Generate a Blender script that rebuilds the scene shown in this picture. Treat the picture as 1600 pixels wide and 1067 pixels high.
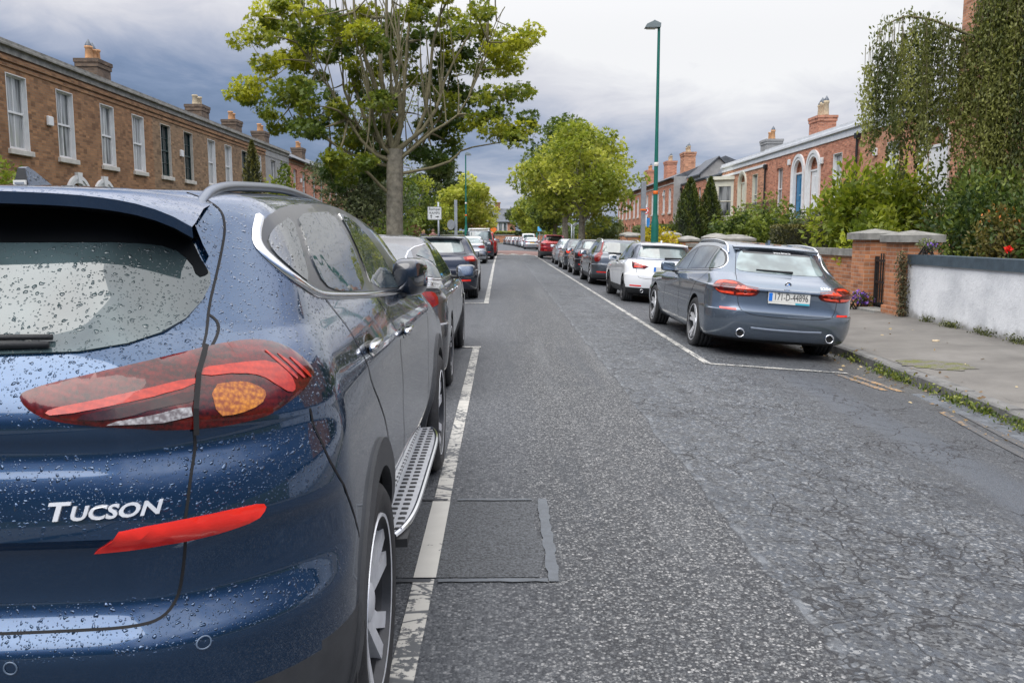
import bpy, bmesh, math, random
import numpy as np
from mathutils import Vector, Matrix
from mathutils.bvhtree import BVHTree

for _o in list(bpy.data.objects):
    bpy.data.objects.remove(_o)
SC = bpy.context.scene
COL = SC.collection
R = math.radians
PI = math.pi

# ------------------------------------------------------------------ camera
F_PX, CAM_H = 1320.0, 1.40
TH = math.atan(163.5 / F_PX)
YW = math.atan(13.0 / F_PX)
cd = bpy.data.cameras.new('camera')
cam = bpy.data.objects.new('camera', cd)
COL.objects.link(cam)
right = Vector((math.cos(YW), -math.sin(YW), 0))
f0 = Vector((math.sin(YW), math.cos(YW), 0))
fwd = f0 * math.cos(TH) - Vector((0, 0, math.sin(TH)))
up = f0 * math.sin(TH) + Vector((0, 0, math.cos(TH)))
M3 = Matrix((right, up, -fwd)).transposed().to_4x4()
M3.translation = Vector((0, 0, CAM_H))
cam.matrix_world = M3
cd.sensor_width = 36
cd.sensor_fit = 'HORIZONTAL'
cd.lens = 36 * F_PX / 1600
cd.clip_start = 0.05
cd.clip_end = 3000
SC.camera = cam

# ------------------------------------------------------------------ sun, sky, exposure
SUN_EL, SUN_AZ = R(54), R(214)      # azimuth from +Y clockwise: behind the camera, a little to the left
sd = bpy.data.lights.new('sun', 'SUN')
sun = bpy.data.objects.new('sun', sd)
COL.objects.link(sun)
sd.energy = 1.5
sd.angle = R(58)
sd.color = (1.0, 0.96, 0.90)
_s = Vector((math.sin(SUN_AZ) * math.cos(SUN_EL), math.cos(SUN_AZ) * math.cos(SUN_EL), math.sin(SUN_EL)))
sun.rotation_euler = _s.to_track_quat('Z', 'Y').to_euler()

SC.view_settings.view_transform = 'Standard'
SC.view_settings.look = 'None'
SC.view_settings.gamma = 1
SC.view_settings.use_curve_mapping = False
SC.view_settings.exposure = 0.7

W = bpy.data.worlds.new('World')
SC.world = W
W.use_nodes = True


class NT:
    """small helper around a node tree"""
    def __init__(self, tree):
        self.t = tree
        tree.nodes.clear()

    def n(self, typ, ins=None, **kw):
        nd = self.t.nodes.new(typ)
        for k, v in kw.items():
            setattr(nd, k, v)
        for k, v in (ins or {}).items():
            s = nd.inputs[k]
            if isinstance(v, bpy.types.NodeSocket):
                self.t.links.new(v, s)
            elif isinstance(v, bpy.types.Node):
                self.t.links.new(v.outputs[0], s)
            else:
                if isinstance(v, (tuple, list)) and len(v) == 3 and s.type == 'RGBA':
                    v = (*v, 1)
                s.default_value = v
        return nd

    def math(self, op, a, b=0.0, c=None, clamp=False):
        d = {0: a, 1: b}
        if c is not None:
            d[2] = c
        return self.n('ShaderNodeMath', d, operation=op, use_clamp=clamp).outputs[0]

    def mix(self, f, a, b, blend='MIX'):
        nd = self.n('ShaderNodeMix', data_type='RGBA', blend_type=blend)
        for i, v in ((0, f), (6, a), (7, b)):
            s = nd.inputs[i]
            if isinstance(v, bpy.types.NodeSocket):
                self.t.links.new(v, s)
            else:
                if isinstance(v, (tuple, list)) and len(v) == 3:
                    v = (*v, 1)
                s.default_value = v
        return nd.outputs[2]

    def ramp(self, fac, stops, interp='LINEAR'):
        nd = self.n('ShaderNodeValToRGB', {0: fac})
        cr = nd.color_ramp
        cr.interpolation = interp
        while len(cr.elements) < len(stops):
            cr.elements.new(0.5)
        for e, (p, c) in zip(cr.elements, stops):
            e.position = p
            if not isinstance(c, (tuple, list)):
                c = (c, c, c)
            e.color = (*c[:3], 1)
        return nd.outputs[0]

    def noise(self, vec, scale, detail=3, rough=0.55, dist=0.0, out=0):
        d = {'Scale': scale, 'Detail': detail, 'Roughness': rough, 'Distortion': dist}
        if vec is not None:
            d['Vector'] = vec
        return self.n('ShaderNodeTexNoise', d).outputs[out]

    def smooth(self, v, lo, hi):
        return self.n('ShaderNodeMapRange', {0: v, 1: lo, 2: hi, 3: 0.0, 4: 1.0}, interpolation_type='SMOOTHSTEP').outputs[0]


def build_world():
    t = NT(W.node_tree)
    sky = t.n('ShaderNodeTexSky')
    sky.sky_type = 'NISHITA'
    sky.sun_disc = False
    sky.sun_elevation = SUN_EL
    sky.sun_rotation = SUN_AZ
    tc = t.n('ShaderNodeTexCoord')
    d = tc.outputs['Generated']
    sep = t.n('ShaderNodeSeparateXYZ', {0: d})
    z = t.math('MAXIMUM', sep.outputs[2], 0.0)

    def spot(c, s):
        v = t.n('ShaderNodeVectorMath', {0: d, 1: c}, operation='SUBTRACT').outputs[0]
        v = t.n('ShaderNodeVectorMath', {0: v, 1: (1 / s[0], 1 / s[1], 1 / s[2])}, operation='MULTIPLY').outputs[0]
        l = t.n('ShaderNodeVectorMath', {0: v}, operation='LENGTH').outputs[1]
        l2 = t.math('MULTIPLY', l, l)
        return t.math('EXPONENT', t.math('MULTIPLY', l2, -0.5))
    # cloud deck seen in perspective: direction divided by height above the horizon
    den = t.math('ADD', z, 0.13)
    cx = t.math('DIVIDE', sep.outputs[0], den)
    cy = t.math('DIVIDE', sep.outputs[1], den)
    cv = t.n('ShaderNodeCombineXYZ', {0: cx, 1: t.math('MULTIPLY', cy, 0.75), 2: t.math('MULTIPLY', z, 1.3)}).outputs[0]
    n1 = t.noise(cv, 0.62, 6, 0.56, 0.6)
    n2 = t.noise(cv, 2.6, 7, 0.62, 0.5)
    nn = t.math('ADD', t.math('MULTIPLY', n1, 0.56), t.math('MULTIPLY', n2, 0.44))
    nz = t.math('MULTIPLY', t.math('SUBTRACT', nn, 0.5), 3.8)
    hi = t.smooth(z, 0.20, 0.75)
    b = t.math('ADD', 0.10, t.math('MULTIPLY', spot((0.17, 0.95, 0.285), (0.23, 0.6, 0.105)), 1.25))
    b = t.math('ADD', b, t.math('MULTIPLY', spot((0.42, 0.88, 0.15), (0.16, 0.5, 0.10)), 0.42))
    b = t.math('ADD', b, t.math('MULTIPLY', spot((-0.42, 0.87, 0.25), (0.16, 0.5, 0.040)), 0.62))
    b = t.math('ADD', b, t.math('MULTIPLY', spot((0.0, 0.99, 0.045), (0.12, 0.5, 0.030)), 0.34))
    amp = t.math('ADD', 0.36, t.math('MULTIPLY', hi, 0.25))
    b = t.math('ADD', b, t.math('MULTIPLY', nz, amp))
    b = t.math('ADD', b, t.math('MULTIPLY', hi, 0.75))
    col = t.ramp(b, [(0.0, (0.070, 0.108, 0.185)), (0.22, (0.13, 0.172, 0.265)), (0.45, (0.265, 0.29, 0.365)),
                     (0.68, (0.43, 0.43, 0.465)), (0.95, (0.58, 0.577, 0.58))])
    # overhead and behind the camera the deck is thinner and much brighter than the band the lens looks at
    back = t.smooth(t.math('MULTIPLY', sep.outputs[1], -1.0), -0.25, 0.7)
    gain = t.math('ADD', 1.0, t.math('ADD', t.math('MULTIPLY', hi, SKY_TOP), t.math('MULTIPLY', back, t.math('SUBTRACT', t.math('MULTIPLY', t.smooth(z, 0.08, 0.4), 1.0), 0.45))))
    col2 = t.n('ShaderNodeVectorMath', {0: col, 1: (10, 10, 10)}, operation='MULTIPLY').outputs[0]
    sc = t.n('ShaderNodeVectorMath', {0: col2, 3: gain}, operation='SCALE').outputs[0]
    fin = t.mix(0.93, sky.outputs[0], sc)
    bg = t.n('ShaderNodeBackground', {0: fin, 1: 0.10})
    t.n('ShaderNodeOutputWorld', {0: bg})


SKY_TOP = 2.0
build_world()

# ------------------------------------------------------------------ helpers
def tag(o, label=None, cat=None, group=None, kind=None):
    if label: o['label'] = label
    if cat: o['category'] = cat
    if group: o['group'] = group
    if kind: o['kind'] = kind
    return o


def empty(name, loc=(0, 0, 0), rz=0.0, parent=None):
    o = bpy.data.objects.new(name, None)
    COL.objects.link(o)
    o.location = loc
    o.rotation_euler = (0, 0, rz)
    o.empty_display_size = 0.2
    if parent: o.parent = parent
    return o


def mobj(name, verts, faces, mats, parent=None, smooth=False, mi=None, loc=None):
    me = bpy.data.meshes.new(name)
    me.from_pydata([tuple(v) for v in verts], [], [tuple(f) for f in faces])
    if not isinstance(mats, (list, tuple)):
        mats = [mats]
    for m in mats:
        me.materials.append(m)
    if mi is not None:
        me.polygons.foreach_set('material_index', np.array(mi, dtype=np.int32))
    if smooth:
        me.polygons.foreach_set('use_smooth', np.ones(len(me.polygons), dtype=bool))
    me.update()
    o = bpy.data.objects.new(name, me)
    COL.objects.link(o)
    if parent: o.parent = parent
    if loc is not None: o.location = loc
    return o


class MB:
    """collects shapes into one mesh"""
    def __init__(self):
        self.v, self.f, self.mi, self.cur = [], [], [], 0

    def add(self, vs, fs):
        b = len(self.v)
        self.v += [tuple(p) for p in vs]
        self.f += [tuple(b + i for i in f) for f in fs]
        self.mi += [self.cur] * len(fs)
        return self

    def box(self, x0, x1, y0, y1, z0, z1, bev=0.0):
        if bev <= 0:
            vs = [(x, y, z) for z in (z0, z1) for y in (y0, y1) for x in (x0, x1)]
            fs = [(0, 2, 3, 1), (4, 5, 7, 6), (0, 1, 5, 4), (1, 3, 7, 5), (3, 2, 6, 7), (2, 0, 4, 6)]
            return self.add(vs, fs)
        b = bev
        lv = [(z0, b), (z0 + b, 0), (z1 - b, 0), (z1, b)]
        vs, fs = [], []
        for z, i in lv:
            X0, X1, Y0, Y1 = x0 + i, x1 - i, y0 + i, y1 - i
            c = b * 0.7
            vs += [(X0 + c, Y0, z), (X1 - c, Y0, z), (X1, Y0 + c, z), (X1, Y1 - c, z), (X1 - c, Y1, z), (X0 + c, Y1, z), (X0, Y1 - c, z), (X0, Y0 + c, z)]
        for k in range(3):
            for i in range(8):
                j = (i + 1) % 8
                fs.append((k * 8 + i, k * 8 + j, k * 8 + 8 + j, k * 8 + 8 + i))
        fs.append(tuple(range(7, -1, -1)))
        fs.append(tuple(range(24, 32)))
        return self.add(vs, fs)

    def tube(self, pts, rad, n=8, cap=True):
        pts = [Vector(p) for p in pts]
        if not isinstance(rad, (list, tuple)):
            rad = [rad] * len(pts)
        vs, fs = [], []
        a = None
        for i, p in enumerate(pts):
            t = (pts[min(i + 1, len(pts) - 1)] - pts[max(i - 1, 0)])
            if t.length < 1e-9: t = Vector((0, 0, 1))
            t.normalize()
            if a is None:
                a = t.orthogonal().normalized()
            else:
                a = (a - t * a.dot(t))
                if a.length < 1e-6: a = t.orthogonal()
                a.normalize()
            b = t.cross(a)
            for k in range(n):
                an = 2 * PI * k / n
                vs.append(p + (a * math.cos(an) + b * math.sin(an)) * rad[i])
        for i in range(len(pts) - 1):
            for k in range(n):
                k2 = (k + 1) % n
                fs.append((i * n + k, i * n + k2, (i + 1) * n + k2, (i + 1) * n + k))
        if cap:
            fs.append(tuple(range(n - 1, -1, -1)))
            fs.append(tuple((len(pts) - 1) * n + k for k in range(n)))
        return self.add(vs, fs)

    def lathe(self, prof, n=24, axis='Z', c=(0, 0, 0)):
        """prof: list of (radius, height) along the axis"""
        vs, fs = [], []
        for r, h in prof:
            for k in range(n):
                a = 2 * PI * k / n
                p = (r * math.cos(a), r * math.sin(a), h)
                if axis == 'X': p = (h, r * math.cos(a), r * math.sin(a))
                if axis == 'Y': p = (r * math.sin(a), h, r * math.cos(a))
                vs.append((p[0] + c[0], p[1] + c[1], p[2] + c[2]))
        m = len(prof)
        for i in range(m - 1):
            for k in range(n):
                k2 = (k + 1) % n
                fs.append((i * n + k, i * n + k2, (i + 1) * n + k2, (i + 1) * n + k))
        return self.add(vs, fs)

    def prism(self, poly, axis, a, b):
        """poly in the two other axes (in xyz order), extruded from a to b along axis"""
        n = len(poly)
        def P(u, v, h):
            return {'X': (h, u, v), 'Y': (u, h, v), 'Z': (u, v, h)}[axis]
        vs = [P(u, v, a) for u, v in poly] + [P(u, v, b) for u, v in poly]
        fs = [tuple(range(n)), tuple(range(2 * n - 1, n - 1, -1))]
        for i in range(n):
            j = (i + 1) % n
            fs.append((i, i + n, j + n, j))
        return self.add(vs, fs)

    def build(self, name, mats, parent=None, smooth=False, loc=None, fix=True, auto=None):
        o = mobj(name, self.v, self.f, mats, parent, smooth, self.mi, loc)
        if fix:
            bm = bmesh.new()
            bm.from_mesh(o.data)
            bmesh.ops.recalc_face_normals(bm, faces=bm.faces)
            bm.to_mesh(o.data)
            bm.free()
        if auto:
            sharp_by_angle(o.data, auto)
        return o


def sharp_by_angle(me, deg):
    bm = bmesh.new()
    bm.from_mesh(me)
    lim = R(deg)
    for e in bm.edges:
        if len(e.link_faces) == 2 and e.calc_face_angle(0) > lim:
            e.smooth = False
    for f in bm.faces:
        f.smooth = True
    bm.to_mesh(me)
    bm.free()


def pchip(xs, ys, q):
    xs = np.asarray(xs, float); ys = np.asarray(ys, float); q = np.asarray(q, float)
    h = np.diff(xs); dl = (np.diff(ys, axis=0).T / h).T
    m = np.zeros_like(ys)
    if len(xs) == 2:
        m[:] = dl[0]
    else:
        a, b = dl[:-1], dl[1:]
        hh = (h[:-1], h[1:])
        w1 = (2 * hh[1] + hh[0]); w2 = (hh[1] + 2 * hh[0])
        if ys.ndim > 1:
            w1 = w1.reshape((-1,) + (1,) * (ys.ndim - 1)); w2 = w2.reshape((-1,) + (1,) * (ys.ndim - 1))
        with np.errstate(divide='ignore', invalid='ignore'):
            mm = (w1 + w2) / (w1 / a + w2 / b)
        m[1:-1] = np.where(a * b > 0, mm, 0)
        m[0] = dl[0]; m[-1] = dl[-1]
    i = np.clip(np.searchsorted(xs, q, side='right') - 1, 0, len(xs) - 2)
    t = (q - xs[i]) / h[i]
    hi = h[i]
    if ys.ndim > 1:
        t = t.reshape((-1,) + (1,) * (ys.ndim - 1)); hi = hi.reshape((-1,) + (1,) * (ys.ndim - 1))
    t2, t3 = t * t, t * t * t
    return (2 * t3 - 3 * t2 + 1) * ys[i] + (t3 - 2 * t2 + t) * hi * m[i] + (-2 * t3 + 3 * t2) * ys[i + 1] + (t3 - t2) * hi * m[i + 1]


# ------------------------------------------------------------------ materials
MATS = {}
def pmat(name, col, rough=0.5, metal=0.0, var=0.12, scale=6.0, bump=0.0, bscale=40.0, spec=0.5, coat=0.0, col2=None, sheen=0.0):
    """Principled with a little procedural colour variation so nothing is perfectly flat"""
    if name in MATS: return MATS[name]
    m = bpy.data.materials.new(name)
    m.use_nodes = True
    t = NT(m.node_tree)
    g = t.n('ShaderNodeTexCoord').outputs['Object']
    nz = t.noise(g, scale, 5, 0.6)
    c1 = tuple(max(0, c * (1 - var)) for c in col)
    c2 = col2 or tuple(min(1, c * (1 + var)) for c in col)
    c = t.ramp(nz, [(0.3, c1), (0.7, c2)])
    ins = {'Base Color': c, 'Roughness': rough, 'Metallic': metal, 'Specular IOR Level': spec, 'Coat Weight': coat, 'Coat Roughness': 0.04}
    if bump:
        bn = t.n('ShaderNodeBump', {'Height': t.noise(g, bscale, 4, 0.6), 'Strength': bump, 'Distance': 0.01})
        ins['Normal'] = bn.outputs[0]
    p = t.n('ShaderNodeBsdfPrincipled', ins)
    t.n('ShaderNodeOutputMaterial', {0: p})
    MATS[name] = m
    return m


def paint(name, col, metal=0.55, rough=0.28, drops=0.0, dirt=0.04, coat_ior=1.55):
    """car paint: metallic flake under clear coat; drops = rain beads standing on the coat"""
    if name in MATS: return MATS[name]
    m = bpy.data.materials.new(name)
    m.use_nodes = True
    t = NT(m.node_tree)
    g = t.n('ShaderNodeTexCoord').outputs['Object']
    fl = t.n('ShaderNodeTexVoronoi', {'Vector': g, 'Scale': 900.0})
    c = t.mix(t.math('MULTIPLY', t.smooth(fl.outputs['Distance'], 0.5, 0.1), 0.25), (*col, 1), tuple(min(1, k * 1.8 + 0.01) for k in col))
    du = t.noise(g, 3.0, 6, 0.65)
    c = t.mix(t.math('MULTIPLY', du, dirt), c, (0.22, 0.21, 0.20, 1))
    ins = {'Base Color': c, 'Roughness': rough, 'Metallic': metal, 'Coat Weight': 1.0, 'Coat Roughness': 0.025, 'Coat IOR': coat_ior}
    if drops:
        b = drop_bump(t, g, drops)
        ins['Coat Normal'] = b
        ins['Normal'] = b
    p = t.n('ShaderNodeBsdfPrincipled', ins)
    t.n('ShaderNodeOutputMaterial', {0: p})
    MATS[name] = m
    return m


def drop_bump(t, g, strength, s1=105.0, s2=210.0):
    """beads of water: two sizes of rounded cells, thinned out by noise, only where the surface looks up"""
    gw = t.n('ShaderNodeVectorMath', {0: g, 1: t.n('ShaderNodeVectorMath', {0: t.noise(g, 40, 2, out=1), 3: 0.02}, operation='SCALE').outputs[0]}, operation='ADD').outputs[0]
    hs = None
    for s, r, th in ((s1, 0.46, 0.22), (s2, 0.42, 0.16)):
        v = t.n('ShaderNodeTexVoronoi', {'Vector': gw, 'Scale': s, 'Randomness': 0.9})
        rnd = t.n('ShaderNodeSeparateColor', {0: v.outputs['Color']}).outputs[0]
        rad = t.math('MULTIPLY', t.math('SUBTRACT', rnd, th), r / (1 - th))
        q = t.math('DIVIDE', v.outputs['Distance'], t.math('MAXIMUM', rad, 0.001))
        h = t.math('SQRT', t.math('MAXIMUM', t.math('SUBTRACT', 1.0, t.math('MULTIPLY', q, q)), 0.0))
        h = t.math('MULTIPLY', h, t.math('MAXIMUM', rad, 0.0))
        h = t.math('DIVIDE', h, s)
        hs = h if hs is None else t.math('ADD', hs, h)
    nz = t.n('ShaderNodeSeparateXYZ', {0: t.n('ShaderNodeNewGeometry').outputs['Normal']}).outputs[2]
    msk = t.smooth(nz, 0.02, 0.34)
    hs = t.math('MULTIPLY', hs, msk)
    return t.n('ShaderNodeBump', {'Height': hs, 'Strength': strength, 'Distance': 1.0}).outputs[0]


def glassm(name, tint=(0.012, 0.018, 0.02), drops=0.0, ior=1.75, rough=0.02):
    if name in MATS: return MATS[name]
    m = bpy.data.materials.new(name)
    m.use_nodes = True
    t = NT(m.node_tree)
    g = t.n('ShaderNodeTexCoord').outputs['Object']
    c = t.mix(t.smooth(t.noise(g, 2.2, 3), 0.4, 0.62), tint, tuple(k * 2.4 for k in tint))
    ins = {'Base Color': c, 'Roughness': rough, 'IOR': ior, 'Specular IOR Level': 0.5}
    if drops:
        ins['Normal'] = drop_bump(t, g, drops, 88, 170)
    p = t.n('ShaderNodeBsdfPrincipled', ins)
    t.n('ShaderNodeOutputMaterial', {0: p})
    MATS[name] = m
    return m
# ------------------------------------------------------------------ car kit
def lampm(name, deep, bright, cells=.7, cloud=.45):
    """lamp lens: reflector cells and ribs seen through clear gloss"""
    m = bpy.data.materials.new(name); m.use_nodes = True
    t = NT(m.node_tree)
    g = t.n('ShaderNodeTexCoord').outputs['Object']
    v = t.n('ShaderNodeTexVoronoi', {'Vector': g, 'Scale': 130.0}, distance='CHEBYCHEV')
    sp = t.n('ShaderNodeSeparateXYZ', {0: g})
    rib = t.math('SINE', t.math('MULTIPLY', t.math('ADD', sp.outputs[2], t.math('MULTIPLY', sp.outputs[0], .25)), 520.0))
    k = t.math('ADD', t.math('MULTIPLY', t.smooth(t.noise(g, 14, 3, .6), .35, .65), cloud), t.math('MULTIPLY', t.math('SUBTRACT', .6, v.outputs['Distance']), cells))
    k = t.math('ADD', k, t.math('MULTIPLY', rib, .10), clamp=True)
    c = t.mix(k, deep, bright)
    p = t.n('ShaderNodeBsdfPrincipled', {'Base Color': c, 'Roughness': .22, 'Coat Weight': 1.0, 'Coat Roughness': .02, 'Coat IOR': 1.42, 'Specular IOR Level': .2})
    t.n('ShaderNodeOutputMaterial', {0: p})
    MATS[name] = m
    return m


RUBBER = pmat('tyre_rubber', (0.022, 0.022, 0.023), 0.75, var=0.35, scale=30, bump=0.25, bscale=120)
BLACKTRIM = pmat('black_plastic', (0.018, 0.019, 0.02), 0.55, var=0.3, scale=20, bump=0.15, bscale=300)
CLAD = pmat('grey_cladding', (0.045, 0.047, 0.05), 0.6, var=0.2, scale=12, bump=0.2, bscale=400)
GLOSSBLACK = pmat('gloss_black', (0.008, 0.008, 0.009), 0.08, var=0.3, scale=8, coat=0.6)
CHROME = pmat('chrome', (0.75, 0.76, 0.78), 0.12, 1.0, var=0.06, scale=14)
ALLOY = pmat('alloy', (0.78, 0.79, 0.81), 0.34, 0.5, var=0.12, scale=18)
DARKALLOY = pmat('dark_alloy', (0.03, 0.031, 0.034), 0.4, 0.4, var=0.25, scale=18)
SEAM = pmat('panel_gap', (0.004, 0.004, 0.005), 0.8, var=0.2)
WELL = pmat('wheel_well', (0.006, 0.006, 0.006), 0.9, var=0.3)
PLATEW = pmat('plate_white', (0.66, 0.65, 0.60), 0.4, var=0.06, scale=9)
PLATEY = pmat('plate_yellow', (0.72, 0.42, 0.03), 0.4, var=0.06, scale=9)
PLATEB = pmat('plate_blue', (0.01, 0.16, 0.60), 0.4, var=0.08)
PLATETXT = pmat('plate_text', (0.02, 0.02, 0.022), 0.5, var=0.2)
LAMPRED = lampm('lamp_red', (.10, .005, .004), (.42, .014, .008))
LAMPDARK = lampm('lamp_dark_red', (.045, .003, .003), (.20, .008, .006))
LAMPCLEAR = lampm('lamp_clear', (.14, .12, .12), (.55, .55, .55), 1.2, .15)
LAMPAMBER = lampm('lamp_amber', (.24, .05, .005), (.78, .30, .015), 1.0, .15)
REFLECT = pmat('reflector_red', (0.85, 0.02, 0.01), 0.25, var=0.08, scale=15, coat=1.0)
GLASS = glassm('car_glass', (.028, .036, .038), ior=2.1)
GLASSLT = glassm('car_glass_rear', (0.06, 0.085, 0.085), ior=2.0)
MIRROR = pmat('mirror_glass', (0.7, 0.72, 0.74), 0.03, 1.0, var=0.03)


def ring(z, yr, br, rr, w, y1, y2, yf, bf, fr, seg):
    if not isinstance(z, (tuple, list)): z = (z,) * 4
    if not isinstance(w, (tuple, list)): w = (w,) * 4
    xs = w[0] - rr[0]
    yb = yr + br * (xs / w[0]) ** 2
    ycs = yb + rr[1]
    xf = w[3] - fr[0]
    yb2 = yf - bf * (xf / w[3]) ** 2
    ycf = yb2 - fr[1]
    y1 = max(y1, ycs + 0.05); y2 = min(y2, ycf - 0.05)
    P = []
    for i in range(seg[0]):
        x = xs * i / seg[0]
        P.append((x, yr + br * (x / w[0]) ** 2))
    for i in range(seg[1]):
        t = PI / 2 * i / seg[1]
        s = math.sin(t)
        P.append((xs + rr[0] * s, yb + rr[1] * (1 - math.cos(t)) + br * (((xs + rr[0] * s) / w[0]) ** 2 - (xs / w[0]) ** 2) * math.cos(t)))
    ys = []
    for a, b, n in ((ycs, y1, seg[2]), (y1, y2, seg[3]), (y2, ycf, seg[4])):
        ys += [a + (b - a) * i / n for i in range(n)]
    ws = pchip([ycs, y1, y2, ycf], w, ys)
    P += list(zip(ws, ys))
    for i in range(seg[5]):
        t = PI / 2 * (1 - i / seg[5])
        P.append((xf + fr[0] * math.sin(t), yb2 - fr[1] * (1 - math.cos(t))))
    for i in range(seg[6] + 1):
        x = xf * (1 - i / seg[6])
        P.append((x, yf - bf * (x / w[3]) ** 2))
    P = np.array(P)
    zs = pchip([yr, max(y1, yr + .1), max(y2, yr + .2), max(yf, y2 + .05)], z, P[:, 1])
    return np.column_stack([P, zs])


class Car:
    def __init__(self, name, rings, seg, res, paint_m, loc, rz, label, cat='car', group=None, arches=(), wheel_r=0.33, seam_m=None):
        self.root = empty(name, loc, rz)
        tag(self.root, label, cat, group)
        self.paint = paint_m
        Rg = np.array(rings)
        # floor and roof close to a line
        fl = Rg[0].copy(); fl[:, 0] = 0; fl[:, 2] -= 0.0
        Rg = np.concatenate([fl[None], Rg])
        d = np.linalg.norm(np.diff(Rg, axis=0), axis=2).mean(1)
        d = np.maximum(d, 1e-3)
        T = np.concatenate([[0], np.cumsum(d)])
        q = []
        for i in range(len(d)):
            n = max(2, int(math.ceil(d[i] / res))) if i > 0 else 2
            if i > 0: n = min(n, 14)
            q += [T[i] + d[i] * k / n for k in range(n)]
        q.append(T[-1])
        G = pchip(T, Rg, np.array(q))
        L, N, _ = G.shape
        left = G[:, -2:0:-1].copy(); left[:, :, 0] *= -1
        A = np.concatenate([G, left], axis=1)
        n = A.shape[1]
        V = A.reshape(-1, 3)
        F = []
        for i in range(L - 1):
            for k in range(n):
                k2 = (k + 1) % n
                F.append((i * n + k, i * n + k2, (i + 1) * n + k2, (i + 1) * n + k))
        bm = bmesh.new()
        vv = [bm.verts.new(v) for v in V]
        for f in F:
            bm.faces.new([vv[i] for i in f])
        bmesh.ops.remove_doubles(bm, verts=bm.verts, dist=0.0004)
        bmesh.ops.dissolve_degenerate(bm, dist=0.0003, edges=bm.edges)
        bmesh.ops.recalc_face_normals(bm, faces=bm.faces)
        self.bvh = BVHTree.FromBMesh(bm)
        self.bm = bm
        self.arches = arches
        self.seams = MB()
        self.hw = float(np.abs(V[:, 0]).max())
        self.side_mats = [paint_m, WELL, SEAM]

    # -- projection
    def cast(self, u, z, az):
        a = R(az)
        dv = Vector((-math.sin(a), math.cos(a), 0)); uv = Vector((math.cos(a), math.sin(a), 0))
        o = uv * u + Vector((0, 0, z)) - dv * 6
        h, nrm, _, _ = self.bvh.ray_cast(o, dv)
        if h is None:
            h, nrm, _, _ = self.bvh.find_nearest(uv * u + Vector((0, 0, z)) - dv * 0.9)
        if nrm.dot(dv) > 0: nrm = -nrm
        return h, nrm

    def top(self, x, y):
        h, n, _, _ = self.bvh.ray_cast(Vector((x, y, 5)), Vector((0, 0, -1)))
        return h, n

    def patch(self, name, poly, az, mat, off=0.004, thick=0.012, grid=0.05, mirror=False, parent=None, label=None, smooth=0, both=False, bulge=0.0):
        """a shell cut to an outline given in the view (u, z) and laid on the body"""
        if both:
            self.patch(name, poly, az, mat, off, thick, grid, True, parent, label, smooth, False, bulge)
        poly = list(poly)
        for _ in range(smooth):
            q = []
            for i in range(len(poly)):
                a, b = poly[i], poly[(i + 1) % len(poly)]
                q += [(a[0] * .75 + b[0] * .25, a[1] * .75 + b[1] * .25), (a[0] * .25 + b[0] * .75, a[1] * .25 + b[1] * .75)]
            poly = q
        bm = bmesh.new()
        vs = [bm.verts.new((p[0], 0, p[1])) for p in poly]
        bm.faces.new(vs)
        bmesh.ops.triangulate(bm, faces=bm.faces[:])
        us = [p[0] for p in poly]; zs = [p[1] for p in poly]
        for lo, hi, no, ix in ((min(us), max(us), (1, 0, 0), 0), (min(zs), max(zs), (0, 0, 1), 2)):
            k = max(1, int(math.ceil((hi - lo) / grid)))
            for i in range(1, k):
                c = [0, 0, 0]; c[ix] = lo + (hi - lo) * i / k
                bmesh.ops.bisect_plane(bm, geom=bm.verts[:] + bm.edges[:] + bm.faces[:], plane_co=c, plane_no=no)
        bmesh.ops.remove_doubles(bm, verts=bm.verts, dist=1e-5)
        bm.verts.ensure_lookup_table()
        edge_d = None
        low = {}
        pts2 = {}
        for v in bm.verts:
            h, n = self.cast(v.co.x, v.co.z, az)
            b = 0.0
            if bulge:
                dm = min(_segd((v.co.x, v.co.z), poly[i], poly[(i + 1) % len(poly)]) for i in range(len(poly)))
                b = bulge * min(1.0, dm / 0.03) ** 0.5
            v.co = h + n * (off + b)
            low[v] = h - n * (thick - off)
        if thick > 0:
            be = [e for e in bm.edges if len(e.link_faces) == 1]
            nv = {}
            for e in be:
                for v in e.verts:
                    if v not in nv:
                        nv[v] = bm.verts.new(low[v])
            for e in be:
                a, b = e.verts
                bm.faces.new((a, b, nv[b], nv[a]))
        bmesh.ops.recalc_face_normals(bm, faces=bm.faces)
        if mirror:
            for v in bm.verts: v.co.x *= -1
            bmesh.ops.reverse_faces(bm, faces=bm.faces)
        me = bpy.data.meshes.new(name)
        bm.to_mesh(me); bm.free()
        sharp_by_angle(me, 50)
        me.materials.append(mat)
        o = bpy.data.objects.new(name, me)
        COL.objects.link(o)
        o.parent = parent or self.root
        if label: o['label'] = label
        return o

    def strip_pts(self, pts, az, step=0.03):
        out = []
        for i in range(len(pts) - 1):
            a, b = Vector(pts[i]), Vector(pts[i + 1])
            n = max(1, int((b - a).length / step))
            out += [a.lerp(b, k / n) for k in range(n)]
        out.append(Vector(pts[-1]))
        return [self.cast(p[0], p[1], az) for p in out]

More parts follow.
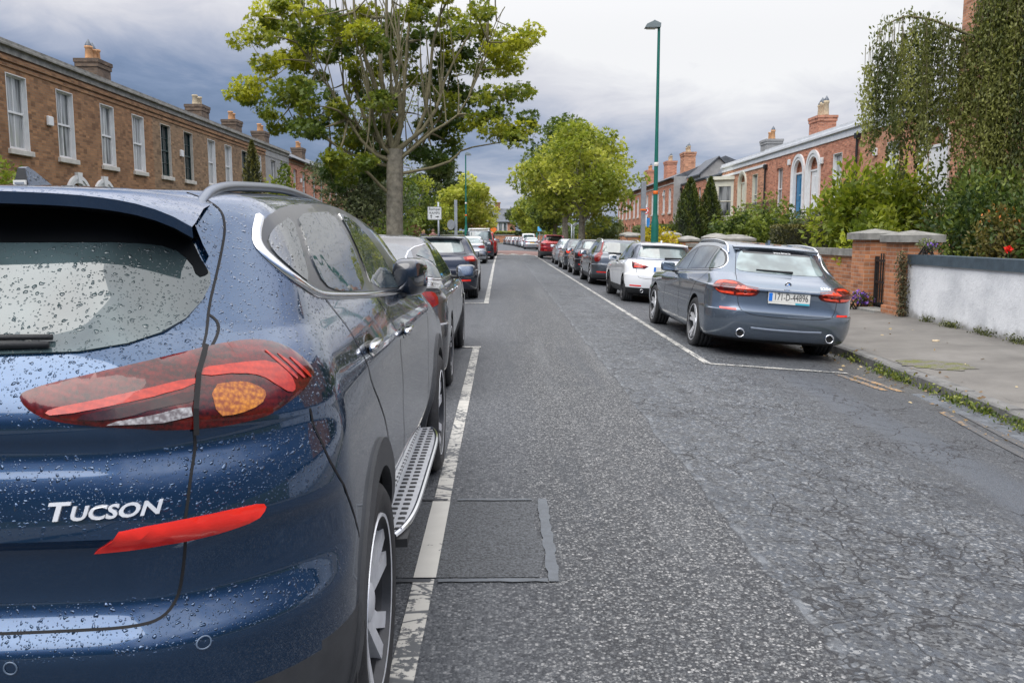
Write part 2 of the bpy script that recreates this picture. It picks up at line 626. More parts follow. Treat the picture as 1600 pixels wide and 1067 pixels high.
    def strip(self, mb, pts, az, w=0.005, off=0.0012, h=0.0, both=True, close=False):
        if close: pts = list(pts) + [pts[0]]
        C = self.strip_pts(pts, az)
        rows = [(-.5, 0), (.5, 0)] if h <= 0 else [(-.5, 0), (-.3, h), (.3, h), (.5, 0)]
        for s in ((1, -1) if both else (1,)):
            vs, fs = [], []
            for i, (p, n) in enumerate(C):
                t = (C[min(i + 1, len(C) - 1)][0] - C[max(i - 1, 0)][0])
                if t.length < 1e-7: t = Vector((0, 0, 1))
                sd = n.cross(t).normalized()
                for a, hh in rows:
                    q = p + sd * (a * w) + n * (off + hh)
                    vs.append((q.x * s, q.y, q.z))
            m = len(rows)
            for i in range(len(C) - 1):
                for k in range(m - 1):
                    f = (i * m + k, i * m + k + 1, (i + 1) * m + k + 1, (i + 1) * m + k)
                    fs.append(f)
            mb.add(vs, fs)

    def seam(self, pts, az, w=0.006, both=True):
        self.strip(self.seams, chaikin(pts, 2), az, w, 0.0012, 0, both)

    def trim(self, name, pts, az, mat, w=0.02, h=0.006, both=True, close=False, parent=None, off=.001, smooth=0):
        for sgn in ((1, -1) if both else (1,)):
            mb = MB()
            self.strip(mb, chaikin(pts, smooth, close), az, w, off, h, False, close)
            mb.v = [(a * sgn, b, c) for a, b, c in mb.v]
            o = mb.build(name, mat, parent or self.root, smooth=True)
        return o

    def finish(self, extra_mats=None, clad_fn=None, name='body'):
        bm = self.bm
        lay = None
        for (yw, zw, rw) in self.arches:
            kill = [f for f in bm.faces if (lambda c: (c.y - yw) ** 2 + (c.z - zw) ** 2 < rw * rw and abs(c.x) > self.hw - 0.38)(f.calc_center_median())]
            bmesh.ops.delete(bm, geom=kill, context='FACES')
        wells = []
        for (yw, zw, rw) in self.arches:
            be = [e for e in bm.edges if len(e.link_faces) == 1 and all(abs(v.co.x) > self.hw - 0.30 and (v.co.y - yw) ** 2 + (v.co.z - zw) ** 2 < (rw + 0.12) ** 2 for v in e.verts)]
            done = set()
            for e in be:
                for v in e.verts:
                    if v in done: continue
                    done.add(v)
                    if v.co.z > 0.24:
                        d = Vector((v.co.y - yw, v.co.z - zw))
                        if abs(d.length - rw) < 0.08 and d.length > 0:
                            d = d.normalized() * rw
                            v.co.y, v.co.z = yw + d.x, zw + d.y
            r = bmesh.ops.extrude_edge_only(bm, edges=be)
            nv = [g for g in r['geom'] if isinstance(g, bmesh.types.BMVert)]
            for v in nv:
                v.co.x = math.copysign(self.hw - 0.42, v.co.x)
            for g in r['geom']:
                if isinstance(g, bmesh.types.BMFace):
                    g.material_index = 1
        for f in bm.faces:
            f.smooth = True
            c = f.calc_center_median()
            if f.material_index == 0 and f.normal.z < -0.8 and c.z < 0.4:
                f.material_index = 1
            if clad_fn and f.material_index == 0:
                k = clad_fn(c)
                if k: f.material_index = k
        # panel gaps are part of the body's surface
        for idx in range(0, 1):
            vv = [bm.verts.new(v) for v in self.seams.v]
            for f in self.seams.f:
                try:
                    nf = bm.faces.new([vv[i] for i in f]); nf.material_index = 2
                except ValueError:
                    pass
        me = bpy.data.meshes.new(name)
        bm.to_mesh(me); bm.free()
        sharp_by_angle(me, 38)
        for m in self.side_mats + list(extra_mats or []):
            me.materials.append(m)
        o = bpy.data.objects.new(name, me)
        COL.objects.link(o); o.parent = self.root
        self.body = o
        return o

    # -- parts
    def wheel(self, side, y, r, width, xo, rim=None, spokes=5, style='twin', rim_m=None, steer=0.0, n=40):
        """xo = x of the outer sidewall"""
        rim = rim or r * 0.70
        h = width / 2
        w = empty('wheel', (side * (xo - h), y, r), 0, self.root)
        mb = MB()
        prof = [(rim, -h + .01), (rim + .02, -h), (r - .035, -h - .004), (r - .012, -h + .012), (r, -h + .03)]
        for g in (-0.45, 0.0, 0.45):
            c = g * h
            prof += [(r, c - .006), (r - .008, c - .005), (r - .008, c + .005), (r, c + .006)]
        prof += [(r, h - .03), (r - .012, h - .012), (r - .035, h + .004), (rim + .02, h), (rim, h - .01)]
        if side < 0: prof = [(a, -b) for a, b in prof]
        mb.lathe(prof, n, 'X')
        mb.build('tyre', RUBBER, w, smooth=True)
        mb = MB()
        s = side
        mb.cur = 1
        mb.lathe([(rim + .004, s * (h - .012)), (rim - .02, s * (h - .03)), (rim - .03, -s * h * .6), (0.001, -s * h * .6)], n, 'X')
        mb.lathe([(0.15, s * (h * .1)), (0.15, s * (h * .1 + .005)), (0.001, s * (h * .1 + .005))], n, 'X')
        mb.cur = 0
        mb.lathe([(rim + .004, s * (h - .014)), (rim + .001, s * (h + .000)), (rim - .008, s * (h - .002))], n, 'X')
        mb.cur = 1
        mb.lathe([(rim - .008, s * (h - .002)), (rim - .02, s * (h - .03))], n, 'X')
        mb.cur = 0
        for k in range(spokes):
            a0 = 2 * PI * k / spokes + 0.3
            lobes = (-1, 1) if style != 'single' else (0,)
            for l in lobes:
                da = l * (0.16 if style == 'twin' else 0.22)
                sw = 0.2 if style == 'swirl' else 0.0
                sec = []
                for t in (0, .5, 1):
                    rr_ = .05 + (rim - .012 - .05) * t
                    an = a0 + da * (0.55 + 0.45 * t) + sw * (t - .5)
                    hwid = (.034 if style == 'single' else .024 if style == 'swirl' else .019) * (1.15 - .45 * t + (.35 * t * t))
                    cx = s * (h - .045 + .03 * t)
                    for e in (-1, 1):
                        y_, z_ = rr_ * math.cos(an) - e * hwid * math.sin(an), rr_ * math.sin(an) + e * hwid * math.cos(an)
                        sec.append(((cx, y_, z_), (cx - s * .035, y_, z_)))
                vs = [p for q in sec for p in q]
                fs = []
                for t in range(2):
                    b = t * 4
                    fs += [(b, b + 2, b + 6, b + 4), (b, b + 4, b + 5, b + 1), (b + 2, b + 3, b + 7, b + 6), (b + 1, b + 5, b + 7, b + 3)]
                mb.add(vs, fs)
        mb.lathe([(.058, s * (h - .05)), (.055, s * (h - .03)), (.03, s * (h - .022)), (.0008, s * (h - .022))], 20, 'X')
        mb.build('rim', [rim_m or ALLOY, DARKALLOY], w, auto=35)
        if steer: w.rotation_euler = (0, 0, steer)
        return w

    def blob(self, name, c, s, mat, e=0.7, parent=None, n=14, rz=0.0, taper=0.0):
        vs, fs = [], []
        def sg(v): return math.copysign(abs(v) ** e, v)
        for i in range(n + 1):
            la = -PI / 2 + PI * i / n
            for k in range(n * 2):
                lo = PI * k / n
                p = Vector((sg(math.cos(la)) * sg(math.cos(lo)) * s[0], sg(math.cos(la)) * sg(math.sin(lo)) * s[1], sg(math.sin(la)) * s[2]))
                p.z *= 1 - taper * p.x / s[0]
                p.rotate(Matrix.Rotation(rz, 3, 'Z'))
                vs.append((p.x + c[0], p.y + c[1], p.z + c[2]))
        m = n * 2
        for i in range(n):
            for k in range(m):
                fs.append((i * m + k, i * m + (k + 1) % m, (i + 1) * m + (k + 1) % m, (i + 1) * m + k))
        mb = MB(); mb.add(vs, fs)
        o = mb.build(name, mat, parent or self.root, smooth=True)
        return o

    def mirrors(self, y, z, x0, mat=None, out=0.14, size=(0.11, 0.06, 0.075), folded=False, only=(1, -1)):
        for s in only:
            c = (s * (x0 + (out * .5 if folded else out)), y + (.06 if folded else 0), z)
            o = self.blob('side_mirror', c, size if not folded else (0.06, 0.10, 0.078), mat or self.paint, 0.62, rz=s * (-.25 if folded else .12))
            mb = MB()
            mb.box(min(s * (x0 - .03), s * (x0 + .06)), max(s * (x0 - .03), s * (x0 + .06)), y - .02, y + .06, z - .085, z - .05, .008)
            mb.build('mirror_arm', BLACKTRIM, o)
            mb = MB()
            yy = c[1] - (size[1] if not folded else .0) - .001
            if folded:
                xx = c[0] - s * .057
                mb.prism([(c[1] - .075, z - .05), (c[1] + .075, z - .055), (c[1] + .08, z + .05), (c[1] - .07, z + .055)], 'X', xx, xx - s * .006)
            else:
                mb.prism([(c[0] - .085, z - .055), (c[0] + .085, z - .05), (c[0] + .08, z + .055), (c[0] - .08, z + .055)], 'Y', yy, yy - .004)
            mb.build('mirror_glass', MIRROR, o)

    def plate(self, u, z, text=None, w=.52, h=.11, mat=None, az=0, tilt=0.0, blue=True, size=.098, foot=None):
        h0, n = self.cast(u, z, az)
        mb = MB()
        mb.box(-w / 2, w / 2, -.006, .004, -h / 2, h / 2, .003)
        if blue:
            mb.cur = 1
            mb.box(-w / 2 + .006, -w / 2 + .05, -.0085, -.005, -h / 2 + .006, h / 2 - .006)
        if foot:
            mb.cur = 2
            mb.box(-w / 2 + .004, w / 2 - .004, -.008, .004, -h / 2 - .024, -h / 2 - .001)
            mb.cur = 3
            mb.box(.08, w / 2 - .006, -.0095, -.007, -h / 2 - .022, -h / 2 - .003)
        tealm = pmat('plate_teal', (0.02, 0.36, 0.48), 0.4)
        o = mb.build('number_plate', [mat or PLATEW, PLATEB, PLATEW, tealm], self.root, loc=(h0.x, h0.y - .012, h0.z))
        o.rotation_euler = (tilt, 0, 0)
        if text:
            t = text_mesh('plate_lettering', text, size, PLATETXT, o, extrude=.0012, align='CENTER')
            t.location = (.022 if blue else 0, -.0075, -size * .34)
            t.rotation_euler = (PI / 2, 0, 0)
            bx = max(1e-3, t.dimensions.x)
            t.scale = (min(1.0, (w - (.11 if blue else .06)) / bx), 1.22, 1)
        return o

    def text_on(self, name, s, u, z, size, az, mat, slope=0.0, ext=.002, sx=1.0, shear=0.0, off=.001, parent=None, bold=0.0):
        V, Fc = font_geom(s, size, ext, bold=bold)
        vs = []
        for x, y, zz in V:
            h, n = self.cast(u + (x * sx + shear * y), z + y + slope * x, az)
            p = h + n * (off + zz + ext)
            vs.append(p)
        mb = MB(); mb.add(vs, Fc)
        return mb.build(name, mat, parent or self.root, fix=False)


def chaikin(pts, n, close=False):
    pts = [tuple(p) for p in pts]
    for _ in range(n):
        q = []
        m = len(pts)
        for i in range(m if close else m - 1):
            a, b = pts[i], pts[(i + 1) % m]
            q += [(a[0] * .75 + b[0] * .25, a[1] * .75 + b[1] * .25), (a[0] * .25 + b[0] * .75, a[1] * .25 + b[1] * .75)]
        pts = q if close else [pts[0]] + q[1:-1] + [pts[-1]]
    return pts


def clip_poly(poly, ax, lim, keep_gt):
    out = []
    n = len(poly)
    for i in range(n):
        a, b = poly[i], poly[(i + 1) % n]
        ia = (a[ax] > lim) == keep_gt
        ib = (b[ax] > lim) == keep_gt
        if ia: out.append(a)
        if ia != ib:
            t = (lim - a[ax]) / (b[ax] - a[ax])
            out.append((a[0] + (b[0] - a[0]) * t, a[1] + (b[1] - a[1]) * t))
    return out


def inset_poly(poly, d):
    """move each corner towards the middle of its edges' inner normals"""
    n = len(poly)
    ar = sum(poly[i][0] * poly[(i + 1) % n][1] - poly[(i + 1) % n][0] * poly[i][1] for i in range(n))
    sg = 1 if ar > 0 else -1
    out = []
    for i in range(n):
        p0, p1, p2 = Vector(poly[i - 1]), Vector(poly[i]), Vector(poly[(i + 1) % n])
        e1 = (p1 - p0).normalized(); e2 = (p2 - p1).normalized()
        n1 = Vector((-e1.y, e1.x)) * sg; n2 = Vector((-e2.y, e2.x)) * sg
        b = n1 + n2
        if b.length < 1e-6: b = n1
        b.normalize()
        k = d / max(.45, b.dot(n1))
        out.append((p1.x + b.x * k, p1.y + b.y * k))
    return out


def _segd(p, a, b):
    ax, ay = a; bx, by = b
    dx, dy = bx - ax, by - ay
    l = dx * dx + dy * dy
    t = 0 if l == 0 else max(0, min(1, ((p[0] - ax) * dx + (p[1] - ay) * dy) / l))
    return math.hypot(p[0] - ax - t * dx, p[1] - ay - t * dy)


def font_geom(s, size, ext=0.0, align='LEFT', bold=0.0):
    cu = bpy.data.curves.new('lettering', 'FONT')
    cu.body = s; cu.size = size; cu.extrude = ext; cu.align_x = align
    cu.resolution_u = 3; cu.offset = bold
    o = bpy.data.objects.new('lettering', cu)
    COL.objects.link(o)
    dg = bpy.context.evaluated_depsgraph_get()
    me = bpy.data.meshes.new_from_object(o.evaluated_get(dg))
    V = [tuple(v.co) for v in me.vertices]
    Fc = [tuple(p.vertices) for p in me.polygons]
    bpy.data.objects.remove(o); bpy.data.curves.remove(cu); bpy.data.meshes.remove(me)
    return V, Fc


def text_mesh(name, s, size, mat, parent, extrude=.001, align='CENTER'):
    V, Fc = font_geom(s, size, extrude, align)
    o = mobj(name, V, Fc, mat, parent)
    bpy.context.view_layer.update()
    return o


# ------------------------------------------------------------------ other makes of car, from a table of measures
def car_body(P):
    hw, ro, wb, fo = P['hw'], P['ro'], P['wb'], P['fo']
    H = P['H']; rw = P.get('rw', hw - .32)
    zb, zf = P['zb'], P.get('zf', P['zb'] - .08)
    gy, gz = P['gb']; ty, tz = P['gt']
    cy = P.get('cowl', wb - .62); ry = P.get('roof_y', wb - 1.45)
    hood = P.get('hood', zf - .02)
    nose = wb + fo
    res = P.get('res', .05)
    k = 1.0 if res < .04 else .55
    seg = tuple(max(4, int(n * k)) for n in (12, 14, 24, 30, 24, 8, 8))
    y1, y2 = P.get('y1', .5), wb - .7
    rr = P.get('rr', (.34, .36)); br = P.get('br', .07)
    sal = P.get('saloon', False)
    def rg(z, yr, w, yf, rr_=None, br_=None, bf=.2, fr=(.35, .35), y1_=None, y2_=None):
        return ring(z, yr, br if br_ is None else br_, rr_ or rr, w, y1_ or y1, y2_ or y2, yf, bf, fr, seg)
    gr = P.get('clear', .20)
    bz = P.get('bumper', .66)
    fl = P.get('flare', .012)
    RG = [
        rg(gr, -ro + .24, hw - .14, nose - .22),
        rg(gr + .045, -ro + .10, (hw - .04, hw - .075, hw - .075, hw - .06), nose - .10),
        rg(.40, -ro + .02, (hw - .006, hw - .03, hw - .03, hw - .02), nose - .03),
        rg(bz - .10, -ro, (hw, hw - fl, hw - fl, hw - .01), nose),
        rg(bz, -ro + .004, (hw, hw - fl, hw - fl, hw - .01), nose),
        rg((bz + .012, bz + .012, bz + .012, .66), -ro + .036, (hw - .003, hw - fl, hw - fl, hw - .02), nose - .01),
        *([rg((c_ + a, c_ + a, zf - .2 + b, hood - .12 + b), -ro + d, (hw - .004, hw - fl + .002, hw - fl + .002, hw - .03), nose - .03) for c_ in (P['crease'],) for a, b, d in ((-.17, -.10, .058), (-.03, -.01, .070), (-.004, .0, .036))] if P.get('crease') else []),
        rg((zb - .20, zb - .22, zf - .2, hood - .12) if not P.get('crease') else (P['crease'] + .012, P['crease'] + .012, zf - .19, hood - .11), -ro + P.get('tg', .06) - (.03 if P.get('crease') else 0), (hw - .004, hw - fl + .003, hw - fl + .003, hw - .03), nose - .03),
        rg((zb - .075, zb - .085, zf - .10, hood - .06), -ro + P.get('tg', .06) + .03, (hw - .014, hw - fl + .006, hw - fl + .004, hw - .05), nose - .07),
        rg((zb - .035, zb - .05, zf - .045, hood - .02), -ro + P.get('tg', .06) + (.03 if sal else .06), (hw - .04, hw - .03, hw - .03, hw - .08), nose - .16),
    ]
    if sal:
        dz = P['deck']
        RG.append(rg((dz - .02, zb, zf, hood), -ro + .10, (hw - .09, hw - .06, hw - .06, hw - .14), nose - .30, rr_=(.3, .22), y1_=gy + .25))
        RG.append(rg((dz + .005, zb + .02, zf + .02, hood + .08), gy, (hw - .16, hw - .085, hw - .085, hw - .11), cy + .12, rr_=(.16, .10), y1_=gy + .35, bf=.22, fr=(.22, .12), y2_=cy - .35))
    else:
        RG.append(rg((gz - .02, zb, zf, hood), gy - .03, (hw - .075, hw - .06, hw - .06, hw - .14), nose - .30, br_=.1))
        RG.append(rg((gz, zb + .025, zf + .025, hood + .08), gy, (hw - .095, hw - .085, hw - .085, hw - .11), cy + .12, br_=.12, bf=.22, fr=(.22, .12), y2_=cy - .35))
    zz0 = RG[-1]
    for t in (.5,):
        g0 = dz + .005 if sal else gz
        RG.append(rg((g0 + (tz - g0) * t, zb + (H - .09 - zb) * t, zf + (H - .09 - zf) * t, 0.5 * (hood + .08 + H - .12)), gy + (ty - gy) * (t * P.get('gbow', .94)),
                     tuple(a + (rw + .055 - a) * (t * .86) for a in (hw - .10, hw - .085, hw - .085, hw - .12)), cy + .12 + (ry - cy) * t * .92,
                     rr_=(.22, .16) if sal else rr, br_=.12, bf=.2, fr=(.22, .12), y1_=gy + .6 if sal else None, y2_=cy - .35 + (ry - cy) * t * .8))
    RG += [
        rg((tz, H - .085, H - .095, H - .12), ty, (rw + .04, rw + .055, rw + .055, rw + .02), ry + .16, rr_=(.28, .20), br_=.10, bf=.15, fr=(.22, .12), y1_=max(y1, ty + .5), y2_=ry - .2),
        rg((tz + .035, H - .032, H - .04, H - .06), ty + .04, (rw - .01, rw, rw, rw - .04), ry + .02, rr_=(.26, .2), br_=.09, bf=.13, fr=(.2, .12), y1_=max(y1, ty + .5), y2_=ry - .3),
        rg((tz + .055, H - .010, H - .014, H - .03), ty + .12, (rw - .14, rw - .13, rw - .13, rw - .17), ry - .12, rr_=(.2, .2), br_=.07, bf=.1, fr=(.2, .12), y1_=max(y1, ty + .5), y2_=ry - .4),
    ]
    last = RG[-1].copy(); last[:, 0] = 0; last[:, 2] += .012
    RG.append(last)
    ar = P.get('arch', P['wr'] + .05)
    c_ = Car('parked_car', RG, seg, res, P['paint'], P['loc'], P.get('rz', 0.0), P['label'], P.get('cat', 'car'), P.get('group'),
               arches=((0, P['wr'] + .005, ar), (wb, P['wr'] + .005, ar)))
    c_.root.rotation_euler = (0, P.get('roll', 0.0), P.get('rz', 0.0))
    return c_


def dress_car(car, P):
    hw, ro, wb, H = P['hw'], P['ro'], P['wb'], P['H']
    gy, gz = P['gb']; ty, tz = P['gt']
    far = P.get('far', False)
    grid = P.get('grid', .08)
    for pts, az in P.get('seams', []):
        car.seam(pts, az, P.get('seam_w', .007))
    cz = P.get('clad', 0); uz = P.get('upper', (99, None))
    car.finish([P.get('clad_m', CLAD), uz[1] or CLAD], (lambda c: 3 if c.z < cz else 4 if c.z > uz[0] and c.y < P['wb'] - .3 else 0))
    # glazing
    dlo = P['dlo']
    if P.get('frame', True):
        car.patch('window_frame', dlo, 90, GLOSSBLACK, .004, .012, grid, both=True, smooth=1)
    gm = P.get('glass', GLASS)
    ins = inset_poly(dlo, .022)
    cuts = [-9] + P.get('pillars', []) + [9]
    for i in range(len(cuts) - 1):
        pl = ins
        if cuts[i] > -9: pl = clip_poly(pl, 0, cuts[i] + .028, True)
        if cuts[i + 1] < 9: pl = clip_poly(pl, 0, cuts[i + 1] - .028, False)
        if len(pl) >= 3:
            car.patch('side_window', pl, 90, gm, .0065, .006, grid, both=True)
    if P.get('chrome_dlo'):
        car.trim('chrome_strip', dlo, 90, CHROME, .018, .006, close=True, smooth=1)
    rg = P['rear_glass']
    full = rg + [(-a, b) for a, b in rg[::-1] if a > 1e-6]
    car.patch('rear_window', full, 0, P.get('rglass', GLASSLT), .004, .012, grid, smooth=1)
    if P.get('band'):
        b = P['band']
        car.patch('dark_band', b + [(-a, z) for a, z in b[::-1] if a > 1e-6], 0, GLOSSBLACK, .006, .004, grid)
    for lp in P['lamps']:
        for mir in (False, True):
            L = car.patch('tail_lamp', lp['poly'], lp['az'], lp.get('mat', LAMPRED), lp.get('off', .006), .02, min(grid, .05), mirror=mir, smooth=lp.get('smooth', 1), bulge=.006)
            for nm, pl, m_ in lp.get('sub', []):
                car.patch(nm, pl, lp['az'], m_, .0135, .004, .05, mirror=mir, parent=L)
    for pl, az in P.get('reflectors', []):
        car.patch('rear_reflector', pl, az, REFLECT, .004, .008, .06, both=True)
    if P.get('plate'):
        car.plate(*P['plate'][:2], **P['plate'][2])
    for yw in (0, wb):
        for s in (1, -1):
            car.wheel(s, yw, P['wr'], P.get('ww', .225), P.get('wx', hw - .012), P.get('rim'), P.get('spokes', 5), P.get('rim_style', 'twin'), n=24 if far else 36, rim_m=P.get('rim_m'))
    if P.get('mirror'):
        my, mz, mx = P['mirror']
        car.mirrors(my, mz, mx, P.get('mirror_m'))
    for yy, zz in P.get('handles', []):
        for s in (1, -1):
            h, n_ = car.cast(yy, zz, 90)
            car.blob('door_handle', (s * (h.x + .012), yy, zz), (.014, .09, .014), P.get('handle_m', car.paint), .8, n=8)
    if P.get('wiper'):
        x0, x1, z0 = P['wiper']
        mb = MB()
        w0 = [car.cast(x0 + (x1 - x0) * t, z0 + .01 * t, 0)[0] for t in (0, .25, .5, .75, 1)]
        mb.tube([(p.x, p.y - .02, p.z) for p in w0], [.017, .014, .012, .010, .007], 6)
        mb.build('rear_wiper', BLACKTRIM, car.root, smooth=True)
    if P.get('rails'):
        y0, y1, x, hh = P['rails']
        for s in (1, -1):
            pts = []
            for t in np.linspace(0, 1, 16):
                yy = y0 + (y1 - y0) * t
                h, n_ = car.top(x, yy)
                e = 1 - abs(2 * t - 1) ** 6
                pts.append((s * x, yy, h.z - .012 + hh * e))
            mb = MB(); mb.tube(pts, .018, 8)
            mb.build('roof_rail', P.get('rail_m', CHROME), car.root, smooth=True)
    if P.get('spoiler'):
        dy, wsp = P['spoiler']
        vs, fs = [], []
        nx = 16
        for i in range(nx + 1):
            x = -wsp + 2 * wsp * i / nx
            k = abs(x) / wsp
            h, _ = car.top(x * .97, ty + .16)
            yl = ty - dy + .07 * k * k
            zl = tz + .03 - .015 * k * k
            vs += [(x * .97, h.y, h.z - .003), (x, yl + .02, zl + .012), (x, yl, zl), (x, yl + .01, zl - .025), (x * .97, ty + .02, tz - .02)]
        for i in range(nx):
            for k in range(4):
                fs.append((i * 5 + k, i * 5 + k + 1, i * 5 + 6 + k, i * 5 + 5 + k))
        mb = MB(); mb.add(vs, fs)
        mb.build('rear_spoiler', car.paint, car.root, auto=40)
    if P.get('fin'):
        h, _ = car.top(0, P['fin'])
        mb = MB()
        y = P['fin']
        mb.prism([(y - .07, h.z - .01), (y - .06, h.z + .05), (y - .03, h.z + .05), (y + .08, h.z - .004)], 'X', -.015, .015)
        mb.build('shark_fin_antenna', car.paint, car.root)
    for (x, z, r) in P.get('exhaust', []):
        for s in (1, -1):
            h, n_ = car.cast(x, z, 0)
            mb = MB()
            hy = h.y - .03
            mb.lathe([(r, hy), (r - .004, hy - .006), (r - .012, hy), (r - .014, hy + .06)], 20, 'Y', (s * x, 0, z))
            mb.lathe([(r, hy), (r, h.y + .06)], 20, 'Y', (s * x, 0, z))
            mb.build('exhaust_tip', CHROME, car.root, smooth=True)
            mb = MB()
            mb.lathe([(.001, h.y - .012), (r - .0135, h.y - .012)], 20, 'Y', (s * x, 0, z))
            mb.build('exhaust_bore', WELL, car.root)
    return car


def rect(x0, x1, z0, z1):
    return [(x0, z0), (x1, z0), (x1, z1), (x0, z1)]
# ------------------------------------------------------------------ the near blue crossover
def build_near_car():
    pt = paint('paint_deep_blue', (0.002, 0.036, 0.098), 0.74, 0.14, coat_ior=1.65, drops=0.75, dirt=.015)
    seg = (16, 16, 26, 30, 26, 8, 8)
    y1, y2 = 0.5, 1.9
    def rg(z, yr, w, yf, br=.075, rr=(.37, .42), bf=.18, fr=(.35, .35), yy2=y2, yy1=y1):
        return ring(z, yr, br, rr, w, yy1, yy2, yf, bf, fr, seg)
    RG = [
        rg(.22, -.66, (.78, .76, .76, .76), 3.36),
        rg(.27, -.78, (.88, .835, .835, .84), 3.46),
        rg(.40, -.865, (.925, .858, .858, .88), 3.53),
        rg((.56, .55, .55, .55), -.915, (.936, .905, .905, .90), 3.56),
        rg((.655, .66, .66, .62), -.925, (.938, .915, .912, .905), 3.56),
        rg((.70, .70, .70, .68), -.90, (.938, .916, .914, .905), 3.55),
        rg((.745, .745, .745, .72), -.880, (.937, .916, .914, .902), 3.54),
        rg((.845, .83, .83, .78), -.893, (.934, .918, .916, .898), 3.53),
        rg((.868, .86, .86, .80), -.913, (.932, .92, .917, .895), 3.53),
        rg((.96, .94, .93, .83), -.898, (.925, .921, .919, .89), 3.51),
        rg((1.02, 1.01, .99, .85), -.876, (.914, .921, .921, .88), 3.49),
        rg((1.056, 1.05, 1.02, .87), -.885, (.907, .925, .92, .87), 3.47),
        rg((1.11, 1.09, 1.05, .89), -.868, (.892, .912, .91, .86), 3.44),
        rg((1.17, 1.15, 1.09, .92), -.835, (.862, .888, .888, .83), 3.38, br=.10),
        rg((1.205, 1.205, 1.13, .95), -.80, (.835, .862, .862, .80), 3.28, br=.12),
        rg((1.215, 1.235, 1.155, 1.03), -.785, (.825, .840, .835, .78), 2.36, br=.13, rr=(.36, .40), bf=.22, fr=(.25, .12), yy2=1.9),
        rg((1.34, 1.37, 1.305, 1.20), -.675, (.772, .785, .78, .735), 2.08, br=.14, rr=(.36, .38), bf=.18, fr=(.25, .12), yy2=1.65),
        rg((1.455, 1.482, 1.435, 1.37), -.575, (.705, .722, .715, .675), 1.80, br=.13, rr=(.34, .34), bf=.16, fr=(.25, .12), yy2=1.4),
        rg((1.486, 1.515, 1.483, 1.433), -.53, (.655, .675, .665, .62), 1.52, br=.12, rr=(.32, .30), bf=.16, fr=(.22, .12), yy2=1.15),
        rg((1.505, 1.530, 1.505, 1.465), -.46, (.54, .57, .56, .50), 1.32, br=.1, rr=(.24, .24), bf=.13, fr=(.2, .12), yy2=.95),
    ]
    last = RG[-1].copy(); last[:, 0] = 0; last[:, 2] += .002
    RG.append(last)
    car = Car('parked_car', RG, seg, .022, pt, (-1.28, 2.33, 0), .007,
              'rain-beaded dark blue crossover parked nearest, its tailgate and red tail lamp filling the left corner', 'car',
              'cars parked along the left kerb', arches=((0, .352, .395), (2.67, .352, .395)))
    return car


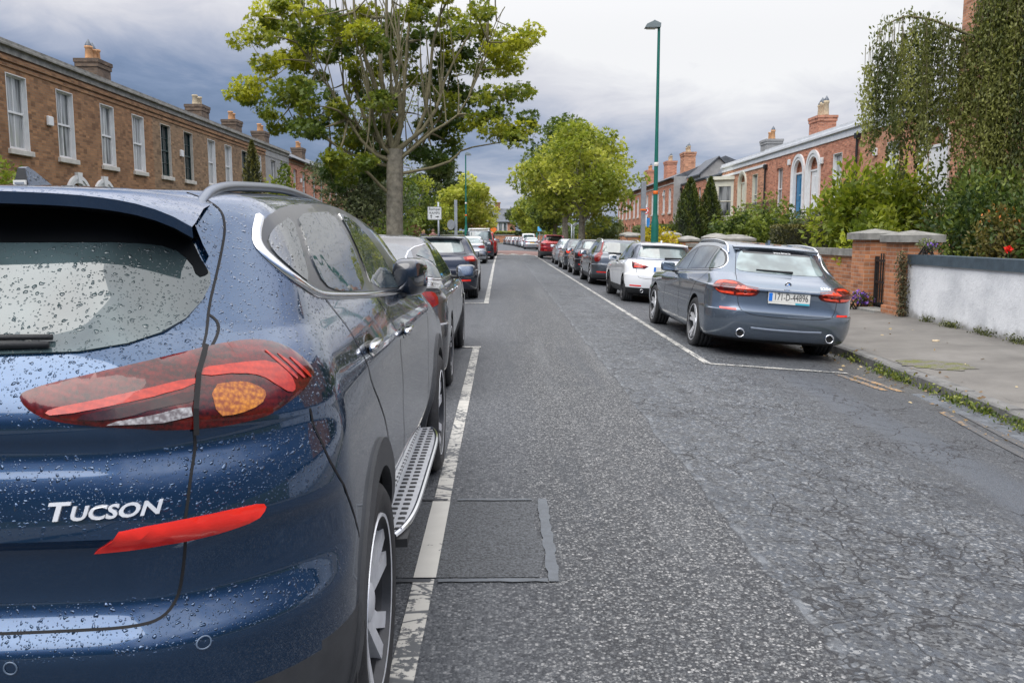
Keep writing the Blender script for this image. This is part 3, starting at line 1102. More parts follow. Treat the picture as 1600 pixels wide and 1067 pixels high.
def detail_near_car(car):
    root = car.root
    gap = [(.50, 1.512), (.58, 1.492), (.632, 1.462), (.650, 1.42), (.656, 1.375), (.661, 1.325), (.668, 1.244), (.686, 1.185), (.694, 1.136), (.700, 1.082), (.701, 1.011), (.698, .923), (.688, .851),
           (.678, .785), (.668, .735), (.650, .707), (.612, .698), (.482, .697), (.3, .697), (0, .697)]
    car.seam(gap, 0, .0055)
    car.seam([(.668, 1.244), (.690, 1.228), (.700, 1.20), (.694, 1.15)], 0, .006)
    car.seam([(-.60, 1.09), (-.60, 1.0), (-.585, .92), (-.50, .82), (-.42, .70)], 90, .006)
    car.seam([(-.175, 1.252), (-.145, 1.215), (-.125, 1.162), (-.115, 1.10), (-.055, 1.0), (.10, .90), (.26, .79), (.36, .66), (.41, .5), (.42, .36)], 90, .006)
    car.seam([(.44, 1.215), (.52, 1.12), (.60, 1.03), (.67, .93), (.72, .8), (.76, .6), (.76, .36)], 90, .006)
    car.seam([(1.62, 1.15), (1.78, 1.02), (1.85, .85), (1.90, .6), (1.90, .36)], 90, .006)
    # light catching press line in the lower doors
    body = car.finish([CLAD], lambda c: 3 if (c.z < .548 and (c.y < -.30 or c.y > 3.0)) or c.z < .385 else 0)
    # black frame of the side glass, panes, chrome strip
    frame = [(-.376, 1.381), (-.345, 1.41), (-.29, 1.444), (-.20, 1.464), (-.055, 1.479), (.2, 1.494), (.45, 1.502), (.75, 1.492), (1.0, 1.452), (1.2, 1.39), (1.42, 1.28), (1.56, 1.168),
             (1.2, 1.181), (.655, 1.205), (.22, 1.227), (-.005, 1.242), (-.15, 1.252), (-.25, 1.266), (-.345, 1.299), (-.374, 1.342)]
    gl = glassm('car_glass_wet', (0.02, 0.03, 0.034), drops=.4, ior=2.9)
    satin = pmat('satin_black_frame', (0.03, 0.032, 0.035), 0.35, var=.2, scale=10, coat=.3)
    car.patch('window_frame', frame, 90, satin, .004, .012, .05, both=True, smooth=1)
    q = [(-.352, 1.382), (-.315, 1.408), (-.26, 1.428), (-.118, 1.452), (-.20, 1.37), (-.275, 1.287), (-.325, 1.307), (-.354, 1.345)]
    rw = [(-.055, 1.455), (.2, 1.468), (.385, 1.474), (.43, 1.40), (.415, 1.31), (.35, 1.232), (.1, 1.243), (-.02, 1.250), (-.145, 1.274), (-.155, 1.34), (-.10, 1.41)]
    fw = [(.497, 1.474), (.60, 1.472), (.75, 1.448), (.92, 1.39), (1.06, 1.315), (1.16, 1.198), (1.04, 1.196), (.47, 1.226), (.52, 1.31), (.53, 1.39)]
    for nm, pl in (('quarter_window', q), ('rear_door_window', rw), ('front_door_window', fw)):
        car.patch(nm, pl, 90, gl, .0075, .008, .06, both=True, smooth=1)
    car.trim('chrome_strip', [(-.298, 1.446), (-.345, 1.414), (-.378, 1.380), (-.377, 1.342), (-.348, 1.298), (-.25, 1.264), (-.13, 1.247), (.22, 1.224), (.655, 1.202), (1.2, 1.178), (1.5, 1.165)], 90, CHROME, .024, .008, smooth=2)
    # rear screen
    hs = [(.352, 1.186), (.489, 1.188), (.565, 1.198), (.607, 1.213), (.637, 1.236), (.653, 1.269), (.657, 1.300), (.650, 1.322), (.630, 1.345), (.61, 1.38), (.58, 1.41), (.53, 1.448), (.46, 1.463), (.30, 1.468)]
    scr = [(0, 1.184)] + hs + [(0, 1.47)] + [(-a, b) for a, b in hs[::-1]]
    car.patch('rear_window', scr, 0, glassm('rear_glass_wet', (0.03, 0.045, 0.048), drops=.8, ior=1.75), .004, .012, .05)
    top = [(.40, 1.386), (.50, 1.386), (.572, 1.376), (.612, 1.345), (.632, 1.312), (.648, 1.318), (.644, 1.328), (.625, 1.352), (.60, 1.392), (.555, 1.437), (.50, 1.460), (.44, 1.466), (.30, 1.470)]
    car.patch('dark_band', [(0, 1.385)] + top + [(0, 1.472)] + [(-a, b) for a, b in top[::-1]], 0, pmat('screen_dark', (.006, .007, .008), .85, var=.3, spec=.05), .0055, .004, .05, smooth=1)  # shade of the car's interior painted as a matte sheet, with the dark rim
    car.patch('screen_fin', [(.545, 1.470), (.612, 1.462), (.640, 1.425), (.638, 1.350), (.622, 1.374), (.598, 1.416)], 0, car.paint, .014, .02, .03, both=True)
    # spoiler over the screen
    vs, fs = [], []
    nx = 40
    for i in range(nx + 1):
        x = -.635 + 1.27 * i / nx
        k = abs(x) / .635
        h, n = car.top(x * .96, -.32 - .03 * k)
        yl = -.705 + .13 * k ** 2.2
        zl = 1.494 - .012 * k * k - .058 * k ** 8
        sec = [(x * .96, h.y, h.z - .004), (x * .98, (h.y + yl) * .5, (h.z + zl) * .5 + .008), (x, yl + .02, zl + .004), (x, yl, zl - .004), (x, yl + .004, zl - .027), (x * .985, yl + .018, zl - .032), (x * .95, -.47 + .06 * k, 1.455 - .05 * k ** 4), (x * .95, -.40 + .03 * k, 1.47 - .05 * k ** 4)]
        vs += sec
    m = 8
    for i in range(nx):
        for k in range(m - 1):
            fs.append((i * m + k, i * m + k + 1, (i + 1) * m + k + 1, (i + 1) * m + k))
    mb = MB(); mb.add(vs, fs)
    for j in range(len(mb.mi)):
        if j % 7 >= 4: mb.mi[j] = 1
    mb.build('rear_spoiler', [car.paint, GLOSSBLACK], root, auto=40)
    # tail lamps
    lamp = [(-.307, 1.116), (-.297, 1.127), (-.243, 1.143), (-.145, 1.163), (-.011, 1.182), (.059, 1.188), (.118, 1.188), (.167, 1.176), (.204, 1.152), (.233, 1.115), (.212, 1.097), (.142, 1.071), (.082, 1.052), (.012, 1.046), (-.072, 1.047), (-.172, 1.059), (-.241, 1.069), (-.281, 1.080), (-.300, 1.096)]
    for mir in (False, True):
        L = car.patch('tail_lamp', lamp, 45, lampm('lamp_base', (.022, .002, .002), (.16, .006, .004)) if not mir else MATS['lamp_base'], .005, .02, .02, mirror=mir, bulge=.006, smooth=2)
        glow = MATS.get('lamp_bar') or lampm('lamp_bar', (.30, .014, .005), (.66, .045, .014), .5, .2)
        car.patch('smoked_lens', [(-.25, 1.080), (-.16, 1.097), (-.052, 1.113), (-.052, 1.094), (-.12, 1.088), (-.20, 1.073)], 45, MATS.get('lamp_smoke') or lampm('lamp_smoke', (.014, .002, .002), (.05, .004, .003)), .0122, .004, .03, mirror=mir, parent=L, smooth=1)
        car.patch('light_bar', [(-.278, 1.090), (-.25, 1.100), (-.16, 1.116), (-.048, 1.134), (-.048, 1.119), (-.16, 1.102), (-.268, 1.082)], 45, glow, .0122, .0012, .02, mirror=mir, parent=L, smooth=1)
        car.patch('light_bar', [(-.036, 1.146), (.05, 1.148), (.12, 1.145), (.15, 1.115), (.153, 1.088), (.135, 1.082), (.11, 1.10), (.08, 1.122), (.04, 1.131), (-.036, 1.131)], 45, glow, .0122, .0012, .02, mirror=mir, parent=L, smooth=1)
        for j in range(3):
            o_ = .026 * j
            car.patch('light_bar', [(.112 + o_, 1.164 - o_ * .35), (.122 + o_, 1.161 - o_ * .35), (.168 + o_ * .75, 1.108 - o_ * .05), (.160 + o_ * .75, 1.104 - o_ * .05)], 45, glow, .0122, .0012, .02, mirror=mir, parent=L, smooth=1)
        car.patch('indicator', [(-.028, 1.064), (-.028, 1.116), (.03, 1.118), (.062, 1.108), (.082, 1.092), (.06, 1.072), (.01, 1.062)], 45, LAMPAMBER, .0122, .004, .03, mirror=mir, parent=L, smooth=1)
        car.patch('reversing_lamp', [(-.20, 1.066), (-.185, 1.072), (-.09, 1.084), (-.07, 1.084), (-.07, 1.070), (-.12, 1.063)], 45, LAMPCLEAR, .0125, .004, .03, mirror=mir, parent=L)
        gm = MB()
        car.strip(gm, [(.690, 1.180), (.694, 1.136), (.700, 1.082), (.701, 1.04)], 0, .010, .0165, 0, both=False)
        if mir: gm.v = [(-a, b, c_) for a, b, c_ in gm.v]
        gm.build('lamp_gap', SEAM, L)
        car.patch('rear_reflector', [(-.232, .836), (-.205, .881), (-.164, .887), (-.103, .891), (-.024, .893), (.026, .8925), (.042, .889), (.046, .882), (.042, .875), (.030, .866), (.011, .859), (-.044, .851), (-.110, .845), (-.187, .839)], 45, REFLECT, .003, .008, .015, mirror=mir)
    # chrome lettering
    BADGE = pmat('badge_silver', (.80, .81, .83), .3, .45, var=.06, scale=20)
    car.text_on('badge_lettering', 'T', .468, .9045, .044, 0, BADGE, .03, .0026, 1.35, .25, bold=.0011)
    car.text_on('badge_lettering', 'UCSON', .508, .9045, .0335, 0, BADGE, .03, .0026, 1.27, .25, bold=.0009)
    # wheels, arch cladding
    for y in (0, 2.67):
        for s in (1, -1):
            car.wheel(s, y, .352, .245, .925, .252, 5, 'swirl', steer=0)
        for lo, hi in ((.392, .475),):
            a0, a1 = R(-16), R(196)
            n = 36
            arc = [(y + hi * math.cos(a0 + (a1 - a0) * i / n), .352 + hi * math.sin(a0 + (a1 - a0) * i / n)) for i in range(n + 1)]
            arc += [(y + lo * math.cos(a1 + (a0 - a1) * i / n), .352 + lo * math.sin(a1 + (a0 - a1) * i / n)) for i in range(n + 1)]
            car.patch('arch_cladding', arc, 90, CLAD, .010, .03, .05, both=True)
    for s in (1, -1):
        mb = MB()
        mb.box(min(s * .76, s * .93), max(s * .76, s * .93), -.455, -.435, .14, .50, .006)
        mb.build('mud_flap', BLACKTRIM, root)
        # running board
        mb = MB()
        y0, y1_ = .43, 2.06
        n = 40
        outer = []
        for i in range(n + 1):
            t = i / n
            yy = y0 + (y1_ - y0) * t
            xo = .955 - .05 * (abs(2 * t - 1) ** 6)
            outer.append((s * xo, yy))
        poly = outer + [(s * .82, y1_ - .03), (s * .82, y0 + .03)]
        if s < 0: poly = poly[::-1]
        mb.cur = 0
        mb.prism(poly, 'Z', .385, .400)
        mb.cur = 1
        for i in range(1, 30):
            yy = y0 + (y1_ - y0) * i / 30
            for xx, w_ in ((.918, .013), (.880, .012)):
                mb.box(min(s * (xx - w_), s * (xx + w_)), max(s * (xx - w_), s * (xx + w_)), yy - .0095, yy + .0095, .398, .4035, .002)
        mb.cur = 2
        mb.tube([(s * (abs(a) + .004), b, .393) for a, b in outer], .011, 8)
        mb.cur = 3
        mb.prism([(s * .80, y0 - .02), (s * .955, y0 + .0), (s * .955, y0 + .10), (s * .80, y0 + .10)][::s], 'Z', .355, .384)
        mb.build('running_board', [pmat('brushed_aluminium', (.62, .63, .65), .38, .7, var=.1, scale=30), BLACKTRIM, CHROME, BLACKTRIM], root, auto=35)
        # roof rail
        P = []
        for yy, hh in ((-.42, -.012), (-.30, .004), (-.18, .012), (0, .016), (.4, .018), (.9, .017), (1.2, .012), (1.42, .002), (1.50, -.012)):
            xx = .585 if yy < .9 else .585 - (yy - .9) * .05
            h, nn_ = car.top(xx, yy)
            P.append((s * xx, yy, h.z + hh))
        Q = np.array(P); tt = np.linspace(0, len(Q) - 1, 40)
        Q = pchip(np.arange(len(Q)), Q, tt)
        mb = MB()
        mb.tube([tuple(p) for p in Q], .0135, 10)
        mb.build('roof_rail', pmat('rail_silver', (.16, .18, .21), .3, .8, var=.1), root, smooth=True)
    # door handles
    for yy, zz in ((.03, 1.098), (.74, 1.062)):
        for s in (1, -1):
            h, n_ = car.cast(yy, zz, 90)
            car.blob('door_handle', (s * (h.x + .018), yy, zz), (.016, .092, .017), CHROME, .75)
            mb = MB()
            mb.cur = 0
            o = car.patch('handle_recess', [(yy + .075 * math.cos(a), zz + .03 * math.sin(a)) for a in [2 * PI * i / 20 for i in range(20)]], 90, GLOSSBLACK, .002, .004, .05, mirror=(s < 0))
    car.mirrors(1.13, 1.235, .83, pmat('mirror_navy', (.006, .010, .018), .1, var=.2, coat=1.0), folded=True)
    # wiper, sensors, antenna
    mb = MB()
    w0 = [car.cast(x, 1.203 + .004 * math.cos(x * 3), 0)[0] for x in (-.12, 0, .15, .30, .44)]
    mb.tube([(p.x, p.y - .02, p.z) for p in w0], [.016, .013, .011, .010, .006], 8)
    mb.tube([(p.x, p.y - .006, p.z + .012) for p in w0], .006, 6)
    mb.build('rear_wiper', BLACKTRIM, root, smooth=True)
    for x, z in ((.718, .655), (.400, .643), (-.718, .655), (-.400, .643)):
        car.trim('parking_sensor', [(x + .011 * math.cos(a), z + .0115 * math.sin(a)) for a in [2 * PI * i / 20 for i in range(20)]], 0, pmat('sensor_ring', (.10, .14, .20), .35), .003, .0015, both=False, close=True)
    h, n_ = car.top(0, .0)
    prof = [(-.085, -.01), (-.075, .056), (-.06, .060), (-.03, .050), (.03, .022), (.08, .004), (.10, -.01)]
    vs, fs = [], []
    for yy, zz in prof:
        k = max(0.1, (zz + .012) / .078)
        vs += [(-.024 + .022, yy, h.z - .012), (-.024 + .022 + .016 * k, yy, h.z + zz), (.024 + .022 - .016 * k, yy, h.z + zz), (.024 + .022, yy, h.z - .012)]
    for i in range(len(prof) - 1):
        for k in range(3):
            fs.append((i * 4 + k, i * 4 + k + 1, i * 4 + 5 + k, i * 4 + 4 + k))
    fs.append((0, 1, 2, 3))
    mb = MB(); mb.add(vs, fs)
    fin = mb.build('shark_fin_antenna', [car.paint, BLACKTRIM], root, auto=40)
    for p in fin.data.polygons:
        if p.normal.y < -.6: p.material_index = 1
    mb = MB()
    mb.box(.006, .038, -.090, -.084, h.z + .002, h.z + .024)
    mb.cur = 1
    mb.box(.010, .034, -.0915, -.0898, h.z + .014, h.z + .019)
    mb.box(.013, .031, -.0915, -.0898, h.z + .006, h.z + .010)
    st = mb.build('white_sticker', [PLATEW, pmat('sticker_grey', (.25, .27, .3), .5)], fin)
    st.rotation_euler = (0, 0, 0)
    return car
# ------------------------------------------------------------------ the other cars, near to far
GL, GR = 'cars parked along the left kerb', 'cars parked along the right kerb'
LAMPORANGE = pmat('lamp_orange_red', (.75, .05, .012), .12, var=.3, scale=20, coat=1.0)


def estate_measures():
    return dict(hw=.934, ro=1.09, wb=2.975, fo=.87, H=1.475, rw=.60, zb=.975, zf=.93, gb=(-.72, 1.06), gt=(-.36, 1.37), wr=.338, arch=.385,
                cowl=2.30, roof_y=1.55, hood=.90, res=.03, rr=(.40, .42), br=.10, bumper=.60, clear=.21, tg=.07, y1=.55, crease=.872,
                paint=paint('paint_blue_grey', (.135, .17, .215), .7, .24, dirt=.05), loc=(3.455, 11.40, -.15), rz=.004, roll=.075,
                label='blue grey estate car with a white number plate, parked nearest on the right', group=GR)


def build_estate():
    P = estate_measures()
    c = car_body(P)
    P.update(
        seams=[([(.47, 1.43), (.50, 1.40), (.585, 1.05), (.625, .94), (.618, .72), (.585, .62), (.50, .575), (.30, .556), (0, .552)], 0),
               ([(-.30, 1.05), (-.2, .98), (-.02, .90), (.16, .80), (.36, .62), (.40, .34)], 90), ([(1.06, 1.0), (1.03, .8), (1.04, .34)], 90),
               ([(2.02, .98), (2.1, .8), (2.12, .34)], 90), ],
        dlo=[(1.82, .99), (1.2, 1.0), (.5, 1.035), (-.186, 1.057), (-.38, 1.070), (-.44, 1.105), (-.425, 1.16), (-.33, 1.25), (-.24, 1.32), (-.12, 1.357), (.14, 1.38), (.6, 1.388), (.95, 1.375), (1.25, 1.32), (1.5, 1.22), (1.72, 1.06)],
        pillars=[-.02, 1.02], chrome_dlo=True, grid=.06,
        rear_glass=[(0, 1.075), (.4, 1.078), (.57, 1.09), (.545, 1.18), (.50, 1.28), (.455, 1.345), (.3, 1.358), (0, 1.362)],
        band=[(0, 1.315), (.44, 1.312), (.455, 1.348), (.3, 1.359), (0, 1.363)],
        rglass=glassm('estate_rear_glass', (.10, .13, .13), ior=2.0),
        lamps=[dict(az=45, smooth=1, poly=[(.104, .893), (.092, .942), (-.033, .965), (-.177, .957), (-.248, .929), (-.341, .905), (-.470, .889), (-.449, .834), (-.409, .788), (-.239, .777), (-.041, .790), (.052, .829)], mat=LAMPDARK,
                    sub=[('light_bar', [(.075, .90), (.06, .935), (-.03, .948), (-.17, .94), (-.21, .92), (-.03, .925), (.04, .905)], LAMPORANGE),
                         ('light_bar', [(.04, .835), (-.04, .805), (-.20, .795), (-.20, .835), (-.04, .835), (.03, .860)], LAMPORANGE),
                         ('light_bar', [(-.225, .91), (-.34, .885), (-.44, .872), (-.42, .835), (-.38, .805), (-.225, .795), (-.225, .83), (-.36, .835), (-.225, .875)], LAMPORANGE),
                         ('reversing_lamp', [(-.24, .868), (-.36, .858), (-.40, .846), (-.35, .842), (-.24, .848)], LAMPCLEAR)])],
        reflectors=[(rect(.63, .806, .608, .630), 0)],
        plate=(0, .80, dict(text='171-D-44896', foot=True, tilt=-.06)),
        wx=.925, ww=.245, rim=.245, spokes=5, rim_style='twin',
        mirror=(1.62, 1.03, .86), handles=[(.30, .905), (1.36, .875)], handle_m=c.paint,
        wiper=(.128, -.33, 1.105), rails=(-.30, 1.5, .60, .035), spoiler=(.035, .56), fin=.05, exhaust=[(.56, .331, .056)], glass=glassm('estate_glass', (.05, .06, .062), ior=2.3))
    dress_car(c, P)
    c.trim('bumper_strip', [(-.44, .40), (-.2, .392), (.2, .392), (.44, .40)], 0, pmat('bumper_strip_silver', (.30, .34, .40), .35, .6), .030, .006, both=False)
    # roundel: black ring, four quarters, thin silver rim
    h, n = c.cast(0, .953, 0)
    mb = MB()
    y = h.y - .006
    for k in range(4):
        mb.cur = 1 if k % 2 else 2
        a0 = PI / 2 * k
        pts = [(0, .953)] + [(.0245 * math.cos(a0 + PI / 2 * i / 6), .953 + .0245 * math.sin(a0 + PI / 2 * i / 6)) for i in range(7)]
        mb.prism(pts, 'Y', y - .004, y)
    mb.cur = 0
    mb.lathe([(.0245, y - .003), (.041, y - .003), (.041, y + .006)], 28, 'Y', (0, 0, .953))
    mb.cur = 3
    mb.lathe([(.039, y - .0035), (.0425, y - .002), (.0425, y + .006)], 28, 'Y', (0, 0, .953))
    mb.lathe([(.0235, y - .0045), (.0255, y - .0045), (.0255, y)], 28, 'Y', (0, 0, .953))
    mb.build('badge_roundel', [GLOSSBLACK, pmat('badge_white', (.8, .8, .8), .4), pmat('badge_blue', (.02, .20, .62), .4), CHROME], c.root)
    c.text_on('badge_lettering', '520d', .405, .925, .042, 0, MATS['badge_silver'], 0, .0018, 1.65, .2, bold=.0008)
    c.text_on('window_lettering', 'www.bmw.ie', -.055, 1.327, .034, 0, pmat('sticker_white', (.75, .76, .76), .5), 0, .0006, 1.25, 0, .0068)
    return c


def small_measures(**k):
    d = dict(hw=.885, ro=.78, wb=2.58, fo=.86, H=1.45, zb=.98, zf=.92, gb=(-.60, 1.02), gt=(-.33, 1.36), wr=.318, res=.05, far=True, grid=.10,
             dlo=[(1.55, .955), (.6, .985), (-.30, 1.01), (-.40, 1.06), (-.33, 1.20), (-.20, 1.31), (.1, 1.335), (.6, 1.34), (.9, 1.30), (1.2, 1.19)],
             pillars=[-.02, .72], rear_glass=[(0, 1.05), (.52, 1.055), (.60, 1.08), (.53, 1.27), (.47, 1.33), (0, 1.345)],
             lamps=[dict(az=45, poly=[(.16, .82), (.16, .96), (-.20, .95), (-.20, .83)])], reflectors=[(rect(.55, .74, .45, .48), 0)],
             plate=(0, .78, dict()), mirror=(1.35, .99, .82), handles=[(.30, .89), (1.12, .87)], seams=[([(.50, 1.36), (.62, 1.04), (.64, .85), (.62, .62), (.5, .58), (0, .58)], 0), ([(.84, .98), (.82, .34)], 90),
             ([(.36, .62), (.1, .82), (-.08, .98)], 90), ([(1.74, .95), (1.78, .34)], 90)], clear=.19, group=GR)
    d.update(k)
    return d


def far_measures(**k):
    """cars far down the road: the same kit, fewer parts in sight"""
    d = small_measures(res=.09, grid=.2, handles=[], seams=[], reflectors=[])
    d.update(k)
    return d


def saloon_measures(**k):
    d = small_measures(hw=.905, ro=1.05, wb=2.80, fo=.90, H=1.44, rw=.56, zb=.94, zf=.92, saloon=True, deck=1.00, gb=(-.42, 1.02), gt=(.28, 1.36), cowl=2.12, roof_y=1.42,
                       dlo=[(1.75, .97), (.8, .985), (-.10, 1.00), (-.26, 1.03), (-.14, 1.12), (.10, 1.24), (.35, 1.32), (.7, 1.345), (1.0, 1.335), (1.3, 1.26), (1.55, 1.12)],
                       pillars=[.10, .95], rear_glass=[(0, 1.06), (.50, 1.06), (.60, 1.07), (.54, 1.20), (.47, 1.325), (0, 1.345)],
                       lamps=[dict(az=45, poly=[(.02, .80), (.04, .92), (-.06, .95), (-.33, .92), (-.32, .81)])],
                       plate=(0, .72, dict()), mirror=(1.55, 1.0, .85), wr=.33,
                       seams=[([(.60, 1.00), (.63, .85), (.60, .64), (.45, .60), (0, .60)], 0), ([(.95, .97), (.93, .34)], 90), ([(.40, .6), (.1, .85), (-.05, .98)], 90), ([(1.9, .96), (1.95, .34)], 90)])
    d.update(k)
    return d


def build_cars():
    detail_near_car(build_near_car())
    build_estate()
    white = paint('paint_white', (.78, .79, .80), 0.0, .3)
    greyroof = paint('paint_roof_grey', (.16, .18, .22), .6, .3)
    out = []

    def go(P):
        c = car_body(P); dress_car(c, P); out.append(c); return c
    ROLL = .05
    # right side, beyond the estate
    a = go(small_measures(hw=.87, ro=.66, wb=2.47, H=1.42, zb=.97, zf=.90, gb=(-.50, 1.02), gt=(-.30, 1.33), paint=white, upper=(1.0, greyroof), loc=(3.60, 19.7, -.145), rz=.01, roll=ROLL, res=.035, grid=.06, far=False,
              label='white hatchback with a grey roof, parked just beyond the blue grey estate', rr=(.40, .36), br=.10, flare=.02,
              dlo=[(1.45, .93), (.6, .955), (-.10, .985), (-.24, 1.02), (-.20, 1.12), (-.08, 1.24), (.1, 1.30), (.5, 1.315), (.85, 1.28), (1.15, 1.17)], pillars=[.62],
              rear_glass=[(0, 1.05), (.45, 1.055), (.59, 1.08), (.55, 1.20), (.49, 1.30), (0, 1.315)],
              lamps=[dict(az=30, poly=[(.38, .80), (.36, .935), (.45, .95), (.12, .88), (.04, .86), (.12, .80)][::-1], smooth=0, mat=LAMPDARK,
                     sub=[('light_bar', [(.36, .90), (.36, .915), (.12, .865), (.10, .85)], LAMPORANGE), ('light_bar', [(.35, .825), (.35, .87), (.16, .845), (.16, .825)], LAMPORANGE), ('reversing_lamp', [(.30, .812), (.30, .824), (.16, .822), (.14, .812)], LAMPCLEAR)])],
              plate=(0, .80, dict(text='181-D', tilt=-.05)), exhaust=[(.50, .30, .04)], reflectors=[(rect(.52, .76, .40, .43), 0)], clad=.38, clad_m=BLACKTRIM, spoiler=(.09, .54), fin=.1, wiper=(.0, .42, 1.06), wr=.31, mirror=(1.22, .99, .80), rim_m=DARKALLOY))
    # lamps of the white hatchback sit either side of the plate; four interlocked rings on its tailgate
    h, n = a.cast(0, .915, 0)
    for k in (-1.5, -.5, .5, 1.5):
        mb = MB()
        c0 = (k * .034, h.y - .006, .925)
        mb.tube([(c0[0] + .021 * math.cos(2 * PI * i / 20), c0[1], c0[2] + .021 * math.sin(2 * PI * i / 20)) for i in range(21)], .003, 6, cap=False)
        mb.build('badge_ring', CHROME, a.root, smooth=True)
    go(small_measures(hw=.885, ro=.94, wb=2.64, H=1.46, paint=paint('paint_slate', (.10, .115, .135), .6, .3), loc=(3.56, 26.8, -.14), roll=ROLL, rz=.006, far=False, grid=.07, res=.04,
       label='slate grey estate with tall upright red tail lamps, parked two cars beyond the nearest estate', gb=(-.76, 1.0), gt=(-.56, 1.37), zb=.98,
       dlo=[(1.6, .96), (.6, .99), (-.50, 1.02), (-.60, 1.05), (-.56, 1.20), (-.48, 1.33), (0, 1.355), (.6, 1.35), (.95, 1.30), (1.25, 1.18)], pillars=[.0, .78],
       lamps=[dict(az=45, poly=[(.06, .74), (.10, .98), (.02, 1.05), (.10, 1.35), (.035, 1.37), (-.04, 1.05), (-.13, .97), (-.13, .74)], mat=LAMPRED)],
       rails=(-.45, 1.2, .56, .045), rail_m=CHROME, plate=(0, .72, dict()), clad=.36, fin=.0, reflectors=[(rect(.45, .74, .42, .455), 0)], wiper=(0, -.4, 1.03), rr=(.3, .3)))
    go(small_measures(paint=paint('paint_black_blue', (.012, .014, .022), .4, .25), loc=(3.56, 32.9, -.14), roll=ROLL, label='black hatchback with stepped red tail lamps, just behind the slate estate', H=1.44,
       lamps=[dict(az=45, smooth=0, poly=[(.14, .78), (.16, .93), (.08, 1.02), (-.02, 1.02), (-.04, .90), (-.24, .88), (-.22, .77)])]))
    go(saloon_measures(paint=paint('paint_dark_grey_saloon', (.035, .042, .052), .5, .27), loc=(3.57, 38.6, -.14), roll=ROLL, label='dark grey saloon with orange-red tail lamps, parked third along before the red crossover', group=GR, res=.06,
       lamps=[dict(az=45, poly=[(.02, .78), (.06, .93), (-.10, .97), (-.36, .92), (-.32, .78)], mat=LAMPORANGE)]))
    go(small_measures(paint=paint('paint_silver_hatch', (.40, .43, .46), .7, .3), loc=(3.62, 45.9, -.14), roll=ROLL, label='silver hatchback parked right behind the red crossover', H=1.43, res=.06,
       lamps=[dict(az=45, poly=[(.14, .84), (.16, .95), (-.06, .95), (-.08, .84)])]))
    go(small_measures(hw=.92, ro=.93, wb=2.70, fo=.92, H=1.67, paint=paint('paint_red', (.38, .006, .012), .45, .25), loc=(3.38, 58.2, -.11), roll=.04, zb=1.12, zf=1.06, gb=(-.70, 1.18), gt=(-.45, 1.56), wr=.36, clad=.52, res=.06,
       label='bright red crossover with black lower trim, beside the speed table on the right', bumper=.78, hood=1.02,
       dlo=[(1.7, 1.10), (.6, 1.13), (-.40, 1.18), (-.52, 1.24), (-.38, 1.42), (-.2, 1.50), (.2, 1.535), (.7, 1.53), (1.05, 1.47), (1.4, 1.32)], pillars=[-.05, .8],
       rear_glass=[(0, 1.22), (.55, 1.225), (.66, 1.26), (.60, 1.45), (.53, 1.53), (0, 1.545)], rglass=glassm('dark_rear', (.012, .012, .013), ior=1.5),
       lamps=[dict(az=45, poly=[(.17, .98), (.17, 1.06), (-.24, 1.05), (-.24, .95), (0, .96)], mat=LAMPDARK)], plate=(0, .95, dict()), spoiler=(.12, .58), mirror=(1.5, 1.15, .86), reflectors=[(rect(.5, .66, .56, .62), 0)]))
    go(saloon_measures(paint=paint('paint_silver_saloon', (.50, .52, .55), .7, .3), loc=(3.32, 101, -.10), roll=.03, label='silver saloon with a yellow number plate, beyond the speed table', group=GR, plate=(0, .80, dict(mat=PLATEY, blue=False)), res=.08, grid=.15))
    go(small_measures(paint=paint('paint_grey_hatch', (.16, .18, .20), .6, .3), loc=(3.35, 107, -.10), label='grey hatchback tucked in just past the silver saloon with the yellow plate', res=.08, grid=.15))
    go(small_measures(hw=.95, ro=.85, wb=2.9, fo=.8, H=1.95, rw=.76, zb=1.15, zf=1.1, gb=(-.78, 1.20), gt=(-.72, 1.84), paint=white, loc=(3.3, 113.5, -.1), cat='van', label='white van, tallest vehicle in the far right row', hood=1.08, bumper=.6, res=.08, grid=.15, rr=(.18, .18),
       dlo=[(1.9, 1.14), (.9, 1.16), (.85, 1.70), (1.2, 1.68), (1.55, 1.5)], pillars=[], rear_glass=[(0, 1.28), (.6, 1.28), (.68, 1.32), (.64, 1.68), (.58, 1.74), (0, 1.75)],
       lamps=[dict(az=45, poly=[(.14, .9), (.14, 1.5), (.04, 1.5), (.04, .9)])], mirror=(1.8, 1.2, .9)))
    cols = [((.30, .32, .35), 'light grey'), ((.02, .022, .026), 'black'), ((.55, .56, .58), 'pale silver'), ((.03, .05, .10), 'navy blue'), ((.70, .71, .72), 'white'), ((.06, .065, .07), 'charcoal'), ((.35, .37, .40), 'steel grey'), ((.025, .03, .035), 'dark')]
    for i, (cc, nm) in enumerate(cols):
        y = 119.5 + i * 5.8
        x = 3.3 + bend(y)
        P = (far_measures if i % 3 else far_measures)(paint=paint('paint_far_%s' % nm.replace(' ', '_'), cc, .4, .3), loc=(x, y, -.1), rz=bend_ang(y),
             label=['light grey hatchback first past the white van', 'black hatchback second past the white van', 'pale silver hatchback third past the white van', 'navy blue hatchback in the far row between a silver and a white one', 'white hatchback in the far row past the navy one', 'charcoal hatchback fourth from the end wall', 'steel grey hatchback near the end wall', 'dark hatchback last in the row, next to the end wall'][i], H=1.42 + .08 * (i % 3 == 1))
        go(P)
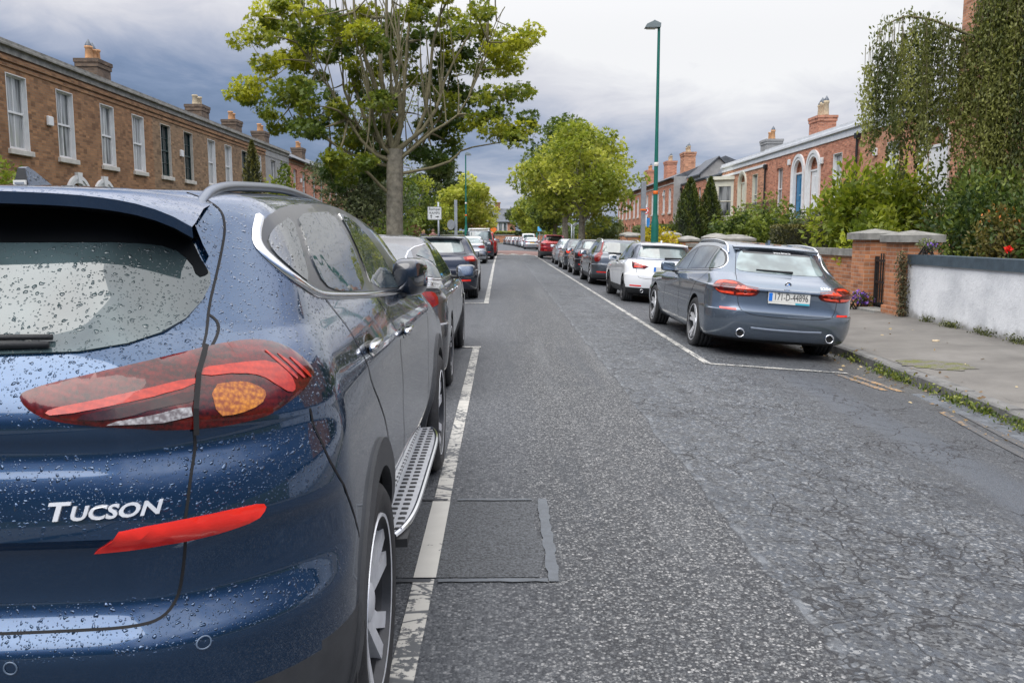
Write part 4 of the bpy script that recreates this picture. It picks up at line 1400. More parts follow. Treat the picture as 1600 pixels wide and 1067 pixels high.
    # left side, beyond the blue crossover
    go(saloon_measures(hw=.91, ro=1.06, wb=2.77, H=1.425, paint=paint('paint_warm_grey', (.10, .10, .105), .65, .24, drops=.25), loc=(-1.39, 7.95, 0), rz=.008, far=False, grid=.06, res=.03, drops=.3,
       label='wet grey saloon parked directly ahead of the blue crossover', group=GL, chrome_dlo=True, handle_m=CHROME, ww=.225, mirror=(1.52, 1.02, .84),
       glass=glassm('saloon_glass', (.02, .03, .03), ior=1.8), rglass=glassm('saloon_rear', (.035, .04, .045), drops=.4, ior=2.1)))
    go(small_measures(hw=.895, ro=.82, wb=2.63, H=1.435, paint=paint('paint_navy', (.012, .018, .034), .45, .24), loc=(-1.475, 19.5, 0), rz=.006, far=False, grid=.06, res=.035, label='navy hatchback with red tail lamps, parked past the grey saloon', group=GL,
       zb=.98, gb=(-.66, 1.02), gt=(-.46, 1.34), rr=(.34, .32),
       dlo=[(1.55, .95), (.6, .98), (-.25, 1.0), (-.36, 1.04), (-.30, 1.20), (-.22, 1.29), (.1, 1.325), (.6, 1.33), (.9, 1.29), (1.2, 1.18)], pillars=[.02, .75],
       lamps=[dict(az=35, poly=[(.42, .86), (.43, .96), (.36, .985), (.10, .965), (.08, .91), (.14, .855)], mat=LAMPRED, sub=[('light_bar', [(.34, .90), (.34, .95), (.16, .94), (.16, .90)], LAMPORANGE)])], spoiler=(.10, .55), fin=.1, wiper=(0, -.38, 1.04),
       plate=(0, .62, dict()), reflectors=[(rect(.45, .74, .42, .46), 0)], exhaust=[]))
    go(saloon_measures(hw=.90, paint=paint('paint_silver_left', (.46, .48, .50), .7, .3), loc=(-1.80, 45.2, 0), label='silver saloon in front of the tall estate with roof bars', group=GL, res=.06))
    s = go(small_measures(hw=.93, ro=.95, wb=2.79, fo=.9, H=1.84, rw=.66, zb=1.16, zf=1.10, gb=(-.78, 1.2), gt=(-.60, 1.72), paint=paint('paint_dark_teal', (.02, .03, .045), .4, .25), loc=(-1.55, 53.2, 0), label='tall dark off-roader with white roof bars, left row', group=GL, wr=.38, hood=1.08, bumper=.75, res=.07,
       dlo=[(1.7, 1.15), (.6, 1.17), (-.55, 1.2), (-.66, 1.25), (-.60, 1.50), (-.5, 1.66), (.2, 1.70), (.9, 1.69), (1.2, 1.58), (1.45, 1.38)], pillars=[-.1, .8], rear_glass=[(0, 1.24), (.62, 1.25), (.70, 1.29), (.65, 1.55), (.6, 1.68), (0, 1.70)],
       lamps=[dict(az=45, poly=[(.12, .9), (.12, 1.25), (-.02, 1.25), (-.02, .9)])], rails=(-.4, 1.3, .60, .06), rail_m=white, mirror=(1.5, 1.22, .88)))
    for yy in (-.1, .9):
        h, _ = s.top(0, yy)
        mb = MB(); mb.tube([(-.66, yy, h.z + .06), (.66, yy, h.z + .07)], .025, 8)
        mb.build('roof_bar', white, s.root, smooth=True)
    go(small_measures(hw=.92, H=1.78, zb=1.15, zf=1.08, gb=(-.62, 1.18), gt=(-.42, 1.64), hood=1.02, paint=paint('paint_red_far', (.36, .01, .012), .3, .3), loc=(-1.42, 62, 0), label='red people carrier beyond the roof-barred off-roader', group=GL, res=.08, grid=.2,
       dlo=[(1.55, 1.12), (.6, 1.15), (-.30, 1.18), (-.40, 1.24), (-.33, 1.46), (-.20, 1.6), (.1, 1.64), (.6, 1.64), (.9, 1.58), (1.2, 1.42)], rear_glass=[(0, 1.2), (.52, 1.205), (.62, 1.23), (.57, 1.5), (.5, 1.6), (0, 1.62)],
       lamps=[dict(az=45, poly=[(.14, .9), (.14, 1.25), (.0, 1.25), (.0, .9)])], mirror=(1.35, 1.18, .86)))
    go(far_measures(paint=paint('paint_far_left', (.10, .05, .05), .4, .3), loc=(-1.40, 71, 0), label='dull maroon hatchback at the speed table, end of the left row in sight', group=GL))
# ------------------------------------------------------------------ ground, road, pavements, markings
def bend(y):
    return -5.5e-4 * max(0.0, y - 95) ** 2


def bend_ang(y):
    return 2 * 5.5e-4 * max(0.0, y - 95)


def kerb_x(y):
    return float(np.interp(y, [-10, 3, 6.8, 11, 14, 200], [3.75, 4.08, 4.33, 4.56, 4.58, 4.58]))


def wall_x(y):
    return float(np.interp(y, [0, 8, 15, 17.5, 200], [6.3, 6.74, 7.2, 7.2, 7.2]))


def road_z(x):
    z = float(np.interp(x, [-3, 1.2, 2.4, 4.6], [0, 0, -.048, -.21]))
    return z


def asphalt(name):
    m = bpy.data.materials.new(name)
    m.use_nodes = True
    t = NT(m.node_tree)
    g = t.n('ShaderNodeTexCoord').outputs['Object']
    sp = t.n('ShaderNodeSeparateXYZ', {0: g})
    X, Y = sp.outputs[0], sp.outputs[1]
    wob = t.noise(g, 1.1, 4, .6)
    wobf = t.noise(g, 9.0, 3, .6)
    # chippings: bright and dark stones in bitumen, two sizes
    v1 = t.n('ShaderNodeTexVoronoi', {'Vector': g, 'Scale': 78.0})
    v2 = t.n('ShaderNodeTexVoronoi', {'Vector': g, 'Scale': 150.0})
    s1 = t.n('ShaderNodeSeparateColor', {0: v1.outputs['Color']}).outputs[0]
    s2 = t.n('ShaderNodeSeparateColor', {0: v2.outputs['Color']}).outputs[1]
    med = t.noise(g, 26, 5, .75)
    big = t.noise(g, .55, 5, .6)
    chip = t.ramp(t.math('ADD', t.math('MULTIPLY', s1, .55), t.math('MULTIPLY', s2, .45)),
                  [(.18, (.012, .013, .016)), (.40, (.045, .049, .054)), (.62, (.115, .119, .12)), (.78, (.21, .21, .207)), (.92, (.36, .355, .345))])
    edge = t.smooth(v1.outputs['Distance'], .42, .72)
    chip = t.mix(t.math('MULTIPLY', edge, .75), chip, (.018, .019, .022, 1))
    chip = t.mix(t.smooth(med, .50, .70), chip, (.055, .059, .066, 1))
    # right-hand lane: older, polished, bluish film over the stone
    film = t.mix(s2, (.045, .054, .067, 1), (.085, .097, .113, 1))
    film = t.mix(t.smooth(s1, .80, .90), film, (.26, .265, .265, 1))
    dark = t.mix(s1, (.008, .009, .012, 1), (.115, .12, .123, 1))
    pn = t.noise(t.n('ShaderNodeVectorMath', {0: g, 1: (1.0, .55, 1)}, operation='MULTIPLY').outputs[0], 17, 6, .78)
    pf = t.math('MULTIPLY', t.smooth(pn, .40, .62), .85)
    old = t.mix(pf, dark, film)
    old = t.mix(t.math('MULTIPLY', t.smooth(t.noise(g, 1.7, 4, .6), .52, .68), .6), old, dark)
    seam_x = t.math('ADD', 1.10, t.math('MULTIPLY', t.math('SUBTRACT', wob, .5), .17))
    seam_x = t.math('ADD', seam_x, t.math('MULTIPLY', t.math('SUBTRACT', wobf, .5), .06))
    d = t.math('SUBTRACT', X, seam_x)
    lane = t.smooth(d, -.01, .01)
    c = t.mix(lane, chip, old)
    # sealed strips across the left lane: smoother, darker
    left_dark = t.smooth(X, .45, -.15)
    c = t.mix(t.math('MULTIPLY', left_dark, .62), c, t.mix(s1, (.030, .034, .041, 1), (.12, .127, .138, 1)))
    # worn wheel track, smooth and blue grey, drifting towards the kerb
    tx = t.math('ADD', 3.02, t.math('MULTIPLY', t.math('SUBTRACT', Y, 5.5), .045))
    td = t.math('ABSOLUTE', t.math('SUBTRACT', t.math('ADD', X, t.math('MULTIPLY', t.math('SUBTRACT', wob, .5), .35)), tx))
    track = t.math('MULTIPLY', t.smooth(td, .30, .12), t.smooth(Y, 9.6, 8.2))
    track = t.math('MULTIPLY', track, t.math('SUBTRACT', 1.0, t.math('MULTIPLY', t.smooth(t.noise(g, 55, 2), .62, .68), .8)))
    c = t.mix(t.math('MULTIPLY', track, .9), c, t.mix(big, (.065, .078, .097, 1), (.095, .11, .132, 1)))
    # far road reads paler and plainer
    farf = t.math('MULTIPLY', t.smooth(Y, 9, 34), .5)
    c = t.mix(farf, c, t.mix(t.noise(g, 2.2, 5, .65), (.052, .059, .069, 1), (.10, .108, .119, 1)))
    # tyre-polished bands, damp and oily stains drawn out along the road
    lv = t.n('ShaderNodeVectorMath', {0: g, 1: (2.6, .16, 1)}, operation='MULTIPLY').outputs[0]
    band = t.noise(lv, 1.0, 4, .6)
    c = t.mix(t.math('MULTIPLY', t.smooth(band, .50, .70), .42), c, (.040, .046, .055, 1))
    c = t.mix(t.math('MULTIPLY', t.smooth(band, .46, .30), .22), c, (.17, .178, .185, 1))
    st = t.noise(t.n('ShaderNodeVectorMath', {0: g, 1: (1.4, .7, 1)}, operation='MULTIPLY').outputs[0], 1.0, 6, .7)
    c = t.mix(t.math('MULTIPLY', t.smooth(st, .56, .66), .38), c, (.030, .035, .043, 1))
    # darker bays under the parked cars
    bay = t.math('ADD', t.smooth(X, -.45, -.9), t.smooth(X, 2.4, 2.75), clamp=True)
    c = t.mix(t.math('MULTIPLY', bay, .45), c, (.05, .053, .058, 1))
    # long seam, filled with pale grey, with a thin crack
    seam = t.math('MULTIPLY', t.smooth(t.math('ABSOLUTE', t.math('SUBTRACT', d, .02)), .038, .008), t.smooth(t.noise(g, 3.5, 4), .47, .62))
    c = t.mix(t.math('MULTIPLY', seam, .75), c, (.15, .162, .175, 1))
    crk = t.math('MULTIPLY', t.smooth(t.math('ABSOLUTE', d), .009, .002), .55)
    # fatigue cracks: web of cells, only where the surface is tired
    gw = t.n('ShaderNodeVectorMath', {0: g, 1: t.n('ShaderNodeVectorMath', {0: t.noise(g, 2.2, 4, out=1), 3: .45}, operation='SCALE').outputs[0]}, operation='ADD').outputs[0]
    vc = t.n('ShaderNodeTexVoronoi', {'Vector': gw, 'Scale': 2.6}, feature='DISTANCE_TO_EDGE')
    vc2 = t.n('ShaderNodeTexVoronoi', {'Vector': gw, 'Scale': 9.0}, feature='DISTANCE_TO_EDGE')
    tired = t.math('MULTIPLY', lane, t.smooth(t.noise(g, .8, 3), .42, .54))
    ck = t.math('MULTIPLY', t.smooth(vc.outputs['Distance'], .018, .005), tired)
    ck2 = t.math('MULTIPLY', t.smooth(vc2.outputs['Distance'], .055, .016), t.math('MULTIPLY', lane, t.smooth(t.noise(g, 1.3, 3), .50, .60)))
    cracks = t.math('MAXIMUM', t.math('MAXIMUM', ck, ck2), crk)
    kb = t.math('MULTIPLY', t.smooth(X, 3.2, 3.6), .65)
    c = t.mix(kb, c, t.mix(s1, (.028, .031, .036, 1), (.075, .08, .086, 1)))
    c = t.mix(t.math('MULTIPLY', cracks, .85), c, (.014, .014, .016, 1))
    # mud along the right kerb
    gut = t.math('MULTIPLY', t.smooth(X, 3.7, 4.4), .5)
    c = t.mix(gut, c, t.mix(wobf, (.05, .046, .04, 1), (.13, .12, .10, 1)))
    rough = t.math('SUBTRACT', t.math('ADD', .55, t.math('MULTIPLY', s1, .3)), t.math('MULTIPLY', t.math('MAXIMUM', track, t.math('MULTIPLY', pf, lane)), .16))
    hgt = t.math('SUBTRACT', t.math('ADD', t.math('MULTIPLY', t.math('SUBTRACT', 1.0, v1.outputs['Distance']), t.math('SUBTRACT', 1.0, t.math('MULTIPLY', t.math('MAXIMUM', track, t.math('MULTIPLY', pf, lane)), .7))), t.math('MULTIPLY', med, .6)), t.math('MULTIPLY', cracks, 2.0))
    bp = t.n('ShaderNodeBump', {'Height': hgt, 'Strength': .55, 'Distance': .006})
    p = t.n('ShaderNodeBsdfPrincipled', {'Base Color': c, 'Roughness': rough, 'Normal': bp, 'Specular IOR Level': .38})
    t.n('ShaderNodeOutputMaterial', {0: p})
    return m


def paintmark(name, col, wear=.5, base=(.085, .09, .095), crack=True):
    """road paint, worn through to the stone in chips and cross cracks"""
    if name in MATS: return MATS[name]
    m = bpy.data.materials.new(name)
    m.use_nodes = True
    t = NT(m.node_tree)
    g = t.n('ShaderNodeTexCoord').outputs['Object']
    n1 = t.noise(g, 30, 5, .7)
    n2 = t.noise(g, 2.5, 3, .6)
    n3 = t.n('ShaderNodeTexVoronoi', {'Vector': t.n('ShaderNodeVectorMath', {0: g, 1: (3.0, 8.0, 1)}, operation='MULTIPLY').outputs[0], 'Scale': 1.0}, feature='DISTANCE_TO_EDGE').outputs['Distance']
    w = t.math('ADD', t.math('MULTIPLY', n1, .7), t.math('MULTIPLY', n2, .45))
    k = t.smooth(w, wear - .03, wear + .03)
    if crack: k = t.math('MAXIMUM', k, t.smooth(n3, .035, .012))
    c = t.mix(t.noise(g, 12, 4), tuple(x * .8 for x in col), col)
    c = t.mix(k, c, base)
    p = t.n('ShaderNodeBsdfPrincipled', {'Base Color': c, 'Roughness': .6})
    t.n('ShaderNodeOutputMaterial', {0: p})
    MATS[name] = m
    return m


def sheet(name, x0f, x1f, y0, y1, mat, lift=0.0, ny=None, nx=4, zf=None):
    """a strip lying on the road between two edges"""
    ny = ny or max(1, int((y1 - y0) / 1.0))
    vs, fs = [], []
    zf = zf or road_z
    for i in range(ny + 1):
        y = y0 + (y1 - y0) * i / ny
        a, b = (x0f(y) if callable(x0f) else x0f), (x1f(y) if callable(x1f) else x1f)
        for k in range(nx + 1):
            x = a + (b - a) * k / nx
            vs.append((x + bend(y), y, zf(x) + lift))
    for i in range(ny):
        for k in range(nx):
            q = i * (nx + 1) + k
            fs.append((q, q + 1, q + nx + 2, q + nx + 1))
    return vs, fs


def build_ground():
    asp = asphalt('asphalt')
    # one sheet to the horizon
    gm = pmat('soil_and_grass', (.055, .07, .03), .95, var=.5, scale=1.5, bump=.4, bscale=30)
    tag(mobj('ground', [(-900, -120, -.42), (900, -120, -.42), (900, 1500, -.42), (-900, 1500, -.42)], [(0, 1, 2, 3)], gm), kind='structure')
    # carriageway with crossfall
    xs = [-2.5, -1.2, 0, 1.2, 1.8, 2.4, 3.2, 4.0]
    vs, fs = [], []
    ys = list(np.arange(-60, 195, 1.0))
    for y in ys:
        kx = kerb_x(y)
        row = [x for x in xs] + [kx + .01]
        for x in row:
            vs.append((x + bend(y), y, road_z(x)))
    n = len(xs) + 1
    for i in range(len(ys) - 1):
        for k in range(n - 1):
            fs.append((i * n + k, i * n + k + 1, (i + 1) * n + k + 1, (i + 1) * n + k))
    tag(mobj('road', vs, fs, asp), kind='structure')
    # crossing road at the far end
    vs, fs = [(-80, 194, 0.0), (80, 194, 0.0), (80, 202, 0), (-80, 202, 0)], [(0, 1, 2, 3)]
    tag(mobj('cross_road', vs, fs, asp), kind='structure')
    # pavements
    conc = bpy.data.materials.new('pavement_concrete'); conc.use_nodes = True
    t = NT(conc.node_tree)
    g = t.n('ShaderNodeTexCoord').outputs['Object']
    sp = t.n('ShaderNodeSeparateXYZ', {0: g})
    c = t.ramp(t.noise(g, 1.2, 6, .65), [(.3, (.095, .088, .079)), (.55, (.145, .136, .122)), (.75, (.185, .175, .16))])
    st = t.noise(t.n('ShaderNodeVectorMath', {0: g, 1: (2.2, .7, 1)}, operation='MULTIPLY').outputs[0], 3.0, 5, .7)
    c = t.mix(t.math('MULTIPLY', t.smooth(st, .5, .72), .5), c, (.11, .105, .095, 1))
    c = t.mix(t.math('MULTIPLY', t.smooth(t.noise(g, 140, 3, .7), .55, .7), .5), c, (.13, .125, .115, 1))
    wv = t.math('FRACT', t.math('MULTIPLY', sp.outputs[1], .5))
    jt = t.smooth(t.math('ABSOLUTE', t.math('SUBTRACT', wv, .5)), .006, .002)
    c = t.mix(t.math('MULTIPLY', jt, .65), c, (.06, .058, .05, 1))
    gv = t.n('ShaderNodeVectorMath', {0: g, 1: t.n('ShaderNodeVectorMath', {0: t.noise(g, 3, 4, out=1), 3: .3}, operation='SCALE').outputs[0]}, operation='ADD').outputs[0]
    vc = t.n('ShaderNodeTexVoronoi', {'Vector': gv, 'Scale': 2.2}, feature='DISTANCE_TO_EDGE').outputs['Distance']
    ck = t.math('MULTIPLY', t.smooth(vc, .022, .006), t.smooth(sp.outputs[1], 7.9, 7.2))
    c = t.mix(t.math('MULTIPLY', ck, .85), c, (.025, .025, .022, 1))
    bp = t.n('ShaderNodeBump', {'Height': t.math('SUBTRACT', t.noise(g, 90, 5, .7), ck), 'Strength': .3, 'Distance': .006})
    p = t.n('ShaderNodeBsdfPrincipled', {'Base Color': c, 'Roughness': .75, 'Normal': bp})
    t.n('ShaderNodeOutputMaterial', {0: p})

    def pav_z(x, y):
        kx = kerb_x(y)
        return -.085 + (x - kx) / 2.6 * .075
    vs, fs = [], []
    ys = list(np.arange(-60, 193, 1.0))
    for y in ys:
        k0, w1 = kerb_x(y) + .16, wall_x(y) + .15
        for k in range(4):
            x = k0 + (w1 - k0) * k / 3
            vs.append((x + bend(y), y, pav_z(x, y)))
    for i in range(len(ys) - 1):
        for k in range(3):
            fs.append((i * 4 + k, i * 4 + k + 1, i * 4 + 5 + k, i * 4 + 4 + k))
    tag(mobj('pavement_right', vs, fs, conc), kind='structure')
    gran = pmat('kerb_granite', (.13, .128, .122), .7, var=.35, scale=7, bump=.4, bscale=60)

    def kerb(name, fx, side, ztop, zbot):
        mb = MB()
        y = -40.0
        rnd = random.Random(3)
        while y < 190:
            L = rnd.uniform(.85, 1.15)
            a, b = y + .006, y + L - .006
            w = .17
            sh = rnd.uniform(-.006, .006)
            vs = []
            for yy in (a, b):
                x = fx(yy) + bend(yy) + sh
                zt, zb_ = ztop(yy) + sh * .6, zbot(yy)
                prof = [(0, zb_), (side * .012, zt - .02), (side * .035, zt), (side * w, zt), (side * w, zb_)]
                vs += [(x + u, yy, z) for u, z in prof]
            fs = [(k, k + 1, k + 6, k + 5) for k in range(4)] + [(0, 1, 2, 3, 4), (9, 8, 7, 6, 5)]
            mb.add(vs, fs)
            y += L
        return tag(mb.build(name, gran), kind='structure')
    kerb('kerb_right', kerb_x, 1, lambda y: -.083, lambda y: -.30)
    kerb('kerb_left', lambda y: -2.5, -1, lambda y: .115, lambda y: -.12)
    vs, fs = sheet('pavement_left', -5.1, -2.64, -60, 190, conc, 0, nx=2, zf=lambda x: .11)
    tag(mobj('pavement_left', vs, fs, conc), kind='structure')
    # front gardens
    soil = pmat('garden_soil', (.05, .058, .026), .95, var=.5, scale=2.5, bump=.5, bscale=25)
    vs, fs = sheet('garden', -40, -5.1, -60, 190, soil, 0, nx=2, zf=lambda x: .13)
    tag(mobj('garden_ground_left', vs, fs, soil), kind='structure')
    vs, fs = sheet('garden', lambda y: wall_x(y) + .1, 40, -60, 190, soil, 0, nx=2, zf=lambda x: .12)
    tag(mobj('garden_ground_right', vs, fs, soil), kind='structure')

    # ---- markings
    wl = paintmark('white_line', (.50, .485, .44), .60)
    wl2 = paintmark('white_line_worn', (.52, .51, .47), .55)
    yl = paintmark('yellow_line', (.42, .26, .11), .50, (.07, .072, .075))
    parts = []

    def line(x0f, x1f, y0, y1, lift=.005, ny=None):
        return sheet('m', x0f, x1f, y0, y1, None, lift, ny=ny, nx=1)

    def markset(name, lst, mat):
        mb = MB()
        for vs, fs in lst: mb.add(vs, fs)
        return tag(mb.build(name, mat, fix=False), kind='structure')
    lx = lambda y: float(np.interp(y, [1, 3, 4.3, 10.7, 17.9, 45, 66], [-.375, -.37, -.375, -.395, -.42, -.56, -.60]))
    markset('left_bay_line', [line(lambda y: lx(y), lambda y: lx(y) + .085, 1.0, 3.33, ny=8), line(lambda y: lx(y) + .002, lambda y: lx(y) + .088, 4.37, 10.70, ny=12)], paintmark('white_line_cracked', (.50, .485, .44), .60))
    markset('left_bay_repaint', [line(lambda y: lx(y) - .003, lambda y: lx(y) + .09, 3.345, 4.36, .006, ny=4)], paintmark('white_line_fresh', (.52, .505, .46), .72, crack=False))
    markset('left_bay_line_far', [line(lambda y: lx(y), lambda y: lx(y) + .10, 17.8, 66, ny=40), line(-.55, -.29, 10.62, 10.74, .009, 1), line(-2.3, -.33, 17.80, 17.92, .009, 1)], wl)
    rx = lambda y: float(np.interp(y, [9.5, 19, 55, 66], [2.30, 2.315, 2.37, 2.38]))
    markset('right_bay_line', [line(lambda y: rx(y), lambda y: rx(y) + .085, 9.56, 66, ny=50), line(lambda y: 2.31, lambda y: 3.95, 9.50, 9.59, .009, 1)], wl)
    dx = lambda y: float(np.interp(y, [5.2, 7.3, 8.4, 9.4], [3.72, 4.02, 3.92, 3.80]))
    mk = []
    for off in (0, .17):
        mk.append(line(lambda y: 3.74 + off + (9.4 - y) * .10, lambda y: 3.74 + off + .09 + (9.4 - y) * .10, 8.45, 9.42, ny=4))
    markset('yellow_lines', mk, paintmark('yellow_line_a', (.42, .245, .10), .56, (.09, .088, .085)))
    mk = []
    for off in (-.15, .02):
        mk.append(line(lambda y: float(np.interp(y, [4, 5.98, 7.4], [3.62, 3.80, 4.04])) + off, lambda y: float(np.interp(y, [4, 5.98, 7.4], [3.62, 3.80, 4.04])) + off + .085, 4.0, 7.4, ny=6))
    markset('yellow_lines_worn', mk, yl)
    # square reinstatement beside the near car with its sealed edges
    pt = pmat('patch_asphalt', (.066, .071, .077), .7, var=.85, scale=85, bump=.7, bscale=120)
    seal = pmat('bitumen_seal', (.080, .091, .105), .42, var=.25, scale=14)
    vs, fs = sheet('road_patch', -1.9, lambda y: .165 + .018 * math.sin(y * 9), 3.35, 4.36, pt, .0035, ny=12)
    tag(mobj('road_patch', vs, fs, pt), kind='structure')
    mb = MB()
    rr = random.Random(4)
    def ragged(xs_, y, w, vert=False):
        vs, fs = [], []
        for i, q in enumerate(xs_):
            a, b = w * rr.uniform(.7, 1.2), w * rr.uniform(.7, 1.2)
            if vert:
                vs += [(y - a, q, .0065), (y + b, q, .0065)]
            else:
                vs += [(q, y - a, .0065), (q, y + b, .0065)]
            if i: fs.append((2 * i - 2, 2 * i - 1, 2 * i + 1, 2 * i))
        mb.add(vs, fs)
    ragged(np.arange(3.30, 4.42, .05), .205, .026, True)
    ragged(np.arange(-.25, .20, .05), 4.385, .014)
    ragged(np.arange(-.27, .20, .05), 3.315, .016)
    tag(mb.build('road_seal', seal, fix=False), kind='structure')
    mb = MB()
    ragged(np.arange(-1.8, -.26, .06), 4.385, .016); ragged(np.arange(-1.8, -.27, .06), 3.315, .016)
    tag(mb.build('road_joint', pmat('joint_dark', (.045, .049, .055), .55), fix=False), kind='structure')
    # granite setts along the gutter
    mb = MB()
    rnd = random.Random(9)
    y = 2.0
    while y < 8.3:
        L = rnd.uniform(.16, .26)
        for k in range(2):
            kx = kerb_x(y)
            x1 = kx - .03 - k * .15
            z = road_z(x1 - .07) - .02
            mb.box(x1 - .128, x1, y + .014 + k * .04, y + L - .014 + k * .04, z - .02, z + .032 + rnd.uniform(-.004, .004), .012)
        y += L
    tag(mb.build('gutter_setts', pmat('sett_stone', (.085, .094, .105), .6, var=.45, scale=9, bump=.3, bscale=70)), kind='structure')
    # red speed table with white triangles
    red = pmat('red_surfacing', (.17, .10, .085), .8, var=.25, scale=3, bump=.3, bscale=80)
    vs, fs = sheet('speed_table', -2.45, 4.5, 66.5, 83.5, red, .05, ny=8, nx=8)
    vs2, fs2 = [], []
    for y, l in ((65.6, .008), (66.5, .05), (83.5, .05), (84.4, .008)):
        for x in (-2.45, 1.2, 2.4, 4.5): vs2.append((x, y, road_z(x) + l))
    mb = MB(); mb.add(vs, fs); mb.add(vs2, [(0, 1, 5, 4), (1, 2, 6, 5), (2, 3, 7, 6), (8, 9, 13, 12), (9, 10, 14, 13), (10, 11, 15, 14)])
    tag(mb.build('speed_table', red, fix=False), kind='structure')
    tri = []
    for x in (-.2, .75, 1.7, 2.9):
        tri.append(([(x - .45, 65.3, road_z(x) + .02), (x + .45, 65.3, road_z(x) + .02), (x, 67.6, road_z(x) + .075)], [(0, 1, 2)]))
    for x in (.3, 1.25, 2.2):
        tri.append(([(x - .15, 65.0, road_z(x) + .014), (x + .15, 65.0, road_z(x) + .014), (x + .15, 65.4, road_z(x) + .018), (x - .15, 65.4, road_z(x) + .018)], [(0, 1, 2, 3)]))
    tri.append(([(.4, 84.6, .012), (1.3, 84.6, .012), (.85, 87, .012)], [(0, 1, 2)]))
    markset('speed_table_marks', tri, wl)
    # mossy hollow in the pavement
    moss = bpy.data.materials.new('moss_patch'); moss.use_nodes = True
    t = NT(moss.node_tree); g = t.n('ShaderNodeTexCoord').outputs['Object']
    c = t.mix(t.smooth(t.noise(g, 6, 6, .7), .46, .60), (.13, .122, .105, 1), t.mix(t.noise(g, 40, 3), (.06, .075, .012, 1), (.16, .16, .04, 1)))
    c = t.mix(t.smooth(t.noise(g, 70, 3), .60, .68), c, (.24, .22, .18, 1))
    p = t.n('ShaderNodeBsdfPrincipled', {'Base Color': c, 'Roughness': .95, 'Normal': t.n('ShaderNodeBump', {'Height': t.noise(g, 60, 4), 'Strength': .8, 'Distance': .02})})
    t.n('ShaderNodeOutputMaterial', {0: p})
    rr = random.Random(12)
    cxm, cym = 4.98, 9.62
    ring_ = []
    for i in range(28):
        a = 2 * PI * i / 28
        k = rr.uniform(.82, 1.1)
        x, y = cxm + .36 * k * math.cos(a), cym + .46 * k * math.sin(a) - .2 * math.cos(a) * .6
        ring_.append((x, y, pav_z(x, y) + .006))
    tag(mobj('moss_patch', [(cxm, cym, pav_z(cxm, cym) + .01)] + ring_, [(0, 1 + i, 1 + (i + 1) % 28) for i in range(28)], moss), kind='structure')
# ------------------------------------------------------------------ houses
def brickm(name, c1, c2, mortar=(.30, .28, .25), stain=.35, bw=.225, rh=.075):
    if name in MATS: return MATS[name]
    m = bpy.data.materials.new(name); m.use_nodes = True
    t = NT(m.node_tree)
    ge = t.n('ShaderNodeNewGeometry')
    g = t.n('ShaderNodeTexCoord').outputs['Object']
    p = t.n('ShaderNodeSeparateXYZ', {0: g})
    nx = t.n('ShaderNodeSeparateXYZ', {0: ge.outputs['True Normal']}).outputs[0]
    side = t.math('GREATER_THAN', t.math('ABSOLUTE', nx), .6)
    u = t.math('ADD', t.math('MULTIPLY', side, p.outputs[1]), t.math('MULTIPLY', t.math('SUBTRACT', 1.0, side), p.outputs[0]))
    vec = t.n('ShaderNodeCombineXYZ', {0: u, 1: p.outputs[2], 2: 0.0}).outputs[0]
    br = t.n('ShaderNodeTexBrick', {'Vector': vec, 'Color1': (*c1, 1), 'Color2': (*c2, 1), 'Mortar': (*mortar, 1), 'Scale': 1.0, 'Mortar Size': .006, 'Mortar Smooth': .2, 'Bias': 0.0, 'Brick Width': bw, 'Row Height': rh})
    c = br.outputs['Color']
    # single bricks burnt darker or paler
    cell = t.n('ShaderNodeCombineXYZ', {0: t.math('FLOOR', t.math('DIVIDE', u, bw)), 1: t.math('FLOOR', t.math('DIVIDE', p.outputs[2], rh)), 2: 0.0}).outputs[0]
    wn = t.n('ShaderNodeTexWhiteNoise', {'Vector': cell}, noise_dimensions='3D').outputs['Value']
    c = t.mix(t.math('MULTIPLY', t.smooth(wn, .72, .95), .55), c, tuple(k * .38 for k in c1))
    c = t.mix(t.math('MULTIPLY', t.smooth(wn, .22, .02), .4), c, tuple(min(1, k * 1.5) for k in c2))
    c = t.mix(t.math('MULTIPLY', t.smooth(t.noise(g, .5, 6, .65), .48, .72), stain), c, tuple(k * .42 for k in c1))
    c = t.mix(t.math('MULTIPLY', t.smooth(t.noise(g, 1.6, 5, .65), .55, .75), stain * .35), c, tuple(k * .8 + .05 for k in c2))
    bp = t.n('ShaderNodeBump', {'Height': t.math('ADD', t.math('SUBTRACT', 1.0, br.outputs['Fac']), t.math('MULTIPLY', t.noise(g, 60, 3), .4)), 'Strength': .5, 'Distance': .008})
    s = t.n('ShaderNodeBsdfPrincipled', {'Base Color': c, 'Roughness': .85, 'Normal': bp})
    t.n('ShaderNodeOutputMaterial', {0: s})
    MATS[name] = m
    return m


BR_BROWN = brickm('brick_brown', (.23, .108, .046), (.33, .172, .078), (.20, .165, .12), .32)
BR_BROWN2 = brickm('brick_brown_pale', (.21, .125, .066), (.30, .185, .10), (.22, .19, .14), .32)
BR_DARK = brickm('brick_sooty', (.11, .075, .052), (.17, .115, .075), (.14, .125, .11), .5)
BR_RED = brickm('brick_red', (.43, .155, .085), (.55, .235, .14), (.42, .34, .28), .25)
BR_ORANGE = brickm('brick_orange', (.43, .185, .095), (.54, .26, .15), (.40, .34, .28), .25)
BR_WALL = brickm('brick_wall', (.34, .125, .055), (.46, .20, .09), (.36, .31, .25), .35)
STONE = pmat('coping_stone', (.23, .225, .205), .85, var=.4, scale=4, bump=.5, bscale=35)
PALESTONE = pmat('pale_sill_stone', (.52, .50, .45), .7, var=.15, scale=6, bump=.2)
WHITEP = pmat('white_woodwork', (.72, .73, .73), .45, var=.07, scale=5)
CREAMP = pmat('cream_woodwork', (.60, .59, .49), .5, var=.07, scale=5)
DARKP = pmat('dark_green_woodwork', (.012, .035, .034), .35, var=.2, scale=8)
